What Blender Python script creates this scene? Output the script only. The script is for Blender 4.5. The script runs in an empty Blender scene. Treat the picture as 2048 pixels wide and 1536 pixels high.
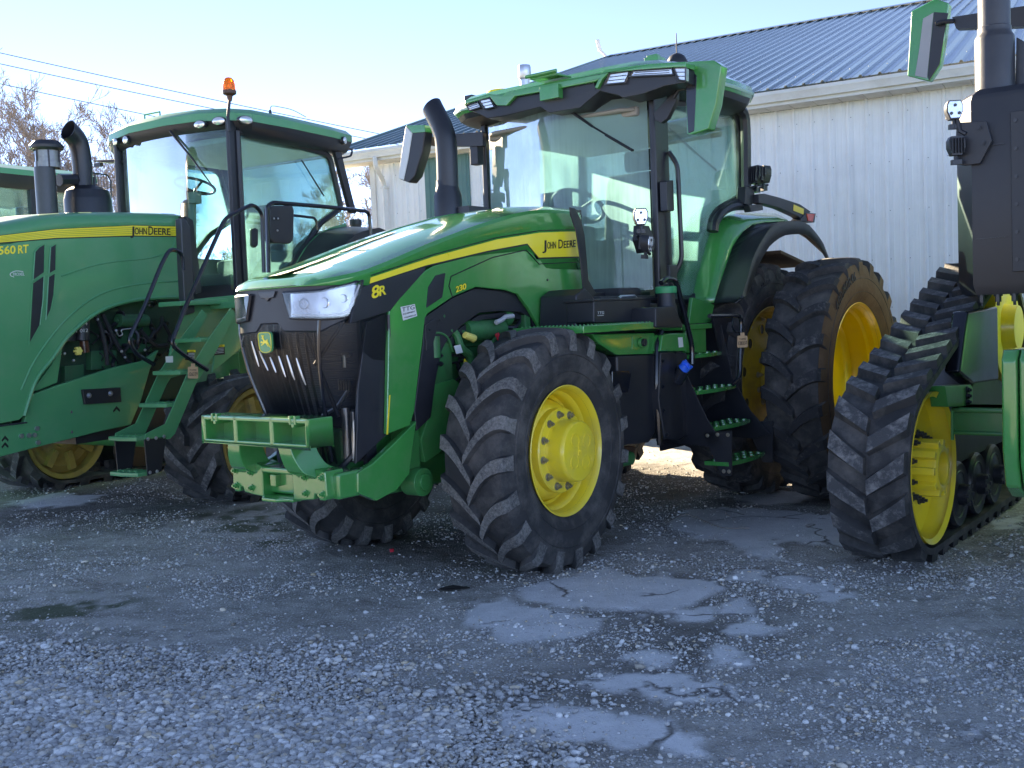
import bpy, math, random
import numpy as np
from mathutils import Vector, Matrix, noise as mnoise
from mathutils.geometry import tessellate_polygon
PI = math.pi
rad = math.radians
scene = bpy.context.scene
col = scene.collection
random.seed(7)
rng = np.random.default_rng(11)

# ------------------------------------------------------------------ camera numbers (photo pixels are 2048 x 1536)
CAM_H, FPX, PITCH, ROLL = 1.56, 2070.0, rad(3.54), rad(2.4)
_f = np.array([0, math.cos(PITCH), -math.sin(PITCH)])
_u0 = np.array([0, math.sin(PITCH), math.cos(PITCH)])
_r0 = np.array([1.0, 0, 0])
CR_ = math.cos(ROLL) * _r0 - math.sin(ROLL) * _u0
CU_ = math.sin(ROLL) * _r0 + math.cos(ROLL) * _u0
CF_ = _f
CPOS = np.array([0, 0, CAM_H])

def ray(px, py):
    return (px - 1024) / FPX * CR_ - (py - 768) / FPX * CU_ + CF_

class Frame:
    """a machine's own axes: x to its rear, y to its right side, z up"""
    def __init__(s, ox, oy, az, oz=0.0):
        a = rad(az); s.az = az
        s.L = np.array([math.sin(a), math.cos(a), 0.0])
        s.N = np.array([-math.cos(a), math.sin(a), 0.0])
        s.O = np.array([ox, oy, oz], float)
        s.M = np.array([s.L, s.N, [0, 0, 1.0]])
    def h(s, px, py, **k):
        (ax, v), = k.items(); i = 'xyz'.index(ax)
        d = s.M @ ray(px, py); c = s.M @ (CPOS - s.O); t = (v - c[i]) / d[i]
        return Vector(c + t * d)
    def hp(s, px, py, p0, n):
        d = s.M @ ray(px, py); c = s.M @ (CPOS - s.O)
        p0 = np.array(p0); n = np.array(n); t = ((p0 - c) @ n) / (d @ n)
        return Vector(c + t * d)
    def w(s, p):
        return Vector(s.O + s.M.T @ np.array(p, float))
    def matrix(s):
        return Matrix(((s.L[0], s.N[0], 0, s.O[0]), (s.L[1], s.N[1], 0, s.O[1]), (0, 0, 1, s.O[2]), (0, 0, 0, 1)))

def V(*a):
    return Vector(a if len(a) == 3 else a[0])

# ------------------------------------------------------------------ mesh collector
class G:
    def __init__(s):
        s.v = []; s.f = []; s.m = []; s.marks = []
    def mark(s): s.marks.append((len(s.v), len(s.f)))
    def add(s, verts, faces, mi=0):
        o = len(s.v); s.v.extend([tuple(p) for p in verts])
        for k, fc in enumerate(faces):
            s.f.append(tuple(i + o for i in fc)); s.m.append(mi if not isinstance(mi, (list, tuple)) else mi[k])
        return s
    def box(s, x0, x1, y0, y1, z0, z1, mi=0):
        vs = [(x, y, z) for z in (z0, z1) for y in (y0, y1) for x in (x0, x1)]
        return s.add(vs, [(0, 2, 3, 1), (4, 5, 7, 6), (0, 1, 5, 4), (2, 6, 7, 3), (0, 4, 6, 2), (1, 3, 7, 5)], mi)
    def obox(s, c, ax, ay, az, mi=0):
        """oriented box: centre and three half vectors"""
        c, ax, ay, az = map(Vector, (c, ax, ay, az))
        vs = [c + i * ax + j * ay + k * az for k in (-1, 1) for j in (-1, 1) for i in (-1, 1)]
        return s.add(vs, [(0, 2, 3, 1), (4, 5, 7, 6), (0, 1, 5, 4), (2, 6, 7, 3), (0, 4, 6, 2), (1, 3, 7, 5)], mi)
    def prism(s, pts, off, mi=0):
        """polygon in space (any plane) extruded by off"""
        pts = [Vector(p) for p in pts]; off = Vector(off); n = len(pts)
        tris = tessellate_polygon([pts])
        vs = pts + [p + off for p in pts]
        fs = [tuple(t) for t in tris] + [tuple(i + n for i in reversed(t)) for t in tris]
        fs += [(i, (i + 1) % n, (i + 1) % n + n, i + n) for i in range(n)]
        return s.add(vs, fs, mi)
    def loft(s, rows, closed=False, cap=False, mi=0):
        """rows of equal length joined as quads; closed joins each row's ends"""
        n = len(rows[0]); vs = [p for r in rows for p in r]; fs = []
        for a in range(len(rows) - 1):
            for b in range(n if closed else n - 1):
                c = (b + 1) % n
                fs.append((a * n + b, a * n + c, (a + 1) * n + c, (a + 1) * n + b))
        s.add(vs, fs, mi)
        if cap:
            for r in (rows[0], rows[-1]):
                tr = tessellate_polygon([[Vector(p) for p in r]])
                s.add(r, [tuple(t) for t in tr], mi)
        return s
    def tube(s, pts, r, n=8, mi=0, cap=True):
        pts = [Vector(p) for p in pts]
        rs = r if isinstance(r, (list, tuple)) else [r] * len(pts)
        rows = []; up = None
        for i, p in enumerate(pts):
            t = (pts[min(i + 1, len(pts) - 1)] - pts[max(i - 1, 0)]).normalized()
            if up is None:
                up = Vector((0, 0, 1)) if abs(t.z) < .9 else Vector((1, 0, 0))
            a = t.cross(up)
            if a.length < 1e-5: a = t.orthogonal()
            a.normalize(); b = a.cross(t).normalized(); up = b
            rows.append([p + rs[i] * (math.cos(q) * a + math.sin(q) * b) for q in [2 * PI * k / n for k in range(n)]])
        return s.loft(rows, closed=True, cap=cap, mi=mi)
    def cyl(s, p0, p1, r0, r1=None, n=16, mi=0):
        return s.tube([p0, p1], [r0, r0 if r1 is None else r1], n, mi)
    def lathe(s, prof, n=48, o=(0, 0, 0), axis='y', mi=0, a0=0.0, a1=2 * PI):
        """prof = [(radius, height along axis)]"""
        full = abs(a1 - a0 - 2 * PI) < 1e-6
        rows = []; cnt = n if full else n + 1
        for r, h in prof:
            row = []
            for k in range(cnt):
                q = a0 + (a1 - a0) * k / n; c, d = r * math.cos(q), r * math.sin(q)
                if axis == 'y': p = (o[0] + c, o[1] + h, o[2] + d)
                elif axis == 'z': p = (o[0] + c, o[1] + d, o[2] + h)
                else: p = (o[0] + h, o[1] + c, o[2] + d)
                row.append(p)
            rows.append(row)
        return s.loft(rows, closed=full, mi=mi)
    def sphere(s, c, r, n=12, m=8, sc=(1, 1, 1), mi=0):
        rows = []
        for i in range(m + 1):
            t = PI * i / m
            rows.append([(c[0] + sc[0] * r * math.sin(t) * math.cos(q), c[1] + sc[1] * r * math.sin(t) * math.sin(q), c[2] + sc[2] * r * math.cos(t)) for q in [2 * PI * k / n for k in range(n)]])
        return s.loft(rows, closed=True, mi=mi)
    def build(s, name, mats, parent=None, bevel=0.0, smooth=35, seg=2, merge=False, **props):
        if len(s.marks) > 1:                       # pieces one could count: an object each
            mk = s.marks + [(len(s.v), len(s.f))]; out = None
            for (a, fa), (b_, fb) in zip(mk, mk[1:]):
                q = G(); q.v = s.v[a:b_]; q.f = [tuple(i - a for i in fc) for fc in s.f[fa:fb]]; q.m = s.m[fa:fb]
                out = q.build(name, mats, parent, bevel, smooth, seg, merge); out['piece'] = 1
            return out
        me = bpy.data.meshes.new(name)
        me.from_pydata(s.v, [], s.f)
        if not isinstance(mats, (list, tuple)): mats = [mats]
        for m in mats: me.materials.append(m)
        if len(mats) > 1: me.polygons.foreach_set('material_index', s.m)
        me.validate(clean_customdata=False); fix(me, merge)
        o = bpy.data.objects.new(name, me); col.objects.link(o)
        if parent: o.parent = parent
        if bevel > 0:
            me.polygons.foreach_set('use_smooth', [True] * len(me.polygons))
            b = o.modifiers.new('bevel', 'BEVEL'); b.width = bevel; b.segments = seg; b.limit_method = 'ANGLE'; b.angle_limit = rad(32)
            w = o.modifiers.new('wn', 'WEIGHTED_NORMAL'); w.keep_sharp = False
        elif smooth:
            me.polygons.foreach_set('use_smooth', [True] * len(me.polygons))
            me.set_sharp_from_angle(angle=rad(smooth))
        for k, val in props.items(): o[k] = val
        return o

def fix(me, merge=False):
    import bmesh
    b = bmesh.new(); b.from_mesh(me)
    bmesh.ops.remove_doubles(b, verts=b.verts, dist=1e-5)
    bmesh.ops.recalc_face_normals(b, faces=b.faces)
    b.to_mesh(me); b.free()

def empty(name, frame_or_loc, label, cat, group=None, rz=0.0, parent=None):
    o = bpy.data.objects.new(name, None); col.objects.link(o); o.empty_display_size = .2
    if isinstance(frame_or_loc, Frame): o.matrix_world = frame_or_loc.matrix()
    else: o.location = frame_or_loc; o.rotation_euler = (0, 0, rz)
    if label: o['label'] = label; o['category'] = cat
    if group: o['group'] = group
    return o

def tag(o, label=None, cat=None, group=None, kind=None):
    if label: o['label'] = label
    if cat: o['category'] = cat
    if group: o['group'] = group
    if kind: o['kind'] = kind
    return o

def copy_tree(o, parent=None, name=None):
    c = o.copy(); col.objects.link(c); c.parent = parent
    c.matrix_parent_inverse = Matrix()
    for ch in list(o.children): copy_tree(ch, c)
    return c

def curve(pts, n=6, closed=False):
    """catmull-rom through points"""
    P = [Vector(p) for p in pts]; out = []
    m = len(P)
    for i in range(m if closed else m - 1):
        a, b, c, d = (P[(i - 1) % m] if (closed or i > 0) else P[0] * 2 - P[1]), P[i], P[(i + 1) % m], (P[(i + 2) % m] if (closed or i + 2 < m) else P[-1] * 2 - P[-2])
        for k in range(n):
            t = k / n
            out.append(.5 * ((2 * b) + (c - a) * t + (2 * a - 5 * b + 4 * c - d) * t * t + (3 * b - a - 3 * c + d) * t ** 3))
    if not closed: out.append(P[-1])
    return out

def bend(pts, r=.04, n=4):
    """polyline with rounded corners"""
    P = [Vector(p) for p in pts]; out = [P[0]]
    for i in range(1, len(P) - 1):
        a, b, c = P[i - 1], P[i], P[i + 1]
        d1, d2 = (a - b), (c - b); q = min(r, d1.length * .45, d2.length * .45)
        p1, p2 = b + d1.normalized() * q, b + d2.normalized() * q
        for k in range(n + 1):
            t = k / n; out.append((1 - t) ** 2 * p1 + 2 * t * (1 - t) * b + t * t * p2)
    out.append(P[-1]); return out

def interp(x, xs, ys):
    return float(np.interp(x, xs, ys))

# text as a mesh laid in a plane: origin o, reading direction u, up direction w, facing n
def text_verts(body, size=1.0, depth=0.02, space=1.0, bold=0.0):
    c = bpy.data.curves.new('t', 'FONT'); c.body = body; c.size = size; c.extrude = depth / 2; c.space_character = space; c.offset = bold * size
    c.resolution_u = 3
    ob = bpy.data.objects.new('t', c); col.objects.link(ob)
    dg = bpy.context.evaluated_depsgraph_get(); dg.update()
    me = bpy.data.meshes.new_from_object(ob.evaluated_get(dg))
    vs = [v.co.copy() for v in me.vertices]; fs = [tuple(p.vertices) for p in me.polygons]
    bpy.data.objects.remove(ob); bpy.data.curves.remove(c); bpy.data.meshes.remove(me)
    return vs, fs

def text_into(g, body, size, fn, depth=.002, space=1.0, bold=0.0, width=None, mi=0, slant=0.0):
    vs, fs = text_verts(body, size, depth, space, bold)
    if not vs: return 0
    x0 = min(v.x for v in vs); x1 = max(v.x for v in vs)
    sc = 1.0 if width is None else width / (x1 - x0)
    g.add([fn((v.x - x0) * sc + slant * v.y, v.y, v.z) for v in vs], fs, mi)
    return (x1 - x0) * sc

def planar(o, u, w, n):
    o, u, w, n = map(Vector, (o, u, w, n))
    return lambda x, y, z: o + u * x + w * y + n * z
# ------------------------------------------------------------------ materials
def mat(name, base, rough=.5, metal=0.0, coat=0.0, spec=.5, dirt=None, dirt_amt=0.0, dirt_scale=6.0, bump=0.0, bump_scale=60.0, rvar=.08, cvar=.06, cscale=2.5, trans=None, emis=None):
    m = bpy.data.materials.new(name); m.use_nodes = True
    nt = m.node_tree; N = nt.nodes; L = nt.links; b = N['Principled BSDF']
    b.inputs['Roughness'].default_value = rough; b.inputs['Metallic'].default_value = metal
    b.inputs['Coat Weight'].default_value = coat; b.inputs['Coat Roughness'].default_value = .08
    b.inputs['Specular IOR Level'].default_value = spec
    tc = N.new('ShaderNodeTexCoord')
    n1 = N.new('ShaderNodeTexNoise'); n1.inputs['Scale'].default_value = cscale; n1.inputs['Detail'].default_value = 4
    L.new(tc.outputs['Object'], n1.inputs['Vector'])
    hsv = N.new('ShaderNodeHueSaturation'); hsv.inputs['Color'].default_value = (*base, 1)
    mr = N.new('ShaderNodeMapRange'); mr.inputs[3].default_value = 1 - cvar * 2; mr.inputs[4].default_value = 1 + cvar * 2
    L.new(n1.outputs[0], mr.inputs[0]); L.new(mr.outputs[0], hsv.inputs['Value'])
    out = hsv.outputs[0]
    n2 = N.new('ShaderNodeTexNoise'); n2.inputs['Scale'].default_value = dirt_scale; n2.inputs['Detail'].default_value = 8; n2.inputs['Roughness'].default_value = .7
    L.new(tc.outputs['Object'], n2.inputs['Vector'])
    if dirt:
        cr = N.new('ShaderNodeMapRange'); cr.inputs[1].default_value = .45; cr.inputs[2].default_value = .75; cr.inputs[3].default_value = 0; cr.inputs[4].default_value = dirt_amt
        L.new(n2.outputs[0], cr.inputs[0])
        mx = N.new('ShaderNodeMix'); mx.data_type = 'RGBA'
        L.new(cr.outputs[0], mx.inputs[0]); L.new(out, mx.inputs[6]); mx.inputs[7].default_value = (*dirt, 1)
        out = mx.outputs[2]
    L.new(out, b.inputs['Base Color'])
    r2 = N.new('ShaderNodeMapRange'); r2.inputs[3].default_value = max(.02, rough - rvar); r2.inputs[4].default_value = min(1, rough + rvar)
    L.new(n2.outputs[0], r2.inputs[0]); L.new(r2.outputs[0], b.inputs['Roughness'])
    if bump:
        n3 = N.new('ShaderNodeTexNoise'); n3.inputs['Scale'].default_value = bump_scale; n3.inputs['Detail'].default_value = 5
        L.new(tc.outputs['Object'], n3.inputs['Vector'])
        bp = N.new('ShaderNodeBump'); bp.inputs['Strength'].default_value = bump; bp.inputs['Distance'].default_value = .01
        L.new(n3.outputs[0], bp.inputs['Height']); L.new(bp.outputs[0], b.inputs['Normal'])
    if emis:
        b.inputs['Emission Color'].default_value = (*emis, 1); b.inputs['Emission Strength'].default_value = 1
    return m

M = {}
M['green'] = mat('green_paint', (.030, .25, .055), .22, coat=1.0, dirt=(.30, .29, .24), dirt_amt=.16, dirt_scale=3, cvar=.03)
M['green_old'] = mat('weathered_green_paint', (.055, .28, .12), .36, coat=.3, dirt=(.22, .24, .2), dirt_amt=.22, dirt_scale=2.5, cvar=.05)
M['green_frame'] = mat('green_cast_iron', (.028, .21, .055), .42, coat=.2, dirt=(.10, .09, .07), dirt_amt=.35, dirt_scale=7, bump=.12, bump_scale=40)
M['engine'] = mat('engine_green', (.024, .16, .05), .5, dirt=(.05, .045, .035), dirt_amt=.55, dirt_scale=9, bump=.25, bump_scale=35)
M['yellow'] = mat('yellow_paint', (.88, .68, .04), .33, coat=.35, dirt=(.50, .40, .16), dirt_amt=.45, dirt_scale=5, cvar=.03)
M['yellow_dirty'] = mat('dusty_yellow_paint', (.50, .36, .03), .5, dirt=(.14, .10, .055), dirt_amt=.75, dirt_scale=4, bump=.1, cvar=.1)
M['stripe'] = mat('yellow_stripe', (.86, .70, .035), .3, coat=.4, cvar=.02)
M['black'] = mat('black_plastic', (.016, .018, .024), .42, spec=.5, dirt=(.06, .06, .06), dirt_amt=.12, dirt_scale=5, bump=.05, bump_scale=200)
M['black_gloss'] = mat('black_gloss_paint', (.008, .010, .016), .22, coat=.3, dirt=(.05, .05, .05), dirt_amt=.08)
M['black_metal'] = mat('black_metal', (.012, .014, .02), .36, spec=.5, dirt=(.05, .05, .05), dirt_amt=.15, bump=.04)
M['grey_black'] = mat('grey_black_metal', (.032, .035, .042), .34, dirt=(.09, .09, .09), dirt_amt=.2, bump=.05)
M['interior'] = mat('cab_interior_trim', (.03, .033, .037), .75, cvar=.1)
M['interior_light'] = mat('cab_beige_trim', (.30, .28, .24), .7, cvar=.05)
M['seat'] = mat('seat_cloth', (.03, .03, .033), .9, bump=.2, bump_scale=150)
M['rubber'] = mat('tyre_rubber', (.034, .035, .037), .7, spec=.35, dirt=(.15, .14, .13), dirt_amt=.75, dirt_scale=5, bump=.2, bump_scale=70, cvar=.15)
M['rubber_brown'] = mat('tyre_rubber_with_dry_mud', (.12, .075, .045), .85, spec=.3, dirt=(.20, .135, .085), dirt_amt=.8, dirt_scale=4, bump=.3, bump_scale=60, cvar=.2)
M['steel'] = mat('zinc_steel', (.42, .40, .34), .35, metal=.8, dirt=(.15, .11, .06), dirt_amt=.5, dirt_scale=20)
M['chrome'] = mat('chrome', (.75, .75, .75), .12, metal=1)
M['galv'] = mat('galvanised_steel', (.55, .57, .6), .32, metal=.85, dirt=(.3, .3, .3), dirt_amt=.4, dirt_scale=10)
M['rust'] = mat('rusty_steel', (.11, .055, .03), .85, dirt=(.2, .1, .05), dirt_amt=.7, dirt_scale=12, bump=.3)
M['brown_under'] = mat('bounce_lit_fender_liner', (.075, .05, .035), .85, dirt=(.15, .10, .06), dirt_amt=.6, dirt_scale=5, bump=.2)  # brown puts in the warm light bounced up from sunlit ground
M['blue_cap'] = mat('blue_plastic', (.01, .14, .75), .3)
M['green_cap'] = mat('green_plastic', (.02, .30, .12), .45)
M['tag_paper'] = mat('manila_card', (.62, .40, .25), .8)
M['sticker'] = mat('white_sticker', (.62, .66, .66), .4)
M['ink'] = mat('black_ink', (.012, .012, .014), .5)
M['white_ink'] = mat('white_ink', (.6, .62, .62), .5)
M['amber'] = mat('amber_lens', (.95, .20, .01), .12, coat=.6)
M['red'] = mat('red_lens', (.55, .04, .03), .2, coat=.5)
M['reflector'] = mat('lamp_reflector', (.78, .80, .82), .22, metal=.7, cvar=.15, cscale=18)
M['white_paint'] = mat('white_trim', (.62, .62, .60), .5, dirt=(.35, .31, .25), dirt_amt=.45, dirt_scale=3)
M['bark'] = mat('tree_bark', (.24, .21, .185), .9, cvar=.2)
M['wire'] = mat('cable', (.05, .05, .055), .6)

def speckled(name, base, speck, lo, hi, scale, rough=.8, bump=.5):
    """worn rubber: pale grit caught in dark rubber"""
    m = mat(name, base, rough, spec=.3, bump=bump, bump_scale=90, cvar=.2)
    nt = m.node_tree; N = nt.nodes; L = nt.links; b = N['Principled BSDF']
    src = b.inputs['Base Color'].links[0].from_socket
    tc = N.new('ShaderNodeTexCoord'); n = N.new('ShaderNodeTexNoise'); n.inputs['Scale'].default_value = scale; n.inputs['Detail'].default_value = 6; n.inputs['Roughness'].default_value = .75
    n0 = N.new('ShaderNodeTexNoise'); n0.inputs['Scale'].default_value = 4
    L.new(tc.outputs['Object'], n.inputs[0]); L.new(tc.outputs['Object'], n0.inputs[0])
    ad = N.new('ShaderNodeMath'); ad.operation = 'MULTIPLY_ADD'; ad.inputs[1].default_value = .5
    L.new(n0.outputs[0], ad.inputs[0]); L.new(n.outputs[0], ad.inputs[2])
    mr = N.new('ShaderNodeMapRange'); mr.inputs[1].default_value = lo; mr.inputs[2].default_value = hi
    L.new(ad.outputs[0], mr.inputs[0])
    mx = N.new('ShaderNodeMix'); mx.data_type = 'RGBA'; L.new(mr.outputs[0], mx.inputs[0]); L.new(src, mx.inputs[6]); mx.inputs[7].default_value = (*speck, 1)
    L.new(mx.outputs[2], b.inputs['Base Color'])
    return m
M['lug'] = speckled('worn_lug_rubber', (.06, .06, .061), (.20, .195, .185), .60, .92, 60)
M['lug_dark'] = speckled('clean_lug_rubber', (.035, .036, .04), (.14, .135, .13), .78, .98, 26)
M['belt'] = speckled('dry_belt_rubber', (.06, .062, .066), (.24, .235, .23), .72, 1.0, 18)

def glass(name, tint, rough=.02, fog=0.0, fog_col=(.5, .62, .66), fog_lo=.42, fog_hi=.58, fog_scale=1.5, refl=1.0):
    """thin tinted pane: what is behind it shows tinted, sky mirrors by angle, breath-like condensation scatters light"""
    m = bpy.data.materials.new(name); m.use_nodes = True
    nt = m.node_tree; N = nt.nodes; L = nt.links
    for n in list(N): N.remove(n)
    out = N.new('ShaderNodeOutputMaterial')
    tr = N.new('ShaderNodeBsdfTransparent'); tr.inputs[0].default_value = (*tint, 1)
    gl = N.new('ShaderNodeBsdfGlossy'); gl.inputs['Roughness'].default_value = rough
    fr = N.new('ShaderNodeFresnel'); fr.inputs['IOR'].default_value = 1.5
    mx = N.new('ShaderNodeMixShader')
    mu = N.new('ShaderNodeMath'); mu.operation = 'MULTIPLY'; mu.inputs[1].default_value = refl; mu.use_clamp = True
    L.new(fr.outputs[0], mu.inputs[0]); L.new(mu.outputs[0], mx.inputs[0]); L.new(tr.outputs[0], mx.inputs[1]); L.new(gl.outputs[0], mx.inputs[2])
    if fog > 0:
        tc = N.new('ShaderNodeTexCoord'); n = N.new('ShaderNodeTexNoise'); n.inputs['Scale'].default_value = fog_scale; n.inputs['Detail'].default_value = 3
        L.new(tc.outputs['Object'], n.inputs[0])
        n2 = N.new('ShaderNodeTexNoise'); n2.inputs['Scale'].default_value = 1; n2.inputs['Detail'].default_value = 4
        mp = N.new('ShaderNodeMapping'); mp.inputs['Scale'].default_value = (45, 45, 3.0)
        L.new(tc.outputs['Object'], mp.inputs[0]); L.new(mp.outputs[0], n2.inputs[0])
        ad = N.new('ShaderNodeMath'); ad.operation = 'MULTIPLY_ADD'; ad.inputs[1].default_value = .16; L.new(n2.outputs[0], ad.inputs[0]); L.new(n.outputs[0], ad.inputs[2])
        mr = N.new('ShaderNodeMapRange'); mr.inputs[1].default_value = fog_lo + .08; mr.inputs[2].default_value = fog_hi + .08; mr.inputs[4].default_value = fog
        mr.interpolation_type = 'SMOOTHSTEP'
        L.new(ad.outputs[0], mr.inputs[0])
        tl = N.new('ShaderNodeBsdfTranslucent'); tl.inputs[0].default_value = (*fog_col, 1)
        df = N.new('ShaderNodeBsdfDiffuse'); df.inputs[0].default_value = (*fog_col, 1)
        m1 = N.new('ShaderNodeMixShader'); m1.inputs[0].default_value = .35; L.new(tl.outputs[0], m1.inputs[1]); L.new(df.outputs[0], m1.inputs[2])
        m2 = N.new('ShaderNodeMixShader'); L.new(mr.outputs[0], m2.inputs[0]); L.new(mx.outputs[0], m2.inputs[1]); L.new(m1.outputs[0], m2.inputs[2])
        L.new(m2.outputs[0], out.inputs[0])
    else:
        L.new(mx.outputs[0], out.inputs[0])
    return m
M['glass'] = glass('tinted_cab_glass', (.79, .95, .93), refl=.75, fog=.20, fog_col=(.55, .78, .80), fog_lo=.25, fog_hi=.8)
M['glass_fog'] = glass('fogged_windscreen', (.70, .93, .92), fog=.60, fog_col=(.54, .78, .80), fog_lo=.12, fog_hi=.60, fog_scale=1.4, refl=1.3)
M['lens'] = glass('clear_lamp_lens', (.93, .95, .97), refl=1.5)
M['lens_haze'] = glass('hazy_lamp_lens', (.86, .87, .9), fog=.22, fog_col=(.6, .61, .64), refl=1.5, fog_scale=3)

# screen mesh for the radiator: fine rows
def screen(name, base, sz, axis='Z'):
    m = mat(name, base, .6, bump=.0)
    nt = m.node_tree; N = nt.nodes; L = nt.links; b = N['Principled BSDF']
    tc = N.new('ShaderNodeTexCoord'); w = N.new('ShaderNodeTexWave'); w.bands_direction = axis; w.inputs['Scale'].default_value = sz
    L.new(tc.outputs['Object'], w.inputs[0]); bp = N.new('ShaderNodeBump'); bp.inputs['Strength'].default_value = .6; bp.inputs['Distance'].default_value = .004
    L.new(w.outputs[0], bp.inputs['Height']); L.new(bp.outputs[0], b.inputs['Normal'])
    return m
M['fins'] = screen('radiator_fins', (.085, .09, .10), 30)
# ------------------------------------------------------------------ camera, sky, sun
SUN_AZ, SUN_EL = rad(-37), rad(20)          # azimuth right of the view axis (+Y)
cam = bpy.data.cameras.new('camera'); cam.sensor_width = 36; cam.lens = FPX / 2048 * 36; cam.clip_end = 2000; cam.clip_start = .05
co = bpy.data.objects.new('camera', cam); col.objects.link(co)
co.matrix_world = Matrix(((CR_[0], CU_[0], -CF_[0], 0), (CR_[1], CU_[1], -CF_[1], 0), (CR_[2], CU_[2], -CF_[2], CAM_H), (0, 0, 0, 1)))
scene.camera = co
W = bpy.data.worlds.new('World'); scene.world = W; W.use_nodes = True
nt = W.node_tree; sky = nt.nodes.new('ShaderNodeTexSky'); sky.sky_type = 'NISHITA'; sky.sun_disc = False
sky.sun_elevation = SUN_EL; sky.sun_rotation = SUN_AZ; sky.air_density = .19; sky.dust_density = .0; sky.ozone_density = .6; sky.altitude = 200
bg = nt.nodes['Background']; bg.inputs[1].default_value = .12
nt.links.new(sky.outputs[0], bg.inputs[0])
sd = bpy.data.lights.new('sun', 'SUN'); sd.energy = 4.2; sd.angle = rad(.5); sd.color = (1, .90, .72)
so = bpy.data.objects.new('sun', sd); col.objects.link(so)
sdir = Vector((math.sin(SUN_AZ) * math.cos(SUN_EL), math.cos(SUN_AZ) * math.cos(SUN_EL), math.sin(SUN_EL)))
so.rotation_euler = sdir.to_track_quat('Z', 'Y').to_euler()
scene.view_settings.view_transform = 'Standard'; scene.view_settings.look = 'None'; scene.view_settings.gamma = 1.0
scene.view_settings.exposure = 3.0
scene.view_settings.use_white_balance = True; scene.view_settings.white_balance_temperature = 7700; scene.view_settings.white_balance_tint = 13
scene.cycles.max_bounces = 8; scene.cycles.transparent_max_bounces = 16; scene.cycles.use_denoising = True

# ------------------------------------------------------------------ ground
def gpt(px, py, z=0.0):
    d = ray(px, py); t = (z - CAM_H) / d[2]; return (CPOS + d * t)[:2]
def fbm(x, y, s, oct=4, seed=0):
    """cheap tileable value noise on numpy arrays"""
    r = np.random.default_rng(seed); out = np.zeros_like(x); amp = 1; tot = 0
    for k in range(oct):
        t = r.random((256, 256)); X = x * s; Y = y * s
        xi = np.floor(X).astype(int); yi = np.floor(Y).astype(int); fx = X - xi; fy = Y - yi
        fx = fx * fx * (3 - 2 * fx); fy = fy * fy * (3 - 2 * fy)
        a = t[xi % 256, yi % 256]; b = t[(xi + 1) % 256, yi % 256]; c = t[xi % 256, (yi + 1) % 256]; d = t[(xi + 1) % 256, (yi + 1) % 256]
        out += amp * ((a * (1 - fx) + b * fx) * (1 - fy) + (c * (1 - fx) + d * fx) * fy); tot += amp; amp *= .5; s *= 2.03
    return out / tot
def sdf(X, Y, poly):
    """signed distance to a polygon, negative inside"""
    P = np.array(poly, float); n = len(P); d = np.full(X.shape, 1e9); ins = np.zeros(X.shape, bool)
    for i in range(n):
        ax, ay = P[i]; bx, by = P[(i + 1) % n]; ex, ey = bx - ax, by - ay
        t = np.clip(((X - ax) * ex + (Y - ay) * ey) / (ex * ex + ey * ey), 0, 1)
        d = np.minimum(d, np.hypot(X - ax - t * ex, Y - ay - t * ey))
        c = (ay > Y) != (by > Y)
        with np.errstate(divide='ignore', invalid='ignore'):
            xc = (bx - ax) * (Y - ay) / (by - ay + 1e-12) + ax
        ins ^= c & (X < xc)
    return np.where(ins, -d, d)

PATCH = [  # worn concrete showing through the gravel, as outlined on the ground
    [(925,1232),(960,1208),(1010,1205),(1060,1222),(1130,1222),(1228,1238),(1200,1262),(1110,1280),(1000,1288),(985,1255),(940,1250)],
    [(1038,1185),(1080,1165),(1140,1158),(1130,1142),(1220,1136),(1270,1152),(1330,1150),(1435,1165),(1440,1188),(1390,1205),(1340,1228),(1230,1228),(1130,1222),(1060,1205)],
    [(1450,1140),(1545,1138),(1530,1158),(1500,1165),(1452,1165)],
    [(1515,1175),(1560,1146),(1640,1162),(1690,1182),(1700,1198),(1640,1202),(1570,1190)],
    [(1330,1050),(1370,1020),(1480,1015),(1600,1020),(1720,1040),(1700,1092),(1560,1085),(1568,1122),(1500,1112),(1450,1090),(1380,1066)],
    [(1440,992),(1530,978),(1640,985),(1600,1008),(1500,1010)],
    [(1345,1225),(1420,1218),(1440,1245),(1400,1255),(1350,1245)],
    [(1440,1255),(1500,1232),(1560,1260),(1530,1285),(1450,1270)],
    [(1460,1200),(1500,1195),(1480,1240),(1455,1230)],
    [(1250,1320),(1300,1300),(1360,1312),(1330,1335),(1290,1340)],
    [(1380,1300),(1480,1280),(1510,1310),(1470,1340),(1400,1330)],
    [(1160,1370),(1280,1350),(1400,1360),(1480,1400),(1420,1415),(1300,1400)],
    [(1010,1430),(1090,1405),(1250,1430),(1400,1480),(1390,1510),(1200,1500),(1040,1500)],
    [(1905,1470),(1960,1462),(1985,1480),(1940,1488)],
    [(1960,1045),(2048,1030),(2048,1062),(1990,1062)],
    [(30,1000),(120,985),(210,990),(160,1010),(60,1015)]]
PATCH = [[gpt(*p) for p in q] for q in PATCH]
DENSE = [gpt(*p) for p in [(-500,1300),(0,1302),(250,1310),(420,1330),(640,1345),(800,1380),(1000,1410),(1080,1460),(1120,1560),(1100,2200),(-900,2200)]]
MOSS = [[gpt(*p) for p in q] for q in [[(380,1030),(520,1010),(600,1030),(620,1060),(590,1090),(480,1085),(420,1060)], [(0,1190),(150,1190),(260,1180),(300,1205),(120,1240),(0,1250)], [(60,1265),(240,1262),(230,1280),(60,1290)]]]
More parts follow.
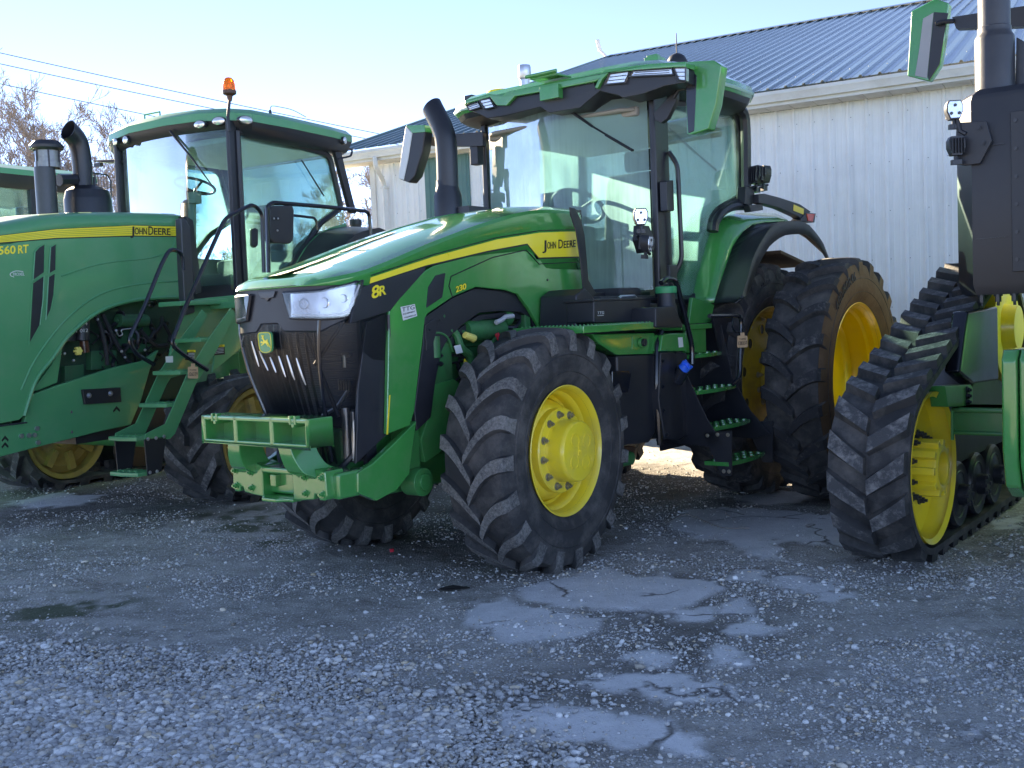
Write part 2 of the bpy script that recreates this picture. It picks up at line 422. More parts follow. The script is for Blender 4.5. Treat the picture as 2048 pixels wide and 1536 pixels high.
DARK_AREAS = [[gpt(*p) for p in q] for q in [[(560,1050),(860,960),(1250,920),(1380,930),(1700,980),(1650,1010),(1300,1010),(1240,1060),(1130,1110),(900,1130),(760,1120),(640,1095)],  # outlines within which the ground colour is mixed darker
        [(1040,1270),(1450,1150),(1480,1200),(1560,1230),(1500,1330),(1300,1420),(1160,1440),(1080,1400),(1200,1300)], [(0,960),(300,980),(560,1020),(300,1060),(0,1050)]]]
def fields(X, Y):
    wob = (fbm(X, Y, 3.2, 4, 1) - .5) * .30
    dp = np.full(X.shape, 9.0)
    for q in PATCH: dp = np.minimum(dp, sdf(X, Y, q))
    patch = np.clip(.5 - (dp + wob * .65 + (fbm(X, Y, 11, 5, 3) - .5) * .18) / .05, 0, 1)
    dd = sdf(X, Y, DENSE); dense = np.clip(.5 - (dd + wob * 3.0) / .95, 0, 1)
    dm = np.full(X.shape, 9.0)
    for q in MOSS: dm = np.minimum(dm, sdf(X, Y, q))
    moss = np.clip(.5 - (dm + wob * 1.5) / .3, 0, 1) * np.clip((fbm(X, Y, 7, 3, 4) - .42) * 6, 0, 1)
    dw = np.full(X.shape, 9.0)
    for q in DARK_AREAS: dw = np.minimum(dw, sdf(X, Y, q))
    dark_tone = np.clip(.5 - (dw + wob * 1.2) / .5, 0, 1) * np.clip(.35 + fbm(X, Y, 2.2, 3, 9), 0, 1)
    ring = np.clip(1 - np.abs(dp + wob * .3) / .10, 0, 1) * (1 - patch) * np.clip(fbm(X, Y, 4, 3, 14) * 3 - .9, 0, 1)
    dark_tone = np.maximum(dark_tone, ring * .8)
    return patch, dense, moss, dark_tone
def height(X, Y, patch=None):
    big = (fbm(X, Y, .35, 2, 21) - .5) * .05
    mid = (fbm(X, Y, 2.6, 3, 22) - .5) * .035
    fine = (fbm(X, Y, 16, 3, 23) - .5) * .018
    ruts = .012 * np.sin((X * .616 * 0 + (X * -.788 + Y * .616)) * 9 + 3 * fbm(X, Y, 1.2, 2, 5)) * np.clip((X - 1.2) * 1.2, 0, 1) * np.clip((6.5 - Y) * .8, 0, 1)
    z = big + mid + fine + ruts
    if patch is not None: z = z * (1 - patch) + (big + .006) * patch
    return z

gm = bpy.data.materials.new('gravel_yard'); gm.use_nodes = True
def ground_material(m, near):
    nt = m.node_tree; N = nt.nodes; L = nt.links; b = N['Principled BSDF']; b.inputs['Specular IOR Level'].default_value = .35
    geo = N.new('ShaderNodeNewGeometry')
    def noise(s, d=6, r=.6):
        n = N.new('ShaderNodeTexNoise'); n.inputs['Scale'].default_value = s; n.inputs['Detail'].default_value = d; n.inputs['Roughness'].default_value = r
        L.new(geo.outputs['Position'], n.inputs['Vector']); return n.outputs[0]
    def mixc(f, a, c):
        x = N.new('ShaderNodeMix'); x.data_type = 'RGBA'
        for sock, v in ((0, f), (6, a), (7, c)):
            if isinstance(v, (tuple, float)): x.inputs[sock].default_value = v if isinstance(v, float) else (*v, 1)
            else: L.new(v, x.inputs[sock])
        return x.outputs[2]
    def ramp(v, a, c, lo=0.0, hi=1.0):
        r = N.new('ShaderNodeMapRange'); L.new(v, r.inputs[0]); r.inputs[1].default_value = a; r.inputs[2].default_value = c; r.inputs[3].default_value = lo; r.inputs[4].default_value = hi; return r.outputs[0]
    base = mixc(ramp(noise(1.3), .35, .68), (.36, .345, .31), (.53, .515, .48))
    base = mixc(ramp(noise(9, 8, .75), .46, .70, 0, .8), base, (.24, .215, .18))
    # trodden mud and fines in drifts lying across the yard
    mpn = N.new('ShaderNodeMapping'); mpn.inputs['Scale'].default_value = (1.6, 4.2, 1); mpn.inputs['Rotation'].default_value = (0, 0, .25); L.new(geo.outputs['Position'], mpn.inputs[0])
    nn = N.new('ShaderNodeTexNoise'); nn.inputs['Scale'].default_value = 1.0; nn.inputs['Detail'].default_value = 10; nn.inputs['Roughness'].default_value = .72; L.new(mpn.outputs[0], nn.inputs[0])
    base = mixc(ramp(nn.outputs[0], .50, .66, 0, .75), base, (.15, .135, .115))
    base = mixc(ramp(nn.outputs[0], .34, .46, .6, 0), base, (.56, .55, .52))
    # small embedded pebbles
    vo = N.new('ShaderNodeTexVoronoi'); vo.inputs['Scale'].default_value = 55; L.new(geo.outputs['Position'], vo.inputs['Vector'])
    vo2 = N.new('ShaderNodeTexVoronoi'); vo2.inputs['Scale'].default_value = 120; L.new(geo.outputs['Position'], vo2.inputs['Vector'])
    sep = N.new('ShaderNodeSeparateColor'); L.new(vo.outputs['Color'], sep.inputs[0])
    sep2 = N.new('ShaderNodeSeparateColor'); L.new(vo2.outputs['Color'], sep2.inputs[0])
    def mul(a, c):
        x = N.new('ShaderNodeMath'); x.operation = 'MULTIPLY'
        for i, v in enumerate((a, c)):
            if isinstance(v, float): x.inputs[i].default_value = v
            else: L.new(v, x.inputs[i])
        return x.outputs[0]
    p1 = mul(ramp(sep.outputs[0], .38, .46), ramp(vo.outputs['Distance'], .30, .42, 1, 0))
    p2 = mul(ramp(sep2.outputs[0], .18, .26), ramp(vo2.outputs['Distance'], .32, .42, 1, 0))
    stone = mixc(sep.outputs[1], (.30, .30, .295), (.74, .73, .72))
    base = mixc(mul(p2, .85), base, mixc(sep2.outputs[1], (.25, .24, .225), (.60, .59, .57)))
    base = mixc(p1, base, stone)
    h = N.new('ShaderNodeMath'); h.operation = 'MAXIMUM'; L.new(mul(p1, 1.0), h.inputs[0]); L.new(mul(p2, .5), h.inputs[1])
    hh = N.new('ShaderNodeMath'); hh.operation = 'MULTIPLY_ADD'; L.new(noise(60, 6), hh.inputs[0]); hh.inputs[1].default_value = .8; L.new(h.outputs[0], hh.inputs[2])
    bstr = .8
    if near:
        def att(n):
            a = N.new('ShaderNodeAttribute'); a.attribute_name = n; return a.outputs['Fac']
        moss = mixc(noise(20), (.025, .045, .012), (.06, .085, .025))
        base = mixc(mul(att('moss'), .8), base, moss)
        base = mixc(mul(att('dark_tone'), .62), base, (.045, .038, .032))
        conc = mixc(ramp(noise(4, 8, .7), .35, .7), (.56, .565, .57), (.76, .765, .77))
        conc = mixc(ramp(noise(38, 4, .8), .58, .75, 0, .6), conc, (.17, .16, .15))
        vc = N.new('ShaderNodeTexVoronoi'); vc.feature = 'DISTANCE_TO_EDGE'; vc.inputs['Scale'].default_value = .9
        nz = N.new('ShaderNodeTexNoise'); nz.inputs['Scale'].default_value = 5; nz.inputs['Detail'].default_value = 5; L.new(geo.outputs['Position'], nz.inputs[0])
        va = N.new('ShaderNodeVectorMath'); va.operation = 'MULTIPLY_ADD'; va.inputs[1].default_value = (.25, .25, .25); L.new(nz.outputs['Color'], va.inputs[0]); L.new(geo.outputs['Position'], va.inputs[2])
        L.new(va.outputs[0], vc.inputs['Vector'])
        conc = mixc(mul(ramp(vc.outputs['Distance'], 0.0, .016, 1, 0), ramp(noise(2.2, 3), .44, .50)), conc, (.09, .08, .07))
        base = mixc(mul(att('patch'), ramp(noise(14, 6, .8), .22, .42)), base, conc)
        L.new(ramp(att('patch'), 0, 1, .95, .7), b.inputs['Roughness'])
        inv = ramp(att('patch'), 0, 1, 1.0, .12)
        hm = mul(hh.outputs[0], inv)
    else:
        hm = hh.outputs[0]; b.inputs['Roughness'].default_value = .95
    bp = N.new('ShaderNodeBump'); bp.inputs['Strength'].default_value = bstr; bp.inputs['Distance'].default_value = .012
    L.new(hm, bp.inputs['Height']); L.new(bp.outputs[0], b.inputs['Normal']); L.new(base, b.inputs['Base Color'])
ground_material(gm, True)

def ground_sheet():
    # one sheet: fine near the camera, stretched to the horizon outside
    def axis(lo, hi, step, far):
        core = np.arange(lo, hi + 1e-6, step); g = []
        x = step
        while x < far: x *= 1.28; g.append(x)
        g = np.cumsum(g); g = g[g < far * 2]
        return np.concatenate([(lo - g)[::-1], core, hi + g])
    xs = axis(-4.6, 5.0, .024, 400); ys = axis(2.6, 10.6, .024, 400)
    X, Y = np.meshgrid(xs, ys, indexing='ij')
    patch, dense, moss, dark_tone = fields(X, Y)
    fade = np.clip(1 - np.maximum(np.abs(X) - 12, 0) / 20, 0, 1) * np.clip(1 - np.maximum(Y - 20, 0) / 20, 0, 1)
    Z = height(X, Y, patch) * fade + dense * .012
    nx, ny = X.shape
    co_ = np.stack([X, Y, Z], -1).reshape(-1, 3)
    i = np.arange(nx * ny).reshape(nx, ny)
    q = np.stack([i[:-1, :-1], i[1:, :-1], i[1:, 1:], i[:-1, 1:]], -1).reshape(-1, 4)
    me = bpy.data.meshes.new('ground'); me.vertices.add(len(co_)); me.vertices.foreach_set('co', co_.ravel())
    me.loops.add(q.size); me.loops.foreach_set('vertex_index', q.ravel())
    me.polygons.add(len(q)); me.polygons.foreach_set('loop_start', np.arange(0, q.size, 4)); me.polygons.foreach_set('loop_total', np.full(len(q), 4))
    me.update(); me.polygons.foreach_set('use_smooth', [True] * len(q))
    for nme, arr in (('patch', patch), ('moss', moss), ('dark_tone', dark_tone)):
        a = me.attributes.new(nme, 'FLOAT', 'POINT'); a.data.foreach_set('value', arr.ravel().astype(np.float32))
    me.materials.append(gm)
    o = bpy.data.objects.new('ground', me); col.objects.link(o); tag(o, kind='structure')
ground_sheet()

# loose stones: nobody could count them
def stone_material():
    m = mat('limestone_gravel', (.36, .36, .35), .85, bump=.25, bump_scale=120, cvar=0)
    nt = m.node_tree; N = nt.nodes; L = nt.links; b = N['Principled BSDF']
    a = N.new('ShaderNodeAttribute'); a.attribute_name = 'tone'
    mx = N.new('ShaderNodeMix'); mx.data_type = 'RGBA'; L.new(a.outputs['Fac'], mx.inputs[0]); mx.inputs[6].default_value = (.24, .24, .24, 1); mx.inputs[7].default_value = (.82, .82, .80, 1)
    a2 = N.new('ShaderNodeAttribute'); a2.attribute_name = 'warm'
    m2 = N.new('ShaderNodeMix'); m2.data_type = 'RGBA'; m2.blend_type = 'MULTIPLY'; L.new(a2.outputs['Fac'], m2.inputs[0]); L.new(mx.outputs[2], m2.inputs[6]); m2.inputs[7].default_value = (1.0, .82, .58, 1)
    L.new(m2.outputs[2], b.inputs['Base Color']); return m
SM = stone_material()
def stones(name, pts, size, tm=.5):
    """irregular angular stones, one mesh"""
    n = len(pts)
    ph = (1 + 5 ** .5) / 2
    base = np.array([(-1, ph, 0), (1, ph, 0), (-1, -ph, 0), (1, -ph, 0), (0, -1, ph), (0, 1, ph), (0, -1, -ph), (0, 1, -ph), (ph, 0, -1), (ph, 0, 1), (-ph, 0, -1), (-ph, 0, 1)]) / 1.9
    tri = np.array([(0,11,5),(0,5,1),(0,1,7),(0,7,10),(0,10,11),(1,5,9),(5,11,4),(11,10,2),(10,7,6),(7,1,8),(3,9,4),(3,4,2),(3,2,6),(3,6,8),(3,8,9),(4,9,5),(2,4,11),(6,2,10),(8,6,7),(9,8,1)])
    v = base[None] * rng.uniform(.62, 1.15, (n, 12, 1))
    v = v * np.stack([rng.uniform(.75, 1.35, n), rng.uniform(.6, 1.0, n), rng.uniform(.42, .8, n)], -1)[:, None]
    a = rng.uniform(0, 2 * PI, n); t = rng.normal(0, .35, n)
    ct, st = np.cos(t), np.sin(t)
    y = v[..., 1] * ct[:, None] - v[..., 2] * st[:, None]; z = v[..., 1] * st[:, None] + v[..., 2] * ct[:, None]; v = np.stack([v[..., 0], y, z], -1)
    ca, sa = np.cos(a)[:, None], np.sin(a)[:, None]
    x = v[..., 0] * ca - v[..., 1] * sa; y = v[..., 0] * sa + v[..., 1] * ca
    v = np.stack([x, y, v[..., 2]], -1) * (size / 2)[:, None, None] + pts[:, None]
    f = tri[None] + (np.arange(n) * 12)[:, None, None]
    me = bpy.data.meshes.new(name); me.vertices.add(n * 12); me.vertices.foreach_set('co', v.ravel())
    me.loops.add(n * 60); me.loops.foreach_set('vertex_index', f.ravel())
    me.polygons.add(n * 20); me.polygons.foreach_set('loop_start', np.arange(0, n * 60, 3)); me.polygons.foreach_set('loop_total', np.full(n * 20, 3))
    me.update()
    tone = np.clip(rng.normal(tm, .24, n), 0, 1); warm = np.clip(rng.normal(-.1, .45, n), 0, 1)
    for nme, arr in (('tone', tone), ('warm', warm)):
        at = me.attributes.new(nme, 'FLOAT', 'POINT'); at.data.foreach_set('value', np.repeat(arr, 12).astype(np.float32))
    me.materials.append(SM)
    o = bpy.data.objects.new(name, me); col.objects.link(o); tag(o, kind='stuff'); return o
def scatter():
    # area picked so that every visible piece of yard gets stones; chance follows the fields
    n = 760000
    Y = 2.9 + (13.5 - 2.9) * rng.random(n) ** 1.3; X = (rng.random(n) * 2 - 1) * (.66 * Y + .8)
    patch, dense, moss, dark_tone = fields(X, Y)
    clump = fbm(X, Y, 1.6, 3, 31); cl2 = fbm(X, Y, 6, 2, 32)
    p = dense * (.95 if True else 0) + (1 - dense) * np.clip(.22 + (clump - .5) * 1.6 + (cl2 - .5) * .9, .03, .75)
    p *= (1 - .80 * patch) * (1 - .5 * moss)
    # a drift of pale stones left of the bare patches
    keep = rng.random(n) < p * np.clip(1.2 - Y * .08, .15, 1)
    X, Y, dense, patch = X[keep], Y[keep], dense[keep], patch[keep]
    s = np.where(dense > rng.uniform(.2, .8, len(X)), rng.lognormal(math.log(.029), .30, len(X)), rng.lognormal(math.log(.0098), .48, len(X)))
    s = np.clip(s, .004, .05) * np.where(dense > .5, 1 - .35 * (dense < .9), 1)
    Z = height(X, Y, patch) + dense * (.012 + rng.random(len(X)) * .016) + s * .12
    o = stones('gravel', np.stack([X, Y, Z], -1), s)
    tag(o, 'loose blue grey crushed limestone spread over the yard', 'gravel', kind='stuff')
    at = o.data.attributes['tone']; sz = np.repeat(s, 12); v = np.empty(len(sz), np.float32); at.data.foreach_get('value', v); v = np.where(sz < .014, v * .75 + .02, v); at.data.foreach_set('value', v.astype(np.float32))
scatter()
# ------------------------------------------------------------------ metal barn
BF = Frame(4.835, 13.2, 119.0)          # x along the wall to the right, y away behind?  checked below
# wall direction to the right is (sin119, cos119); inward (away from camera) is +y' = (-cos119, sin119)
WH = 4.16
def barn():
    root = empty('barn', BF, 'long white ribbed metal barn with blue green metal roof behind the tractors', 'barn')
    mw = mat('white_wall_steel', (.74, .75, .76), .45, spec=.4, dirt=(.48, .47, .45), dirt_amt=.25, dirt_scale=2.2, cvar=.03)
    # rain streaks running down the sheets
    nt = mw.node_tree; N = nt.nodes; L = nt.links; b = N['Principled BSDF']; src = b.inputs['Base Color'].links[0].from_socket
    tc = N.new('ShaderNodeTexCoord'); mp = N.new('ShaderNodeMapping'); mp.inputs['Scale'].default_value = (14, 14, .55); n = N.new('ShaderNodeTexNoise'); n.inputs['Scale'].default_value = 1; n.inputs['Detail'].default_value = 6
    L.new(tc.outputs['Object'], mp.inputs[0]); L.new(mp.outputs[0], n.inputs[0])
    mr = N.new('ShaderNodeMapRange'); mr.inputs[1].default_value = .5; mr.inputs[2].default_value = .8; mr.inputs[4].default_value = .30; L.new(n.outputs[0], mr.inputs[0])
    mx = N.new('ShaderNodeMix'); mx.data_type = 'RGBA'; L.new(mr.outputs[0], mx.inputs[0]); L.new(src, mx.inputs[6]); mx.inputs[7].default_value = (.30, .32, .34, 1); L.new(mx.outputs[2], b.inputs['Base Color'])
    mroof = mat('blue_green_roof_steel', (.09, .16, .18), .24, metal=.25, coat=.5, dirt=(.2, .24, .26), dirt_amt=.35, dirt_scale=1.5, cvar=.08)
    mgreen = mat('green_door_steel', (.075, .175, .165), .5, dirt=(.15, .2, .19), dirt_amt=.3)
    s0 = BF.h(747, 400, y=0).x                 # left corner of the wall
    s1 = 9.0
    def ribbed(x0, x1, z0, z1, y, pitch=.2286, hgt=.019, g=None, top=None):
        """vertical ribs, low pairs of minor ribs between"""
        prof = []; k0 = math.ceil(x0 / pitch); x = x0; prof.append((x0, 0))
        k = k0
        while k * pitch < x1 - .05:
            c = k * pitch
            prof += [(c - .024, 0), (c - .012, hgt), (c + .012, hgt), (c + .024, 0)]
            for m in (.076, .152):
                if c + m + .02 < x1: prof += [(c + m - .012, 0), (c + m - .005, .004), (c + m + .005, .004), (c + m + .012, 0)]
            k += 1
        prof = [p for p in prof if x0 <= p[0] <= x1]; prof.append((x1, 0))
        return prof
    g = G(); pr = ribbed(s0, s1, 0, WH, 0)
    g.loft([[(x, -h, 0.0) for x, h in pr], [(x, -h, WH) for x, h in pr]])
    g.build('wall', mw, root, smooth=20)
    # gable end wall
    rid = None
    g = G(); depth = 9.6; rise = RISE = .333
    # roof slope from the photographed ridge point
    eo = .42                                   # eave overhang
    r = BF.h(1225, 112, x=s0 - .5); run = r.y + eo; zr = r.z
    slope = (zr - (WH + .20)) / run
    gy = 2 * r.y
    pts = [(s0, .02, 0), (s0, gy, 0), (s0, gy, WH), (s0, r.y, WH + slope * r.y + .1), (s0, .02, WH)]
    g.prism(pts, (.06, 0, 0)); g.build('end_wall', mw, root)
    # corner trim
    g = G(); g.box(s0 - .03, s0 + .07, -.03, .0, 0, WH); g.build('corner_trim', M['white_paint'], root)
    # roof: ribs run from eave to ridge
    xl = s0 - .5; prof = []; k = 0; x = xl
    while x < s1 + 1:
        prof += [(x, 0), (x + .016, .026), (x + .036, .026), (x + .052, 0), (x + .12, 0), (x + .125, .004), (x + .135, .004), (x + .14, 0)]; x += .2286
    ze = WH + .20
    g = G()
    for sgn in (0, 1):
        y0, y1 = (-eo - .03, r.y) if not sgn else (2 * r.y + eo, r.y)
        g.loft([[(a, y0, ze + h) for a, h in prof], [(a, y1, zr + h) for a, h in prof]])
    g.build('roof', mroof, root, smooth=20)
    g = G(); g.prism([(xl - .02, r.y - .25, zr - .25 * slope + .04), (xl - .02, r.y, zr + .05), (xl - .02, r.y + .25, zr - .25 * slope + .04), (xl - .02, r.y, zr + .02)], (s1 - xl + 1, 0, 0))
    g.build('ridge_cap', mroof, root)
    g = G(); g.prism([(xl - .04, -eo, ze - .02), (xl - .04, r.y, zr - .02), (xl - .04, r.y, zr + .05), (xl - .04, -eo, ze + .05)], (.06, 0, 0)); g.build('gable_trim', mroof, root)
    # soffit, fascia, gutter
    g = G(); ms = mat('soffit_vinyl', (.58, .56, .51), .6, dirt=(.25, .22, .17), dirt_amt=.5)
    x = xl
    while x < s1 + 1:
        g.box(x + .006, x + .30, -eo, -.03, WH, WH + .012); g.box(x, x + .006, -eo, -.03, WH + .004, WH + .012); x += .306
    g.build('soffit', ms, root, smooth=0)
    g = G(); g.box(xl, s1 + 1, -eo - .02, -eo, WH - .01, ze - .03); g.build('fascia', M['white_paint'], root)
    g = G(); gx = [(-.02, ze - .05), (-.02, ze - .16), (-.085, ze - .17), (-.10, ze - .12), (-.125, ze - .08), (-.125, ze - .04), (-.112, ze - .04), (-.112, ze - .075), (-.088, ze - .115), (-.075, ze - .155), (-.035, ze - .15), (-.035, ze - .05)]
    g.prism([(xl - .03, -eo + a, z) for a, z in gx], (s1 - xl + 1, 0, 0)); g.build('gutter', M['white_paint'], root, smooth=20)
    # downspout: from the gutter back to the wall with two elbows
    p = BF.h(750, 325, y=-eo - .07); dx = p.x
    q = BF.h(770, 380, y=-.06)
    g = G(); path = bend([(dx, -eo - .07, ze - .16), (dx, -eo - .06, ze - .30), (q.x, -.07, WH - .32), (q.x, -.07, .1)], .12, 5)
    g.tube(path, .048, 4); g.build('downspout', M['white_paint'], root, bevel=.006)
    g = G(); g.box(q.x - .05, q.x + .05, -.12, -.02, WH - .40, WH - .37); g.box(q.x - .05, q.x + .05, -.12, -.02, 1.5, 1.53); g.build('downspout_strap', M['white_paint'], root)
    # green ribbed sliding panel
    a = BF.h(848, 330, y=-.03).x; c = BF.h(937, 330, y=-.03).x
    pr = ribbed(a, c, 0, WH, 0); g = G(); g.loft([[(x, -h - .03, .05) for x, h in pr], [(x, -h - .03, WH - .01) for x, h in pr]]); g.prism([(a, -.002, .05), (c, -.002, .05), (c, -.029, .05), (a, -.029, .05)], (0, 0, WH - .06))
    g.build('sliding_door', mgreen, root, smooth=20)
    # screws
    g = G(); msr = mat('screw_head', (.26, .26, .26), .5, metal=.5)
    for z in [.3 + .61 * i for i in range(8)]:
        k = math.ceil(s0 / .2286)
        while k * .2286 < s1:
            if not (z in () ): g.sphere((k * .2286 + .04, -.004, z), .0065, 6, 4)
            k += 1
    o = g.build('screws', msr, root, smooth=0); o['kind'] = 'stuff'
    # flue on the far side of the gable and a bent pipe on the ridge
    f0 = BF.h(1050, 175, x=s0 + .2); g = G(); yy = f0.y
    base = BF.w((s0 + .2, yy, WH + slope * (yy + eo)));
    t = empty('roof_flue', base, 'galvanised round flue with a cap on the barn roof left of the tractor cab', 'flue')
    px_m = 1 / 2070 * (BF.w((s0, yy, 5)).y)
    top = (BF.hp(1050, 131, (s0 + .2, yy, 0), (1, 0, 0)).z) - base.z
    rr = 9.5 * px_m
    g.lathe([(rr, -.4), (rr, top - .28)], 20, axis='z'); g.build('pipe', M['galv'], t)
    g = G(); g.lathe([(0, top), (rr * 1.25, top - .01), (rr * 1.35, top - .05), (rr * 1.35, top - .25), (rr * 1.1, top - .29), (rr, top - .3)], 20, axis='z'); g.build('cap', M['galv'], t)
    b0 = BF.h(1214, 113, y=r.y); P = [BF.w(tuple(BF.h(px, py, y=r.y))) for px, py in ((1216, 118), (1208, 108), (1200, 101), (1195, 80))]
    g = G(); w = P[0]; g.tube(bend([p - w for p in P], .1), .035, 8); g.cyl(P[2] - w, P[3] - w, .05, n=10)
    o = g.build('antenna_mast', M['white_paint']); o.location = w; tag(o, 'white bent pipe mast on the left end of the barn ridge', 'mast')
    return s0
barn()
# ------------------------------------------------------------------ projecting back, surface patches
def proj(P):
    d = np.array(P, float) - CPOS; w = d @ CF_
    return 1024 + FPX * (d @ CR_) / w, 768 - FPX * (d @ CU_) / w
def solve(fr, fn, px, py, a0, a1, b0, b1):
    """(a, b) whose surface point fn(a, b) is seen at px, py"""
    best = None
    for i in range(13):
        for j in range(9):
            a = a0 + (a1 - a0) * i / 12; b = b0 + (b1 - b0) * j / 8
            x, y = proj(fr.w(fn(a, b))); e = (x - px) ** 2 + (y - py) ** 2
            if best is None or e < best[0]: best = (e, a, b)
    e, a, b = best
    for _ in range(12):
        x, y = proj(fr.w(fn(a, b))); h = 1e-4
        xa, ya = proj(fr.w(fn(a + h, b))); xb, yb = proj(fr.w(fn(a, b + h)))
        J = np.array([[(xa - x) / h, (xb - x) / h], [(ya - y) / h, (yb - y) / h]])
        try: d = np.linalg.solve(J, [px - x, py - y])
        except Exception: break
        a += float(np.clip(d[0], -.2, .2)); b += float(np.clip(d[1], -.2, .2))
    return a, b
def search(fr, fn, px, py, a0, a1, b0, b1):
    def er(a, b): x, y = proj(fr.w(fn(a, b))); return (x - px) ** 2 + (y - py) ** 2
    e, a, b = min((er(a0 + (a1 - a0) * i / 40, b0 + (b1 - b0) * j / 20), a0 + (a1 - a0) * i / 40, b0 + (b1 - b0) * j / 20) for i in range(41) for j in range(21))
    s = .05
    while s > 1e-4:
        for da, db in ((s, 0), (-s, 0), (0, s), (0, -s)):
            q = er(a + da, b + db)
            if q < e: e, a, b = q, a + da, b + db; break
        else: s *= .5
    return a, b
def resample(pts, n):
    P = [np.array(p, float) for p in pts]; L = [0]
    for i in range(1, len(P)): L.append(L[-1] + np.linalg.norm(P[i] - P[i - 1]))
    out = []
    for k in range(n):
        t = L[-1] * k / (n - 1); i = max(1, min(len(P) - 1, int(np.searchsorted(L, t)))); q = (t - L[i - 1]) / max(1e-9, L[i] - L[i - 1])
        out.append(P[i - 1] * (1 - q) + P[i] * q)
    return out

# ------------------------------------------------------------------ agricultural tyre and rims
def tyre_profile(R, W, rb, lug):
    rc = R - lug; h = W / 2; H = rc - rb
    return [(rb - .012, h * .72), (rb + .01, h * .80), (rb + .03, h * .84), (rb + H * .25, h * .96), (rb + H * .48, h * 1.0), (rb + H * .70, h * .985), (rb + H * .86, h * .93), (rc - .012, h * .86), (rc, h * .70), (rc + .004, h * .35), (rc + .006, 0)]
def ag_tyre(R, W, rb, nl, lug=.045, lw=.05, sweep=.30, direction=1, n=96):
    """carcass by lathe about y, two staggered rows of curved lugs; outward side is -y"""
    g = G(); p = tyre_profile(R, W, rb, lug)
    prof = [(r, -h) for r, h in p] + [(r, h) for r, h in reversed(p[:-1])]
    g.lathe(prof, n, axis='y')
    h = W / 2; rc = R - lug
    for side in (-1, 1):
        for k in range(nl):
            a0 = 2 * PI * (k + (0 if side < 0 else .5)) / nl
            rows = []; ys = [-.03, .06, .12, .17, h * .80, h * .93, h * 1.0, h * 1.005]
            ys = [h * q for q in (-.10, .10, .32, .54, .74, .90, .985, 1.0)]
            tops = [R + .002, R + .002, R, R - .003, R - .008, R - .018, R - .045, R - .085]
            bots = [rc - .01] * 5 + [rc - .03, rc - .07, rc - .10]
            for i, (y, rt, rbm) in enumerate(zip(ys, tops, bots)):
                t = (y / h + .10) / 1.10
                a = a0 - direction * sweep * (1 - (1 - t) ** 1.9) * .9          # curve: steep near the centre, flat at the shoulder
                w = lw * (1.0 + .35 * t) * (.8 if i == 0 else 1)
                wt = w / 2 / R; wb = (w / 2 + .014) / R
                row = []
                for da, r in ((-wb, rbm), (-wt, rt), (wt, rt), (wb, rbm)):
                    q = a + da; row.append((r * math.sin(-q), side * y, r * math.cos(q)))
                rows.append(row)
            vs = [q for r in rows for q in r]; fs = []; ms = []
            for i in range(len(rows) - 1):
                for j in range(3):
                    fs.append((i * 4 + j, i * 4 + j + 1, i * 4 + j + 5, i * 4 + j + 4)); ms.append(1 if j == 1 else 0)
            fs.append((0, 1, 2, 3)); ms.append(0)
            m = (len(rows) - 1) * 4; fs.append((m, m + 1, m + 2, m + 3)); ms.append(2 if side < 0 else 1)
            if side < 0: ms[-2] = ms[-2]; ms[-4] = 2 if nl == 22 else ms[-4]
            g.add(vs, fs, ms)
    # rib rings on the sidewall
    for sgn in (-1, 1):
        for q, hh in ((.30, .975), (.62, 1.0)):
            r0 = rb + (rc - rb) * q; y0 = h * (hh + .004)
            g.lathe([(r0 - .006, sgn * (y0 - .006)), (r0, sgn * (y0 + .003)), (r0 + .006, sgn * (y0 - .006))], n, axis='y')
    return g
def side_text(parent, body, R, y, ang, size, m, width_ang, depth=.004, name='sidewall_lettering', upright=True):
    """letters round a sidewall facing -y, middle of the word at ang from the top (towards +x)"""
    g = G()
    def f(x, yy, z):
        a = ang + (x - W_ / 2) / R; r = R + yy
        return (r * math.sin(a), y - z, r * math.cos(a))
    vs, fs = text_verts(body, size, depth, 1.05, .002)
    x0 = min(v.x for v in vs); W_ = max(v.x for v in vs) - x0
    g.add([f(v.x - x0, v.y, v.z) for v in vs], fs)
    return g.build(name, m, parent, smooth=0)
def bolt(g, c, r, h, ax=(0, -1, 0), mi=0, washer=True):
    g.mark(); c = Vector(c); ax = Vector(ax)
    if washer: g.cyl(c, c + ax * h * .25, r * 1.45, n=14, mi=mi)
    g.cyl(c, c + ax * h, r, n=6, mi=mi)
    g.cyl(c + ax * h, c + ax * (h * 1.5), r * .5, n=8, mi=mi)
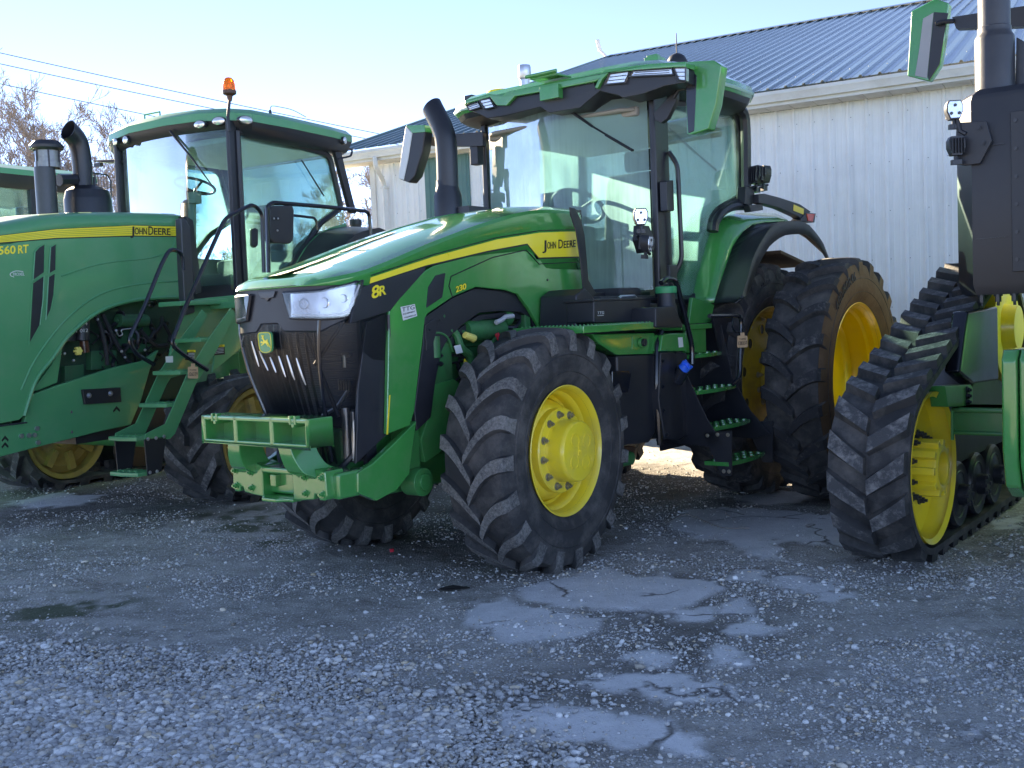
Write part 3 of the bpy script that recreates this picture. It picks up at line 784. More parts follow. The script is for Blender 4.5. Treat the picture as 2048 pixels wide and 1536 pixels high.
def front_rim(parent, my, mh):
    """deep front rim; flange face at y=0, inboard is +y"""
    g = G()
    g.lathe([(.398, .012), (.405, .0), (.400, -.004), (.388, .006), (.380, .03), (.372, .05), (.368, .085), (.350, .10), (.343, .125), (.343, .165), (.330, .18), (.325, .25), (.33, .33), (.38, .36), (.405, .40), (.398, .41)], 96)
    # disc with four scalloped openings
    n = 64; rows = []
    for r, h in ((.328, .215), (.315, .150), (.285, .105), (.25, .085), (.12, .085)):
        row = []
        for k in range(n):
            q = 2 * PI * k / n; s = 1 - .05 * max(0, math.cos(4 * q)) ** 3 if .27 < r < .32 else 1
            row.append((r * s * math.cos(q), h + (0.0), r * s * math.sin(q)))
        rows.append(row)
    g.loft(rows, closed=True)
    rim = g.build('rim', my, parent)
    g = G(); rp = 96
    g.lathe([(.262, .10), (.262, .045), (.255, .036), (.195, .034), (.19, .02)], rp); g.lathe([(.19, .06), (.19, -.06), (.186, -.078), (.178, -.088), (.168, -.090), (.10, -.094), (0, -.095)], rp)
    # cast marks on the cap
    for k in range(4):
        q = PI / 4 + PI / 2 * k; c = (.092 * math.cos(q), -.093, .092 * math.sin(q))
        g.lathe([(.044, .002), (.044, -.004), (.040, -.004), (.040, .002)], 24, o=c)
    g.box(-.03, .01, -.099, -.09, -.028, .028); g.cyl((-.012, -.095, 0), (-.012, -.106, 0), .012, n=10)
    hub = g.build('hub', my, parent, smooth=30)
    g = G()
    for k in range(12):
        q = 2 * PI * (k + .5) / 12; bolt(g, (.226 * math.cos(q), .036, .226 * math.sin(q)), .017, .024)
    for k in range(4):
        for dq in (-.10, .10):
            q = PI / 2 * k + PI / 4 + dq; bolt(g, (.302 * math.cos(q), .12, .302 * math.sin(q)), .012, .02)
    g.build('wheel_bolt', M['steel'], parent)['kind'] = 'stuff'
    return rim
def rear_rim(parent, m, deep=True, holes=False):
    """46 inch rim, flange face y=0, inboard +y"""
    g = G()
    if deep:
        g.lathe([(.602, .012), (.610, 0), (.604, -.004), (.592, .01), (.585, .04), (.570, .055), (.566, .10), (.545, .12), (.540, .20), (.525, .22), (.52, .30), (.54, .33), (.575, .36), (.61, .40), (.602, .41)], 112)
        g.lathe([(.523, .26), (.50, .285), (.44, .31), (.30, .31), (.22, .34), (.20, .34), (0, .34)], 96)
    else:
        g.lathe([(.602, .012), (.610, 0), (.604, -.004), (.592, .01), (.585, .04), (.565, .055), (.555, .09), (.53, .10), (.525, .16), (.525, .25), (.57, .36), (.61, .40), (.602, .41)], 112)
        g.lathe([(.527, .13), (.50, .10), (.45, .085), (.40, .075), (.31, .07), (.27, .04), (.20, .03), (.20, -.06), (.17, -.07), (0, -.07)], 96)
    o = g.build('rim', m, parent)
    if holes:
        g = G()
        for k in range(10):
            q = 2 * PI * k / 10; c = (.42 * math.cos(q), .078, .42 * math.sin(q)); g.mark()
            g.lathe([(.052, -.006), (.044, -.010), (.040, .004)], 20, o=c)
        g.build('disc_opening', m, parent)['kind'] = 'stuff'
        g = G()
        for k in range(10):
            q = 2 * PI * k / 10; c = (.42 * math.cos(q), .0745, .42 * math.sin(q)); g.mark(); g.cyl(c, (c[0], .074, c[2]), .04, n=20)
            q += PI / 10
        g.build('disc_hole', M['black'], parent)['kind'] = 'stuff'
        g = G()
        for k in range(12):
            q = 2 * PI * k / 12; bolt(g, (.245 * math.cos(q), .035, .245 * math.sin(q)), .017, .03)
        for k in range(12):
            q = 2 * PI * (k + .3) / 12; bolt(g, (.50 * math.cos(q), .10, .50 * math.sin(q)), .014, .02)
        g.build('wheel_bolt', M['steel'], parent)['kind'] = 'stuff'
    return o
def wheel_empty(name, parent, loc, rz=0.0):
    o = bpy.data.objects.new(name, None); col.objects.link(o); o.parent = parent; o.location = loc; o.rotation_euler = (0, 0, rz); o.empty_display_size = .1
    return o
# ------------------------------------------------------------------ the big wheeled tractor in the middle
_n = np.array([-math.cos(rad(38)), math.sin(rad(38))])
A = Frame(.325 + 1.02 * _n[0], 6.318 + 1.02 * _n[1], 38.0)
h = A.h
TA = empty('row_crop_tractor', A, 'green wheeled tractor with yellow stripe, black grille and dual rear tyres, nearest the middle', 'tractor')

def poly(fr, pts, thick, **k):
    """outline seen at these pixels, standing in the plane x/y/z = const, made thick"""
    return [fr.h(*p, **k) for p in pts]
def plate(name, m, par, fr, pts, thick, bevel=.004, g=None, **k):
    """thick: offset vector from the traced face towards the inside"""
    gg = g or G(); gg.prism(poly(fr, pts, thick, **k), thick)
    return gg.build(name, m, par, bevel=bevel) if g is None else gg

# --- hood: outline in plan, lip height, shoulder height
ZC = ([-1.42, -1.36, -1.13, -.89, -.56, -.14, .25, .48, .75, 1.06], [1.80, 1.835, 1.895, 1.965, 2.07, 2.19, 2.285, 2.325, 2.345, 2.345])
ZLOW = ([-1.2, -1.10, -1.054, -.50, 0.0, .40, .50, .62, 1.06], [1.79, 1.785, 1.785, 1.93, 1.985, 2.02, 2.00, 1.90, 1.90])
def hood():
    prof = [(-1.42, 0), (-1.418, .12), (-1.405, .24), (-1.37, .34), (-1.30, .415), (-1.20, .455), (-1.08, .468)]
    prof = [tuple(p[:2]) for p in curve([(x, y, 0) for x, y in prof], 3)]
    xs = list(np.linspace(-1.0, 1.06, 24)); side = prof + [(x, .468) for x in xs]
    out = [(x, -y) for x, y in reversed(side)] + side[1:]
    rows = []
    for x, y in out:
        s = 1 if y >= 0 else -1; ay = abs(y)
        nose = np.clip((-1.08 - x) / .34, 0, 1)
        low = interp(x, *ZLOW) if x > -1.2 else 1.79
        zc = interp(x, *ZC); k = .055 * (1 - nose) + .03 * nose
        ins = .085 * (1 - nose) + .03; q = max(.02, ay)
        xi = x + .06 * nose
        row = [(x, y, low), (x, y, zc - k) if zc - k > low else (x, y, low + .006)]
        zt = interp(xi, *ZC)
        f = (ay - ins) / max(ay, 1e-6) if ay > ins else .7
        row += [(x + .012 * nose, s * (ay - .012), zc - k + .022), (xi, y * f, zt), (xi + .03 * nose, y * f * .62, zt + .012), (xi + .06 * nose, y * f * .60, zt + .006), (xi + .09 * nose, 0, zt + .012)]
        rows.append(row)
    g = G(); g.loft(rows); o = g.build('hood', M['green'], TA, smooth=28, merge=True)
    so_ = o.modifiers.new('solid', 'SOLIDIFY'); so_.thickness = .006; so_.offset = -1
    # recessed grip panels and vents on the top deck
    g = G()
    for s in (-1, 1):
        for x0, x1 in ((-1.27, -.80), (-.76, -.30)):
            n = 8; r = []
            for i in range(n + 1):
                x = x0 + (x1 - x0) * i / n; z = interp(x, *ZC) + .0165
                w0, w1 = .05, .255
                r.append([(x + .03 * (0), s * w0, z), (x + .05, s * w1, z - .002)])
            g.loft(r)
    g.build('hood_grip_panel', mat('wet_glare_grip_paint', (.40, .40, .32), .42, spec=1.0, coat=.5, bump=1.0, bump_scale=220, cvar=.2, cscale=30), o)  # pale base colour stands in for the sun's glare on the deck
    return o
HOOD = hood()
SY = -.468
# --- stripe with its black lower edge
top = [(742, 555), (868, 513), (994, 479), (1078, 465.6), (1120, 463.5), (1153.5, 463)]
bot = [(740, 567), (851, 531), (973, 502), (1055, 487), (1078, 515), (1160, 512.7)]
for nm, m, yy, gr in (('stripe_edge', M['ink'], SY - .0015, 3.2), ('hood_stripe', M['stripe'], SY - .004, 0)):
    pts = top + [(x, y + gr) for x, y in reversed(bot)]
    P = [h(*p, y=yy) for p in pts]
    o = G().prism(P, (0, .0025, 0)).build(nm, m, TA)
    if nm == 'hood_stripe': STR = o
def lettering(parent, name, fr, pieces, m, depth=.002, bold=0.0, **k):
    """pieces: (text, px left, py baseline, px right, py baseline right, cap height px); laid in the plane given"""
    g = G(); (ax, v), = k.items()
    for t, x0, y0, x1, y1, hp_ in pieces:
        p0 = fr.h(x0, y0, **k); p1 = fr.h(x1, y1, **k); pu = fr.h(x0, y0 - hp_, **k)
        u = (p1 - p0); wd = u.length; u.normalize(); up = (pu - p0); ch = up.length; up.normalize()
        n = u.cross(up).normalized()
        size = ch / .69
        text_into(g, t, size, planar(p0, u, up, n), depth=depth, width=wd, bold=bold)
    return g.build(name, m, parent, smooth=0)
lettering(STR, 'lettering', A, [('J', 1085, 500, 1093, 499.5, 19), ('OHN', 1094.5, 497.5, 1112, 496.5, 13.5), ('D', 1117, 496.8, 1126, 496.3, 17.5), ('EERE', 1127.5, 496, 1151.5, 493.5, 14)], M['ink'], y=SY - .0055, bold=.01)

# --- black wedge with the series mark, and green side panel with arch
W1 = [(727, 573), (740, 569), (851, 534), (851, 541), (797, 601), (781, 622), (700, 647), (706, 620)]
WED = plate('side_wedge', M['black'], TA, A, W1, (0, .02, 0), y=SY - .002)
lettering(WED, 'series_mark', A, [('8', 743.5, 598, 759, 592, 24), ('R', 759, 592, 772.5, 588, 19)], M['stripe'], y=SY - .004, bold=.02)
def far_copy(o, par=None):
    """the same part mirrored to the tractor's other side"""
    me = o.data.copy(); me.transform(Matrix.Scale(-1, 4, (0, 1, 0))); me.flip_normals()
    c = o.copy(); c.data = me; col.objects.link(c); c.parent = par or o.parent; return c
far_copy(WED)
PAN = [(851, 541), (868, 531), (973, 504.5), (1055, 489.5), (1074, 518), (1160, 516), (1166, 576), (1154, 590), (1150, 640), (1150, 672),
       (1082, 668), (1077, 650), (1057, 616), (1036, 588), (1010, 580), (952, 574), (905, 594), (857, 626), (850.5, 636), (846, 680), (836, 760), (829, 822), (820, 851), (773.6, 869), (776, 760), (778, 622), (783, 602), (797, 592), (830, 559)]
P = [h(*p, y=SY + .002) for p in PAN]
g = G(); g.prism(P, (0, .03, 0)); SP = g.build('side_panel', M['green'], TA, bevel=.006); far_copy(SP)
# raised facet of the panel above the arch
FAC_UNUSED = [(905, 556), (985, 512), (1052, 498), (1070, 523), (1100, 560), (1040, 575), (1000, 568), (950, 563), (905, 582)]
plate('grille_side', M['black'], TA, A, [(733, 645), (782, 622), (777, 866), (712, 928), (716, 780)], (0, .02, 0), y=-.436)
VENT = [(857.5, 574), (872, 551), (891, 546), (885, 594.5), (853.5, 615.5)]
VO = plate('side_vent', M['black'], TA, A, VENT, (0, .012, 0), bevel=.002, y=SY - .004)
lettering(TA, 'model_number', A, [('2', 912, 585, 918.2, 582.5, 11.5), ('3', 918.8, 582.3, 925, 580.2, 11.5), ('0', 925.6, 580, 932.5, 577.6, 11.5)], M['stripe'], y=SY - .008, bold=.02)
# dealer sticker on the panel
ST = plate('dealer_sticker', M['sticker'], TA, A, [(801, 614), (829.5, 608), (834.5, 632), (806.5, 641)], (0, .001, 0), bevel=0, y=SY - .0008)
lettering(ST, 'lettering', A, [('TTG', 804, 624, 829, 618, 8.5), ('EQUIPMENT', 806, 630, 831, 624, 3.2), ('TTGEQUIPMENT.COM', 808, 637, 832, 631, 2.6)], M['ink'], y=SY - .002, depth=.0008)
# yellow edge strip and lip down the front of the panel
plate('edge_trim', M['stripe'], TA, A, [(773.6, 869), (776, 869), (781, 790), (779, 790)], (0, .004, 0), bevel=0, y=SY - .001)
# arch liner
LIN = [(850, 634), (905, 596), (952, 576), (1012, 582), (1036, 590), (1058, 620), (1082, 668), (1072, 668), (1062, 636), (1040, 624), (1000, 622), (958, 626), (925, 650), (898, 676), (884, 700), (872, 760), (862, 835), (834, 862), (829, 822), (846, 690)]
P = [h(*p, y=SY + .035) for p in LIN]
g = G(); g.prism(P, (0, .05, 0)); o = g.build('arch_liner', M['black'], TA, bevel=.006); far_copy(o)
plate('liner_rib', M['black'], TA, A, [(850, 650), (868, 636), (880, 640), (866, 690), (853, 702)], (0, .01, 0), y=SY + .028)
plate('liner_step', M['black'], TA, A, [(884, 694), (912, 662), (958, 630), (1000, 625), (1058, 624), (1062, 640), (1000, 636), (962, 640), (920, 672), (895, 705), (882, 790), (870, 840), (862, 835), (872, 760)], (0, .05, 0), y=SY + .07)

# --- nose: a wrapped black screen that leans back towards the bottom
def nose(th, z, off=0.0):
    """th from -1 (near side) to 1 (far side)"""
    xf = interp(z, [.70, 1.0, 1.3, 1.5, 1.8], [-1.18, -1.27, -1.37, -1.41, -1.405]) - off
    hw = interp(z, [.70, 1.0, 1.3, 1.5, 1.8], [.33, .37, .43, .452, .455]) + off
    xe = -.93; q = min(1, abs(th)) ** 1.8 * PI / 2; p = .62
    c, s = abs(math.cos(q)), abs(math.sin(q))
    return Vector((xe + (xf - xe) * c ** p, math.copysign(hw * s ** (p * .9), th), z))
def nose_zbot(th): return .74 + .20 * max(0, (abs(th) - .55) / .45) ** 1.2
g = G(); NT = 48; rows = []
for i in range(NT + 1):
    th = -1 + 2 * i / NT; z0 = nose_zbot(th)
    rows.append([nose(th, z0 + (1.80 - z0) * j / 14) for j in range(15)])
g.loft(rows)
mg = bpy.data.materials.new('grille_screen'); mg.use_nodes = True
nt = mg.node_tree; N = nt.nodes; L = nt.links; b = N['Principled BSDF']; b.inputs['Base Color'].default_value = (.008, .009, .013, 1); b.inputs['Roughness'].default_value = .35
tr = N.new('ShaderNodeBsdfTransparent'); mx = N.new('ShaderNodeMixShader'); mx.inputs[0].default_value = .50; L.new(tr.outputs[0], mx.inputs[1]); L.new(b.outputs[0], mx.inputs[2]); L.new(mx.outputs[0], N['Material Output'].inputs[0])
g.build('grille', mg, TA, smooth=60)
# radiator core, fan shroud and struts seen through the screen
g = G(); g.box(-1.02, -.99, -.33, .33, .78, 1.70); g.build('radiator_core', M['fins'], TA)
g = G(); g.box(-1.12, -1.03, -.34, -.02, .98, 1.10); g.box(-1.10, -1.04, -.30, .30, .78, .93); g.build('cooler', M['grey_black'], TA, bevel=.01)
g = G(); g.box(-1.06, -.98, -.36, -.33, .72, 1.72); g.box(-1.06, -.98, .33, .36, .72, 1.72); g.box(-1.06, -.98, -.36, .36, 1.68, 1.74); g.build('radiator_frame', M['black_metal'], TA)
g = G(); g.cyl((-1.13, -.28, .80), (-1.13, -.28, 1.10), .025); g.cyl((-1.13, -.34, .80), (-1.13, -.34, 1.08), .018); g.tube([(-1.1, .1, 1.0), (-1.15, -.1, 1.05), (-1.12, -.2, 1.1), (-1.1, -.28, 1.2)], .012, 6); g.build('cooling_pipe', M['galv'], TA)
g = G(); g.cyl((-1.16, -.25, 1.05), (-1.2, -.05, 1.55), .012); g.cyl((-1.12, -.3, 1.6), (-1.2, -.12, 1.35), .012); g.cyl((-1.15, -.05, 1.05), (-1.12, -.3, .85), .010); g.build('grille_strut', M['black_metal'], TA)
# vertical blades
for k in range(12):
    th = -.55 + 1.10 * k / 11
    g = G(); r0 = []; r1 = []
    for j in range(13):
        z = .78 + (1.62 - .78) * j / 12
        p = nose(th, z, -.006); q = nose(th, z, -.04)
        r0.append((p, p + Vector((0, .007, 0)), q + Vector((0, .007, 0)), q))
    g.loft([list(r) for r in r0], closed=True, cap=True); g.build('grille_blade', M['black_gloss'], TA)
# side bars of the screen
g = G()
for th in (-.62, .62):
    g.tube([nose(th * (.8 + .2 * j / 8), .80 + .85 * j / 8, .004) for j in range(9)], .011, 6)
g.build('grille_bar', M['black_gloss'], TA)
# bottom and side lip
lip = [nose(-1 + 2 * i / 60, nose_zbot(-1 + 2 * i / 60), .008) for i in range(61)]
g = G(); g.tube(lip, .017, 6); g.tube([nose(-1, z, .004) for z in (.94, 1.2, 1.5, 1.62)], .012, 6); g.build('grille_lip', M['black'], TA)
# brow: solid black bezel round both headlights
def patch(fn, top, bot, n=16, m=6, off=0.0, fr=A):
    tt = resample(top, n); bb = resample(bot, n); rows = []
    T = [solve(fr, fn, *p, -1.0, 1.0, .8, 1.85) for p in tt]; B = [solve(fr, fn, *p, -1.0, 1.0, .8, 1.85) for p in bb]
    for (a, b_), (c, d) in zip(T, B):
        rows.append([nose(a + (c - a) * j / m, b_ + (d - b_) * j / m, off) for j in range(m + 1)])
    return rows
def slab(rows_out, rows_in, name, m, par, smooth=40):
    g = G(); g.loft(rows_out); g.loft(rows_in)
    for a, b_ in ((rows_out[0], rows_in[0]), (rows_out[-1], rows_in[-1]), ([r[0] for r in rows_out], [r[0] for r in rows_in]), ([r[-1] for r in rows_out], [r[-1] for r in rows_in])): g.loft([a, b_])
    return g.build(name, m, par, smooth=smooth)
nb = patch(nose, [(512, 584), (563, 583), (640, 580), (706, 566), (727, 557)], [(513, 588), (573, 645), (640, 652), (690, 645), (712, 632)], 20)
# bezel body spans the whole front between lip and lamp bottoms
g = G(); rows = []
for i in range(49):
    th = -1 + 2 * i / 48; zb = interp(abs(th), [0, .13, .20, .62, .8, 1.0], [1.60, 1.60, 1.555, 1.545, 1.60, 1.665])
    rows.append([nose(th, 1.80, .004), nose(th, (zb + 1.8) / 2, .004), nose(th, zb, .006), nose(th, zb - .012, -.004)])
g.loft(rows); g.build('brow_bezel', M['black'], TA)
LT = [(570, 586), (640, 582), (700, 568), (722.5, 560)]; LB = [(584, 636), (650, 637), (688, 634), (712, 622)]
slab(patch(nose, LT, LB, 18, 6, .013), patch(nose, LT, LB, 18, 6, .006), 'headlight', mat('headlight_reflector', (.62, .64, .68), .26, metal=.6, cvar=.18, cscale=6), TA)
o = slab(patch(nose, LT, LB, 18, 6, .026), patch(nose, LT, LB, 18, 6, .022), 'headlight_lens', M['lens_haze'], TA)
far_copy(bpy.data.objects['headlight']); far_copy(o)
# rim round the lamps
T = resample(LT, 14); B = resample(LB, 14)
ring = T + list(reversed(B))
rp = [nose(*solve(A, nose, *p, -1, 1, .8, 1.85), .016) for p in ring]
g = G(); g.tube(rp + [rp[0]], .010, 6); o = g.build('headlight_rim', M['black'], TA); far_copy(o)
# small camera notch under the lip
g = G(); c = nose(0, 1.755, .015); g.prism([c + Vector((0, a, z)) for a, z in ((-.075, .02), (.075, .02), (.055, -.015), (.02, -.018), (0, -.035), (-.02, -.018), (-.055, -.015))], (.02, 0, 0)); g.build('sensor_cover', M['grey_black'], TA, bevel=.003)
# emblem: rounded shield, rim and a leaping deer
def emblem(parent, c, u, w, n, s):
    """c centre; s half width"""
    base = [(-.92, .55), (-.80, .92), (-.4, 1.0), (.4, 1.0), (.80, .92), (.92, .55), (.86, -.62), (.62, -1.0), (.0, -1.12), (-.62, -1.0), (-.86, -.62)]
    sh = [tuple(p[:2]) for p in curve([(x, y * 1.12, 0) for x, y in base], 4, closed=True)]
    f = planar(c, u, w, n)
    g = G(); g.prism([f(x * s, y * s * .80, 0) for x, y in sh], Vector(n) * .012); o = g.build('emblem', M['green_old'], parent, bevel=.002)
    g = G(); pr = [f(x * s * .93, y * s * .74, .0135) for x, y in sh]; g.tube(pr + [pr[0]], s * .035, 5); g.build('emblem_border', M['stripe'], o)
    deer = [(-.62, .02), (-.44, .10), (-.30, .02), (-.16, .14), (-.30, .36), (-.42, .34), (-.40, .42), (-.30, .48), (-.34, .60), (-.44, .74), (-.38, .76), (-.28, .62), (-.24, .78), (-.18, .78), (-.19, .62), (-.08, .76), (-.03, .72), (-.14, .56), (-.16, .46), (-.06, .44), (-.12, .36),
            (.0, .20), (.28, .14), (.40, .30), (.46, .28), (.42, .08), (.62, -.30), (.80, -.62), (.70, -.60), (.50, -.30), (.30, -.16), (.52, -.52), (.44, -.52), (.16, -.14), (-.10, -.16), (-.20, -.28), (-.52, -.40), (-.56, -.32), (-.32, -.20), (-.30, -.10), (-.58, -.12)]
    g = G(); g.prism([f(x * s * .92, y * s * .80, .0125) for x, y in deer], Vector(n) * .003); g.build('deer_mark', M['stripe'], o, smooth=0)
    return o
ec = nose(0, 1.495, .03); emblem(TA, ec, (.0, -1, 0), (-.04, 0, 1), (-1, 0, -.04), .063)

# --- lower front: bumper skirt, weight bracket
g = G()
out = [(715.7, 946), (746, 926.5), (790, 885), (834, 841), (819.5, 948.5), (795, 980), (753.5, 1002), (715.7, 986)]
P = [h(*p, y=-.452) for p in out]; g.prism(P, (0, .05, 0)); SK = g.build('bumper_side', M['green'], TA, bevel=.008); far_copy(SK)
g = G(); z0, z1 = .60, .765
g.box(-1.36, -1.10, -.44, .44, .615, .765); g.build('bumper_beam', M['green'], TA, bevel=.02)
XB = -1.571; XL = -1.40
g = G()
# upper box with three windows: frame in y-z at x = XB, 0.19 deep
yb = .468; zt, zb = 1.085, .925
for y0, y1, za, zc_ in ((-yb, yb, zt - .028, zt), (-yb, yb, zb, zb + .024), (-yb, -yb + .035, zb, zt), (yb - .035, yb, zb, zt), (-.175, -.140, zb, zt), (.140, .175, zb, zt)):
    g.box(XB, XB + .17, y0 + 1e-4 * za, y1 - 1e-4 * za, za, zc_)
g.box(XB + .13, XB + .175, -yb + .002, yb - .002, zb + .002, zt - .002)
BR = g.build('weight_bracket', M['green'], TA, bevel=.007)

for y0 in (-.34, .34):
    g = G(); g.box(XB - .004, XB + .03, y0 - .028, y0 - .012, zt - .035, zt + .012); g.box(XB - .004, XB + .03, y0 + .012, y0 + .028, zt - .035, zt + .012); g.box(XB - .003, XB + .10, y0 - .01, y0 + .01, zt - .05, zt - .026); g.build('pin_lug', M['green'], BR, bevel=.003)
# curved arms
for s in (-1, 1):
    g = G(); pts = [(-1.50, .92), (-1.49, .85), (-1.455, .78), (-1.40, .75), (-1.36, .72)]; rows = []
    for i, (x, z) in enumerate(curve([(a, 0, c) for a, c in pts], 4) if False else [(p.x, p.z) for p in curve([(a, 0, c) for a, c in pts], 4)]):
        t = i / 16; yc = s * (.22 + .06 * t); hw = .055 + .05 * t * t; d = .13
        rows.append([(x - .04, yc - hw, z), (x - .04, yc + hw, z), (x + d, yc + hw, z + .03), (x + d, yc - hw, z + .03)])
    g.loft(rows, closed=True, cap=True); g.build('bracket_arm', M['green'], BR, bevel=.006)
# lower casting with drawbar pocket
g = G()
for s in (-1, 1):
    prf = [(.13, .735), (.20, .76), (.40, .735), (.41, .60), (.395, .575), (.345, .575), (.335, .605), (.315, .605), (.305, .575), (.22, .565), (.13, .56)]
    g.prism([(XL - .02, s * a, z) for a, z in [(q0_, q1_ + .045) for q0_, q1_ in prf]], (.14, 0, 0))
g.box(XL - .02, XL + .12, -.135, .135, .745, .78); g.box(XL - .03, XL + .12, -.135, .135, .59, .615)
CAST = g.build('hitch_casting', M['green'], BR, bevel=.008)
g = G(); g.prism([(XL - .09, -.06, .597), (XL - .09, .06, .597), (XL, .13, .593), (XL, -.13, .593)], (0, 0, .02)); g.box(XL + .0, XL + .10, .04, .09, .665, .735); g.build('drawbar_pocket', M['green'], BR, bevel=.005)
g = G()
for s in (-1, 1):
    for y, z in ((.235, .74), (.375, .745), (.235, .65), (.375, .655)): bolt(g, (XL - .02, s * y, z), .016, .02, (-1, 0, 0))
g.build('bracket_bolt', M['green'], BR)['kind'] = 'stuff'

# --- front axle, frame and engine
g = G(); g.box(-1.15, 2.2, -.26, .26, .62, .98); g.box(-.95, -.2, -.30, .30, .55, .75); g.build('chassis_frame', M['green_frame'], TA, bevel=.03)
g = G(); g.tube([(0, -.58, .74), (0, -.35, .72), (0, 0, .70), (0, .35, .72), (0, .58, .74)], [.10, .12, .17, .12, .10], 16); g.cyl((0, -.55, .735), (0, -.80, .735), .16, .17, 24); g.cyl((0, .55, .735), (0, .80, .735), .16, .17, 24)
g.tube([(.25, -.5, .70), (.27, 0, .68), (.25, .5, .70)], .03, 10); g.box(-.16, .16, -.52, -.42, .62, .95); g.box(-.16, .16, .42, .52, .62, .95)
g.build('front_axle', M['green_frame'], TA, bevel=.008)
# castings in front of the axle
g = G(); g.prism([h(*p, y=-.42) for p in ((866, 770), (908, 758), (926, 772), (915, 850), (880, 905), (850, 925), (842, 880), (858, 830))], (0, .18, 0)); g.box(-.78, -.66, -.40, -.28, .7, 1.35)
g.cyl((-.70, -.34, .62), (-.70, -.46, .62), .085, n=20); g.cyl((-.70, -.42, .62), (-.70, -.48, .62), .05, n=16)
g.build('suspension_casting', M['green_frame'], TA, bevel=.012)
g = G()
for x, z in ((-.50, 1.36), (-.46, 1.36), (-.50, 1.31), (-.46, 1.31)): bolt(g, (x, -.42, z), .011, .015)
g.build('casting_bolt', M['black_metal'], TA)['kind'] = 'stuff'
g = G()
g.box(-.62, -.34, -.41, -.15, 1.18, 1.45)
g.box(-.45, .55, -.30, .30, .95, 1.45); g.box(-.40, .50, -.33, .33, 1.40, 1.52); g.box(-.30, .40, -.26, .26, 1.5, 1.78)
for k in range(5): g.cyl((-.30 + k * .17, -.33, 1.1), (-.30 + k * .17, -.33, 1.38), .03, n=10)
g.build('engine_block', M['engine'], TA, bevel=.02)
g = G()
g.cyl((-.18, -.37, 1.50), (.20, -.37, 1.50), .07, n=20); g.cyl((-.19, -.37, 1.50), (-.22, -.37, 1.50), .03, n=12)
g.sphere((-.42, -.36, 1.60), .075, 16, 10); g.sphere((.28, -.36, 1.58), .06, 14, 8)
g.tube(curve([(-.42, -.36, 1.55), (-.30, -.40, 1.50), (-.26, -.42, 1.40), (-.18, -.42, 1.34), (-.16, -.40, 1.22)], 5), .026, 10)
g.tube(curve([(-.25, -.38, 1.62), (-.31, -.40, 1.58), (-.36, -.42, 1.50)], 5), .018, 8)
g.tube(curve([(.34, -.38, 1.62), (.20, -.40, 1.56), (.10, -.42, 1.46), (.02, -.42, 1.40)], 5), .014, 8)
g.tube(curve([(-.60, -.40, 1.45), (-.50, -.43, 1.50), (-.40, -.43, 1.47), (-.34, -.42, 1.38)], 5), .008, 6)
g.cyl((-.50, -.40, 1.35), (-.50, -.40, 1.48), .045, n=16)
g.build('engine_fittings', M['engine'], TA)
g = G(); g.box(.40, .46, -.43, -.36, 1.48, 1.62); g.build('engine_bracket', M['engine'], TA, bevel=.005)
rp_ = random.Random(5)
g = G()
for k in range(9):
    x = rp_.uniform(-.55, .4); z = rp_.uniform(1.15, 1.6); P = [(x, -.34, z)]
    for j in range(4): P.append((P[-1][0] + rp_.uniform(-.02, .16), -.36 + rp_.uniform(-.05, .03), P[-1][2] + rp_.uniform(-.12, .10)))
    g.tube(curve(P, 5), rp_.choice((.007, .010, .014)), 6)
o = g.build('engine_hoses', M['black'], TA); o['kind'] = 'stuff'
# oil cap, dipstick cap and warning tag
c = h(939, 674, y=-.45); g = G(); g.tube([c + Vector((-.045, 0, .015)), c + Vector((.045, 0, -.012))], [.022, .026], 10); g.build('oil_filler_cap', mat('pale_yellow_plastic', (.75, .66, .16), .4), TA, bevel=.003)
p = [h(*q, y=-.46) for q in ((992, 645), (1003, 640), (1010, 634), (1026, 632))]; g = G(); g.tube(p, .016, 8); g.build('sensor_plug', mat('pale_grey_plastic', (.4, .42, .44), .4), TA)
c = h(997, 674, y=-.47); g = G(); g.tube([c + Vector((-.015, 0, .02)), c + Vector((.012, 0, -.02))], .016, 10); g.build('fuel_plug', mat('red_plastic', (.6, .03, .05), .35), TA)
g = G(); g.prism([h(*q, y=-.46) for q in ((908, 692), (921, 689), (926, 705), (913, 708))], (0, .002, 0)); o = g.build('paper_tag', M['sticker'], TA)
g = G(); g.prism([h(*q, y=-.47) for q in ((929, 717), (939, 729), (932, 740), (927, 732))], (0, .002, 0)); g.build('warning_tag', M['stripe'], TA)

# --- cab
YS = -.80
def both(name, m, fn, bevel=.004, **kw):
    """same part on the near (-1) and far (+1) side"""
    for s in (-1, 1):
        g = G(); fn(g, s); g.build(name, m, TA, bevel=bevel)
def wind(t, z, off=0.0):
    """windscreen: t -1 near pillar, 1 far pillar; bowed forward and leaning"""
    lean = (z - 1.75) * .02
    return Vector((1.56 - .16 * math.cos(t * PI / 2) + lean * 0 - off, .755 * t, z))
rows = [[wind(-1 + 2 * i / 20, z) for z in np.linspace(1.74, 3.16, 8)] for i in range(21)]
g = G(); g.loft(rows); g.build('windscreen', M['glass_fog'], TA, smooth=60)
g = G()
def side_glass(g, s, inset=0):
    pts = [(1322, 205), (1400, 205), (1462, 222), (1474, 240), (1479, 270), (1480, 395), (1466, 403), (1441, 420), (1427, 445), (1424, 470), (1392, 588), (1384, 600), (1330, 598)]
    P = [h(*p, y=YS + .01) for p in pts]; P = [Vector((p.x, s * -p.y * -1 if s < 0 else -p.y, p.z)) for p in P]
    return P
PG = side_glass(g, -1)
g.prism(PG, (0, .006, 0)); g.build('door_glass', M['glass'], TA)
o = bpy.data.objects['door_glass']; far_copy(o)
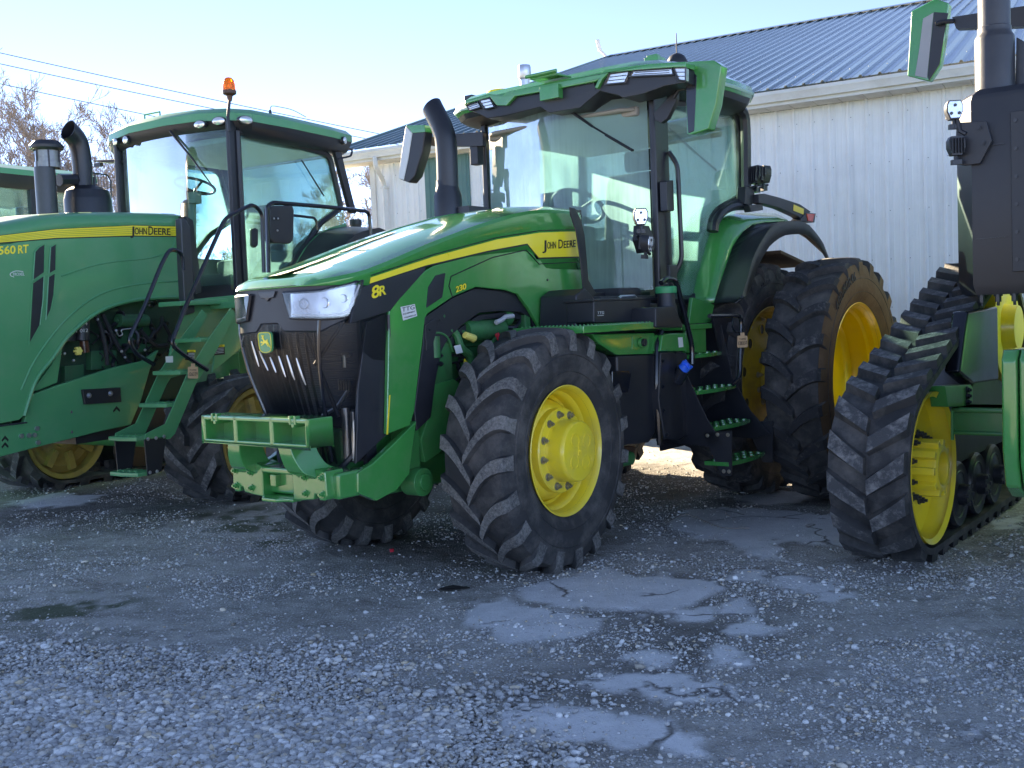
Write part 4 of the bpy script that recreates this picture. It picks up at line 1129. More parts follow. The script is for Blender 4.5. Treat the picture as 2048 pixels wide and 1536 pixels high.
g = G(); g.prism([(2.98, -.72, 2.02), (2.98, .72, 2.02), (2.98, .76, 2.5), (2.98, .74, 3.12), (2.98, -.74, 3.12), (2.98, -.76, 2.5)], (.006, 0, 0)); g.build('rear_glass', M['glass'], TA)
def pillarB(g, s):
    g.prism([(1.545, s * .77, 1.62), (1.70, s * .80, 1.62), (1.70, s * .80, 3.2), (1.545, s * .77, 3.2)], (0, s * .05, 0))
both('door_pillar', M['black_metal'], pillarB, .012)
def grab(g, s):
    g.tube(bend([(1.67, s * .86, 2.75), (1.69, s * .92, 2.65), (1.71, s * .92, 1.95), (1.68, s * .87, 1.85)], .06), .018, 8)
both('grab_bar', M['black_metal'], grab, 0)
# frame that follows the door opening
ring = bend([PG[i] for i in range(len(PG))] + [PG[0]], .05, 3)
g = G(); g.tube(ring, .035, 6); o = g.build('door_frame', M['black'], TA); far_copy(o)
g = G(); pp = [h(*p, y=-.86) for p in ((1424, 462), (1428, 440), (1442, 420), (1465, 408), (1490, 400), (1492, 330), (1490, 240), (1478, 215))]
g.tube(curve(pp, 4), .045, 8); o = g.build('rear_pillar', M['black'], TA); far_copy(o)
g = G(); pp = [h(*p, y=-.90) for p in ((1428, 463), (1431, 444), (1444, 425), (1466, 413), (1492, 411), (1498, 400))]; g.tube(curve(pp, 4), .036, 8); o = g.build('fender_seal', M['black_metal'], TA); far_copy(o)
# sill, floor and black trim between hood and screen
g = G(); g.box(.86, 2.9, -.74, .74, 1.60, 1.70); g.build('cab_floor', M['interior'], TA, bevel=.02)
TR = [(1140, 414), (1152, 417), (1163, 441), (1170, 470), (1178, 560), (1192, 585), (1300, 582), (1302, 600), (1336, 600), (1338, 612), (1188, 608), (1172, 590), (1167, 575), (1160, 512), (1153, 463), (1142, 430)]
P = [h(*p, y=-.56) for p in TR]
g = G(); g.prism(P, (0, .012, 0)); o = g.build('screen_surround', M['black'], TA, bevel=.006); far_copy(o)
g = G(); g.box(1.03, 1.10, -.45, .45, 1.6, 2.33); g.build('firewall', M['black'], TA)
g = G(); g.box(1.02, 2.0, -.80, .80, 1.52, 1.64); g.box(1.9, 2.95, -.74, .74, 1.30, 1.62); g.build('cab_sill', M['black'], TA, bevel=.015)
# roof: black underbody, green shell with front fascia
plan = [(1.30, 0), (1.30, -.55), (1.32, -.82), (1.42, -.98), (1.62, -1.06), (2.3, -1.10), (2.66, -1.09), (2.90, -.95), (2.98, -.55), (3.0, 0)]
plan = plan + [(x, -y) for x, y in reversed(plan[1:-1])]
def ringz(f, z, sx=0.0): return [(2.15 + (x - 2.15) * f, y * f, z) for x, y in plan]
g = G(); g.loft([ringz(.88, 3.17), ringz(.96, 3.20), ringz(.99, 3.26)], closed=True, cap=True); g.build('roof_underside', M['black'], TA, smooth=30)
g = G(); g.loft([ringz(.985, 3.24), ringz(1.0, 3.27), ringz(.99, 3.33), ringz(.93, 3.375), ringz(.75, 3.40)], closed=True, cap=True); RF = g.build('cab_roof', M['green'], TA, smooth=30)
g = G(); g.loft([ringz(1.004, 3.262), ringz(1.008, 3.276), ringz(1.004, 3.290)], closed=True); g.build('roof_edge_strip', mat('pale_green_trim', (.25, .42, .33), .3), RF, smooth=30)
FX = 1.22
FA = [(927.5, 209), (930.6, 200), (977, 187), (1006, 191), (1016, 182), (1080, 169), (1125, 158), (1201, 147), (1209, 138.5), (1303, 127), (1371, 123), (1371, 134.5), (1341, 135), (1255, 142), (1217, 146), (1205, 158), (1194, 178), (1189, 175), (1196, 160), (1190, 163), (1080, 184), (1029, 193), (1013, 211), (993, 211), (979, 194), (956, 201)]
g = G(); g.prism([h(*p, x=FX) for p in FA], (.14, 0, 0)); g.build('roof_fascia', M['green'], RF, bevel=.008)
# black visor behind the fascia, down to the glass
VI = [(932, 212), (958, 204), (979, 197), (994, 212), (1013, 212), (1029, 195), (1080, 186), (1188, 165), (1192, 178), (1206, 150), (1371, 136), (1371, 165), (1330, 172), (1292, 186), (1245, 196), (1236, 190), (1215, 186), (1200, 182), (1172, 205), (1160, 216), (1098, 226), (1080, 214), (1010, 232), (975, 237), (958, 228), (942, 222)]
g = G(); g.prism([h(*p, x=FX + .03) for p in VI], (.24, 0, 0)); g.build('roof_visor', M['black'], RF, bevel=.006)
def lamp_rect(name, fr, pts, x, m=M['reflector'], par=RF, d=.05):
    g = G(); g.prism([fr.h(*p, x=x) for p in pts], (d, 0, 0)); o = g.build(name, m, par, bevel=.003)
    c = [fr.h(*p, x=x - .006) for p in pts]
    g = G(); g.tube(c + [c[0]], .007, 5); g.build(name + '_rim', M['grey_black'], o)
    g = G(); e0, e1 = c[0], c[3]; f0, f1 = c[1], c[2]
    for t in (.33, .66):
        a = e0.lerp(f0, t); b_ = e1.lerp(f1, t); g.tube([a.lerp(b_, .08), a.lerp(b_, .92)], .0022, 5)
    g.build(name + '_bar', M['grey_black'], o)
    return o
lamp_rect('roof_light', A, [(1209, 169), (1219, 147), (1258, 142), (1249, 165)], FX + .012)
lamp_rect('roof_light', A, [(1258, 153), (1266, 141), (1343, 136), (1346, 149)], FX + .012)
lamp_rect('roof_light', A, [(1356, 160), (1347, 136), (1371, 135.5), (1371, 161)], FX + .012)
lamp_rect('roof_light', A, [(939, 221), (932, 211.5), (955, 203.5), (961, 214)], FX + .012)
lamp_rect('roof_light', A, [(969, 218.5), (958, 201), (979, 196), (988, 214)], FX + .012)
g = G(); c = h(1101, 195, x=FX - .01); w_ = (h(1112, 192, x=FX - .01) - h(1083, 198, x=FX - .01)).length
g.box(FX - .03, FX + .06, c.y - .085, c.y + .085, h(1100, 200, x=FX).z - .0, h(1100, 172, x=FX).z); g.box(FX - .10, FX + .10, c.y - .12, c.y + .12, h(1100, 156, x=FX).z - .01, h(1100, 156, x=FX).z + .008)
g.tube([(FX - .12, c.y - .14, h(1100, 153, x=FX).z), (FX - .12, c.y + .14, h(1100, 153, x=FX).z)], .014, 8); g.build('receiver_bracket', M['green'], RF, bevel=.004)
# yellow receiver dome, aerial puck, small box
g = G(); c = h(1000, 188, x=1.75); g.lathe([(.13, -.07), (.13, -.02), (.11, .01), (.06, .025), (0, .03)], 28, o=(1.75, c.y, c.z + .01), axis='z'); g.build('receiver_dome', M['stripe'], RF)
p = h(1354, 122, x=2.2); g = G(); g.lathe([(.085, -.06), (.085, -.01), (.06, .035), (.03, .055), (0, .06)], 24, o=tuple(p), axis='z'); g.build('aerial_base', M['black'], RF)
g = G(); g.cyl(p, (p.x, p.y, h(1355, 66, x=2.2).z), .006, .004, 8); g.build('aerial', M['black_metal'], RF)
p = h(1310, 124, x=1.9); g = G(); g.box(p.x - .06, p.x + .06, p.y - .06, p.y + .06, p.z - .04, p.z + .03); g.box(p.x - .04, p.x + .02, p.y - .04, p.y + .05, p.z + .03, p.z + .05); g.build('roof_sensor', M['green'], RF, bevel=.004)
p = h(942, 194, x=1.5); g = G(); g.box(p.x - .04, p.x + .04, p.y - .04, p.y + .04, p.z - .05, p.z + .01); g.build('roof_sensor', M['black'], RF, bevel=.004)
# headliner, seat, steering column, console
g = G(); g.box(1.5, 2.9, -.70, .70, 3.02, 3.09); g.prism([(1.5, -.70, 3.05), (1.5, .70, 3.05), (1.42, .60, 3.05), (1.42, -.60, 3.05)], (0, 0, .03)); g.build('headliner', M['interior_light'], TA, bevel=.03)
g = G(); g.box(2.02, 2.50, -.26, .26, 2.02, 2.18); g.box(2.1, 2.42, -.2, .2, 1.70, 2.02); SE = g.build('seat', M['seat'], TA, bevel=.05, seg=3)
g = G(); g.prism([(2.42, -.27, 2.12), (2.56, -.27, 2.12), (2.70, -.24, 2.72), (2.62, -.24, 2.80), (2.54, -.24, 2.72)], (0, .51, 0)); g.build('seat_back', M['seat'], SE, bevel=.05, seg=3)
g = G(); g.box(2.66, 2.74, -.14, .14, 2.80, 2.98); g.build('headrest', M['seat'], SE, bevel=.03)
g = G(); g.box(2.05, 2.45, .30, .46, 2.15, 2.34); g.box(2.05, 2.4, -.42, -.32, 2.28, 2.34); g.build('armrest', M['interior'], TA, bevel=.03)
g = G(); g.cyl((1.38, 0, 1.70), (1.62, 0, 2.36), .07, .05, 12); g.box(1.50, 1.64, -.11, .11, 2.26, 2.42); SC = g.build('steering_column', M['interior'], TA, bevel=.02)
c = Vector((1.73, 0, 2.44)); ax = Vector((.55, 0, .84)).normalized(); u = Vector((0, 1, 0)); w2 = ax.cross(u)
g = G(); g.tube([c + .21 * (math.cos(q) * u + math.sin(q) * w2) for q in [2 * PI * k / 32 for k in range(33)]], .016, 8)
for q in (0.3, PI - .3, -PI / 2): g.cyl(c - ax * .05, c + .21 * (math.cos(q) * u + math.sin(q) * w2), .014, n=6)
g.build('steering_wheel', M['black'], SC)
g = G(); g.obox((2.1, .48, 2.52), (.03, .0, 0), (0, .16, 0), (0, 0, .11)); g.build('display_screen', M['black'], TA, bevel=.012)
g = G(); g.cyl((2.15, .48, 2.1), (2.12, .48, 2.5), .018); g.build('display_arm', M['black_metal'], TA)
g = G(); g.box(1.20, 1.5, -.70, .70, 1.68, 1.76); g.box(1.15, 1.35, .2, .70, 1.7, 2.2); g.build('dash_cowl', M['interior'], TA, bevel=.03)
g = G(); g.box(2.75, 2.92, -.68, .68, 1.7, 2.20); g.build('rear_shelf', M['interior_light'], TA, bevel=.03)
# wiper
def wiper(name, m, pts, par, x):
    P = [h(*p, x=x) for p in pts]; g = G(); g.tube([P[0], P[1]], [.016, .010], 6); g.tube([P[1], P[2]], .008, 6)
    q = P[1].lerp(P[2], .35); g.tube([q + Vector((-.015, 0, 0)), P[2] + Vector((-.015, 0, 0))], .011, 5); return g.build(name, m, par)
wiper('wiper', M['black'], [(1110, 200), (1185, 253), (1267, 301)], TA, 1.38)
g = G(); c = h(1110, 200, x=1.40); g.box(c.x - .03, c.x + .1, c.y - .10, c.y + .10, c.z - .03, c.z + .1); g.build('wiper_motor', M['black'], TA, bevel=.015)
wp = [h(*p, y=YS + .03) for p in ((1340, 258), (1385, 300), (1433, 340))]
g = G(); g.tube(wp, .009, 6); g.build('door_wiper', M['grey_black'], TA)
# --- mirrors
def mirror(name, x, green, dark, arm, par=TA, fr=A, depth=.10, glassface=True):
    g = G(); P = [fr.h(*p, x=x) for p in green]; g.prism(P, (depth, 0, 0)); o = g.build(name, M['green'], par, bevel=.012)
    g = G(); g.prism([fr.h(*p, x=x - .004) for p in dark], (.02, 0, 0)); g.build('mirror_face', M['black_gloss'], o, bevel=.004)
    return o
mirror('wing_mirror', 1.38, [(1370, 124), (1428, 120.5), (1443, 131), (1432, 208), (1417, 258), (1388, 268), (1374, 269), (1371, 200)], [(1370.5, 147), (1390, 148), (1393, 152), (1388, 262), (1376, 267), (1372, 200)], None)
g = G(); P = [h(*p, x=1.50) for p in ((1296, 216), (1309, 219), (1312, 248), (1330, 237), (1345, 200), (1370, 172), (1371, 178), (1360, 186), (1345, 190), (1318, 218), (1310, 240), (1300, 240))]
g.prism([h(*p, x=1.48) for p in ((1307, 226), (1345, 186), (1352, 184), (1352, 202), (1335, 236), (1322, 246), (1309, 240))], (.05, 0, 0)); g.tube([h(*p, x=1.45) for p in ((1347, 196), (1358, 180), (1372, 178))], .016, 8); g.build('mirror_arm', M['black'], TA, bevel=.008)
g = G(); g.prism([h(*p, x=1.25) for p in ((812, 252), (848, 250), (850, 262), (846, 300), (830, 352), (818, 366), (798, 358), (803, 310))], (.10, 0, 0)); MF = g.build('wing_mirror', M['black'], TA, bevel=.012)
g = G(); g.prism([h(*p, x=1.243) for p in ((812, 251), (848.5, 249.5), (850.5, 264), (824, 266))], (.11, 0, 0)); g.build('mirror_cap', M['green'], MF, bevel=.004)
g = G(); g.prism([h(*p, x=1.244) for p in ((811, 252), (824, 266), (816, 318), (807, 360), (797, 357), (802, 310))], (.10, 0, 0)); g.build('sunlit_mirror_edge', M['sticker'], MF, bevel=.006)  # white strip stands in for the sun on the mirror's left edge
g = G(); g.prism([h(*p, x=1.40) for p in ((844, 276), (876, 271), (965, 263), (965, 292), (880, 293), (846, 290))], (.05, 0, 0)); g.box(1.42, 1.5, .76, .84, 2.84, 3.0); g.build('mirror_arm', M['black'], TA, bevel=.008)
# --- exhaust stack at the far front corner of the cab
ey, ex = .55, .80
c0 = h(897, 425, x=ex); c1 = h(893, 300, x=ex); c2 = h(885, 258, x=ex); c3 = h(864, 214, x=ex)
R0 = .082
g = G(); g.lathe([(0, 0), (R0 * 1.32, 0), (R0 * 1.32, .22), (R0 * 1.02, .30), (R0 * 1.02, .34)], 28, o=(c0.x, c0.y, c0.z - .22 + .12), axis='z'); g.box(c0.x - .02, c0.x + .2, c0.y - .22, c0.y - .03, c0.z - .2, c0.z + .03); EX = g.build('exhaust_base', M['black_metal'], TA)
path = curve([Vector((c0.x, c0.y, c0.z)), Vector((c1.x, c1.y, c1.z)) , c2, c3], 8)
g = G()
rows = []; n = 28
for i, p in enumerate(path):
    t = (path[min(i + 1, len(path) - 1)] - path[max(i - 1, 0)]).normalized(); a = t.cross(Vector((0, 1, 0))).normalized(); b_ = a.cross(t)
    rows.append([p + R0 * (math.cos(q) * a + math.sin(q) * b_) for q in [2 * PI * k / n for k in range(n)]])
# slash cut mouth: last ring stretched along the pipe on its upper side
t = (path[-1] - path[-2]).normalized(); rows[-1] = [p + t * (.5 * (p - path[-1]).dot(Vector((0, 0, 1)))) for p in rows[-1]]
inner = [[path[i] + (p - path[i]) * .90 for p in rows[i]] for i in range(len(rows) - 8, len(rows))]
g.loft(rows, closed=True); g.loft([rows[-1], inner[-1]], closed=True); g.loft(inner, closed=True); g.build('exhaust_pipe', M['black_metal'], TA, smooth=50)

# --- near side: platform, tanks, toolbox, steps
g = G(); a0 = h(1167, 652, y=-1.10); a1 = h(1340, 655, y=-1.10)
g.box(a0.x, a1.x, -1.10, -.55, a0.z - .045, a0.z + .002); PL = g.build('platform', M['green'], TA, bevel=.005)
g = G()
for i in range(24):
    for j in range(9):
        x = a0.x + .03 + i * (a1.x - a0.x - .06) / 23; y = -1.085 + j * .06; g.cyl((x, y, a0.z), (x, y, a0.z + .008), .008, .004, 5)
g.build('grip_studs', M['green'], PL)['kind'] = 'stuff'
b0 = h(1358, 650, y=-.98); b1 = h(1420, 646, y=-.98); g = G(); g.box(b0.x, b1.x, -1.0, -.6, b0.z - .04, b0.z); g.build('platform_rear', M['green'], TA, bevel=.005)
g = G(); g.prism([h(*p, y=-.96) for p in ((1385, 595), (1430, 608), (1421, 645), (1378, 648))], (0, .03, 0)); g.prism([h(*p, y=-.98) for p in ((1372, 650), (1412, 655), (1413, 705), (1372, 706))], (0, .03, 0)); g.build('rear_green_panel', M['green'], TA, bevel=.005)
T0 = [(1186, 668), (1310, 665), (1312, 708), (1232, 710), (1196, 685)]
g = G(); g.prism([h(*p, y=-1.00) for p in T0], (0, .45, 0)); g.build('tank_cover', M['green'], TA, bevel=.012)
g = G(); g.prism([h(*p, y=-1.00) for p in ((1264, 672), (1299, 672), (1296, 699), (1263, 699))], (0, -.005, 0)); c = h(1281, 685, y=-1.01); g.cyl(c, c + Vector((0, -.02, 0)), .036, n=20); g.build('filler_door', M['green'], TA, bevel=.003)
g = G(); g.cyl(c + Vector((0, -.02, 0)), c + Vector((0, -.04, 0)), .026, n=16); g.build('filler_knob', M['black'], TA, bevel=.003)
g = G(); g.prism([h(*p, y=-1.0) for p in ((1234, 711), (1312, 709), (1314, 862), (1300, 885), (1246, 891), (1238, 800))], (0, .60, 0)); FT = g.build('fuel_tank', M['black'], TA, bevel=.02)
g = G(); g.prism([h(*p, y=-1.004) for p in ((1222, 742), (1255, 741), (1260, 748), (1254, 785), (1222, 787))], (0, -.012, 0)); g.build('tank_step_pocket', M['black_gloss'], FT, bevel=.006)
g = G(); g.tube([h(*p, y=-1.03) for p in ((1322, 662), (1315, 690), (1314, 770), (1320, 890))], .022, 8); g.build('tank_strap', M['black_gloss'], TA)
g = G(); g.prism([h(*p, y=-1.06) for p in ((1322, 704), (1350, 703), (1356, 880), (1330, 878), (1318, 800))], (0, .3, 0)); g.prism([h(*p, y=-1.06) for p in ((1350, 703), (1374, 706), (1380, 780), (1378, 870), (1356, 880))], (0, .22, 0)); g.build('fluid_tank', M['black'], TA, bevel=.012)
g = G(); g.prism([h(*p, y=-1.065) for p in ((1325, 670), (1340, 666), (1371, 666), (1374, 700), (1370, 703), (1321, 703))], (0, .25, 0)); g.build('fluid_tank_cover', M['green'], TA, bevel=.01)
g = G(); g.prism([h(*p, y=-1.07) for p in ((1356, 675), (1365, 674.5), (1367, 694), (1358, 695))], (0, .001, 0)); o = g.build('small_label', M['sticker'], TA)
g = G()
for p in ((1325, 722), (1325, 773), (1327, 821), (1334, 869)): c = h(*p, y=-1.06); bolt(g, c, .009, .008)
g.build('tank_bolt', M['black_gloss'], TA)['kind'] = 'stuff'
g = G(); c = h(1371, 733, y=-1.12); g.cyl(c + Vector((0, .08, -.10)), c + Vector((0, .02, -.02)), .055, .05, 16); g.build('filler_neck', M['black_gloss'], TA)
g = G(); ax = Vector((.15, -.7, .68)).normalized()
g.cyl(c - ax * .03, c + ax * .012, .040, n=20); g.cyl(c + ax * .012, c + ax * .03, .022, n=12)
e1 = ax.orthogonal().normalized(); e2 = ax.cross(e1)
for k in range(4):
    q = k * PI / 2; d = math.cos(q) * e1 + math.sin(q) * e2; g.obox(c + d * .03 + ax * .018, d * .018, ax.cross(d) * .008, ax * .012)
g.build('blue_filler_cap', M['blue_cap'], TA, bevel=.003)
# green capped filler on its black neck
cn = h(1332, 583, y=-1.0); g = G(); g.lathe([(.080, -.24), (.075, -.12), (.062, -.08), (.062, 0)], 24, o=tuple(cn), axis='z'); g.prism([h(*p, y=-1.12) for p in ((1312, 615), (1350, 612), (1368, 655), (1312, 655))], (0, .2, 0)); g.build('filler_tower', M['black'], TA, bevel=.01)
g = G(); g.lathe([(.074, -.012), (.076, 0), (.076, .028), (.07, .036), (0, .038)], 28, o=tuple(cn), axis='z'); g.build('green_filler_cap', M['green_cap'], TA)
g = G(); g.box(cn.x - .01, cn.x + .09, cn.y - .03, cn.y + .01, cn.z + .036, cn.z + .055); g.cyl((cn.x + .04, cn.y - .01, cn.z + .03), (cn.x + .04, cn.y - .01, cn.z + .07), .012); g.build('cap_latch', M['black'], TA, bevel=.003)
# toolbox
g = G(); g.prism([h(*p, y=-.93) for p in ((1188, 602), (1302, 598), (1304, 643), (1188, 645))], (0, .22, 0)); TB = g.build('toolbox', M['black'], TA, bevel=.01)
g = G(); g.prism([h(*p, y=-.935) for p in ((1186, 598), (1318, 594), (1318, 599), (1186, 603))], (0, .24, 0)); g.build('toolbox_lid', M['black'], TB, bevel=.004)
lettering(TB, 'dealer_mark', A, [('TTG', 1195, 628, 1208, 627.5, 5), ('EQUIPMENT', 1195, 632, 1208, 631.5, 2)], M['white_ink'], y=-.932, depth=.001)
c = h(1286.5, 623.5, y=-.935); emblem(TB, c, (1, 0, 0), (0, 0, 1), (0, -1, 0), .033)
g = G(); P = [h(*p, y=-.80) for p in ((1238, 597), (1242, 593), (1268, 592), (1272, 596))]; g.tube(P, .012, 6); g.build('latch_handle', M['galv'], TA)
g = G(); g.prism([h(*p, y=-.78) for p in ((1153, 590), (1170, 576), (1192, 600), (1188, 645), (1168, 650), (1150, 690))], (0, .3, 0)); g.build('cab_corner_trim', M['black'], TA, bevel=.012)
# steps: four treads between black stringers
ST_ = [(-1.02, (1362, 712), (1443, 708)), (-1.14, (1396, 780), (1472, 776)), (-1.26, (1430, 851), (1501, 846)), (-1.38, (1443, 924), (1530, 914))]
for yy, pa, pb in ST_:
    p0 = h(*pa, y=yy); p1 = h(*pb, y=yy); z = (p0.z + p1.z) / 2; g = G(); x0, x1 = max(1.45, p0.x), p1.x
    arc = [(x0 + (x1 - x0) * t, yy - .035 * math.sin(PI * t)) for t in np.linspace(0, 1, 9)]
    base = [(x0, yy + .19)] + arc + [(x1, yy + .19)]
    g.prism([(a, b_, z - .018) for a, b_ in base], (0, 0, .030)); g.prism([(a, b_ * 1 + .012, z - .05) for a, b_ in base[1:-1]] , (0, 0, .03)) if False else None
    o = g.build('step', M['green'], TA, bevel=.004)
    g = G()
    for i in range(5):
        for j in range(3):
            cx = x0 + .07 + (x1 - x0 - .14) * i / 4; cy = yy + .02 + j * .06
            g.lathe([(.02, .012), (.02, .018), (.014, .018), (.014, .012)], 8, o=(cx, cy, z), axis='z')
    g.build('step_grip', M['green'], o)['kind'] = 'stuff'
g = G(); xs0 = h(1396, 780, y=-1.14).x - .02
STR1 = [(1374, 640), (1382, 735), (1404, 790), (1404, 870), (1440, 870), (1455, 868), (1436, 838), (1406, 812), (1402, 770), (1384, 720)]
g.prism([(xs0, -.80, 1.42), (xs0, -.98, 1.30), (xs0, -1.10, 1.05), (xs0, -1.22, .80), (xs0, -1.34, .62), (xs0, -1.22, .60), (xs0, -.80, .62)], (-.012, 0, 0))
g.build('step_stringer', M['black_metal'], TA, bevel=.002)
g = G(); xs1 = h(1472, 776, y=-1.14).x + .02
g.prism([(xs1, -.80, 1.50), (xs1, -1.02, 1.46), (xs1, -1.10, 1.05), (xs1, -1.24, .80), (xs1, -1.40, .62), (xs1, -1.26, .58), (xs1, -.80, .60)], (.012, 0, 0)); g.build('step_stringer', M['black_metal'], TA, bevel=.002)
for x, sgn in ((xs0, -1), (xs1 + .03, 1)):
    g = G(); g.prism([(x, -1.18, .70), (x, -1.41, .72), (x, -1.40, .40), (x, -1.32, .40)], (sgn * .012, 0, 0)); o = g.build('step_hanger', M['black'], TA, bevel=.002)
    g = G()
    for y, z in ((-1.38, .69), (-1.30, .69), (-1.22, .68), (-1.38, .43), (-1.34, .43)): bolt(g, (x + (sgn * .012 if sgn > 0 else -.012), y, z), .010, .008, (sgn, 0, 0))
    g.build('hanger_bolt', M['steel'], o)['kind'] = 'stuff'
g = G(); g.prism([(xs0, -.84, .55), (xs1, -.84, .55), (xs1, -.84, 1.45), (xs0, -.84, 1.45)], (0, .02, 0)); g.build('step_back', M['black'], TA)
g = G(); g.prism([h(*p, y=-1.02) for p in ((1424, 632), (1478, 630), (1480, 700), (1466, 768), (1440, 700))], (0, .015, 0)); g.build('step_guard', M['black'], TA, bevel=.004)
g = G(); g.tube(bend([h(*p, y=-1.34) for p in ((1419, 632), (1483, 631), (1480, 755), (1466, 768))], .07, 5), .016, 8); g.tube(bend([h(*p, y=-1.34) for p in ((1466, 636), (1464, 655), (1470, 664), (1480, 664))], .03), .006, 6); g.build('rear_handrail', M['black_gloss'], TA)
g = G(); g.tube(bend([h(*p, y=-1.06) for p in ((1322, 566), (1332, 557), (1352, 560), (1384, 690), (1384, 728))], .06, 5), .019, 10); g.build('front_handrail', M['black_gloss'], TA)
g = G(); g.prism([h(*p, y=-.93) for p in ((1340, 530), (1355, 530), (1355, 560), (1340, 560))], (0, .03, 0)); g.build('door_latch', M['black'], TA, bevel=.006)
g = G(); g.prism([h(*p, y=-.90) for p in ((1333, 362), (1347, 360), (1349, 422), (1335, 422))], (0, .06, 0)); g.build('door_hinge_cover', M['black'], TA, bevel=.008)
def price_tag(parent, fr, px, py, txt, **k):
    sh = [(-10, -12), (-4, -13), (-4, -19), (4, -19), (4, -13), (10, -12), (10.5, 9), (9, 11), (-9, 11), (-10.5, 9)]
    P = [fr.h(px + a, py + b_, **k) for a, b_ in sh]; g = G(); g.prism(P, (.001, .0015, 0)); o = g.build('stock_tag', M['tag_paper'], parent, smooth=0)
    ax = list(k)[0]; kk = {ax: k[ax] - .002}
    lettering(o, 'handwriting', fr, [(txt, px - 8, py + 6, px + 9, py + 5, 7), ('TTG EQUIPMENT', px - 7, py - 5, px + 7, py - 5, 2.2)], M['ink'], depth=.0006, **kk)
    g = G(); g.tube([fr.h(px, py - 17, **k), fr.h(px - 3, py - 26, **k)], .0015, 5); g.build('tag_wire', M['wire'], o)
price_tag(TA, A, 1485, 684, '128337', y=-1.36)
# belly and gearbox
g = G(); g.box(1.0, 2.9, -.45, .45, .55, 1.3); g.box(.55, 1.1, -.85, .2, .50, .60); g.build('gearbox', M['green_frame'], TA, bevel=.04)
g = G(); g.prism([h(*p, y=-.6) for p in ((1238, 893), (1272, 892), (1268, 930), (1238, 922))], (0, .3, 0)); g.build('battery_bracket', M['rust'], TA, bevel=.01)
# --- rear fenders
G1 = [(1390, 606.6), (1397, 578), (1404, 550), (1415, 508), (1427.6, 466), (1438, 446), (1453, 435), (1475, 429.5), (1504, 428), (1550, 429.5)]
G2 = [(1428.7, 606.6), (1437, 578), (1446.4, 550), (1456, 520), (1466, 492.6), (1484, 466), (1504, 450.5), (1530, 446), (1548, 445), (1575, 443)]
G3 = [(1480, 606), (1494, 560), (1504, 521), (1513, 500), (1521.7, 484), (1534, 465), (1548, 451), (1568, 444), (1601, 444), (1619, 453), (1643.5, 484), (1656, 517)]
G4 = [(1470, 607), (1495, 590), (1505, 560), (1513, 534.7), (1524, 512.5), (1539, 490), (1564, 471.6), (1590, 468), (1612.5, 469), (1634.6, 490), (1652, 519)]
nr = 22
def frow(pts, y): return [h(*p, y=y) for p in resample(pts, nr)]
r1, r2, r3, r4 = frow(G1, -.82), frow(G2, -.98), frow(G3, -1.22), frow(G4, -1.235)
r0 = [Vector((p.x, -.55, p.z)) for p in r1]
g = G(); g.loft([r0, r1, [a.lerp(b_, .5) + Vector((0, 0, .006)) for a, b_ in zip(r1, r2)], r2]); FE = g.build('rear_fender', M['green'], TA, smooth=50); m_ = FE.modifiers.new('s', 'SOLIDIFY'); m_.thickness = .012; m_.offset = 1; far_copy(FE)
g = G(); r2b = [p + Vector((0, .012, -.008)) for p in r2]; g.loft([r2b, [a.lerp(b_, .5) + Vector((0, 0, .004)) for a, b_ in zip(r2, r3)], r3, r4]); FF = g.build('fender_flare', M['black'], TA, smooth=40); m_ = FF.modifiers.new('s', 'SOLIDIFY'); m_.thickness = .01; m_.offset = 1; far_copy(FF)
g = G(); g.prism([(2.45, -.66, 1.9), (2.7, -.66, 2.2), (3.1, -.66, 2.28), (3.6, -.66, 2.2), (3.9, -.66, 1.9), (3.2, -.66, 1.85)], (0, .05, 0)); g.prism([(2.55, -1.1, 2.10), (2.75, -1.1, 2.2), (3.1, -1.1, 2.24), (3.1, -1.1, 2.21), (2.75, -1.1, 2.17), (2.55, -1.1, 2.07)], (0, .45, 0)); g.prism([(3.1, -1.1, 2.02), (3.7, -1.1, 1.92), (3.7, -1.1, 1.95), (3.1, -1.1, 2.05)], (0, .5, 0)); g.build('fender_liner', M['brown_under'], TA, bevel=.006)
# fender arm with reflector and tail light, work lamps
AP = [(1518, 388), (1530, 387), (1560, 395), (1600, 408), (1622, 423)]; AB = [(1518, 406), (1530, 408), (1560, 416), (1595, 432), (1608, 443)]
g = G(); g.prism([h(*p, y=-1.0) for p in AP + AB[::-1]], (0, .07, 0)); AR = g.build('light_arm', M['black'], TA, bevel=.006)
g = G(); g.prism([h(*p, y=-1.004) for p in ((1588, 409), (1608, 418), (1607, 429), (1587, 421))], (0, .01, 0)); g.build('arm_reflector', mat('yellow_reflector', (.75, .55, .08), .4), AR)
g = G(); g.prism([h(*p, y=-1.01) for p in ((1600, 440), (1612, 425), (1632, 427), (1629, 445), (1606, 443))], (0, .09, 0)); g.build('lamp_housing', M['black'], AR, bevel=.004)
g = G(); g.prism([h(*p, y=-1.018) for p in ((1614, 427), (1630, 428), (1626, 443), (1617, 442))], (0, .02, 0)); g.build('tail_light', M['red'], AR, bevel=.003)
g = G(); g.prism([h(*p, y=-.95) for p in ((1492, 372), (1508, 380), (1512, 400), (1500, 412), (1490, 408))], (0, .08, 0)); g.prism([h(*p, y=-.98) for p in ((1498, 410), (1526, 408), (1527, 420), (1502, 424))], (0, .06, 0)); g.build('arm_bracket', M['black'], TA, bevel=.008)
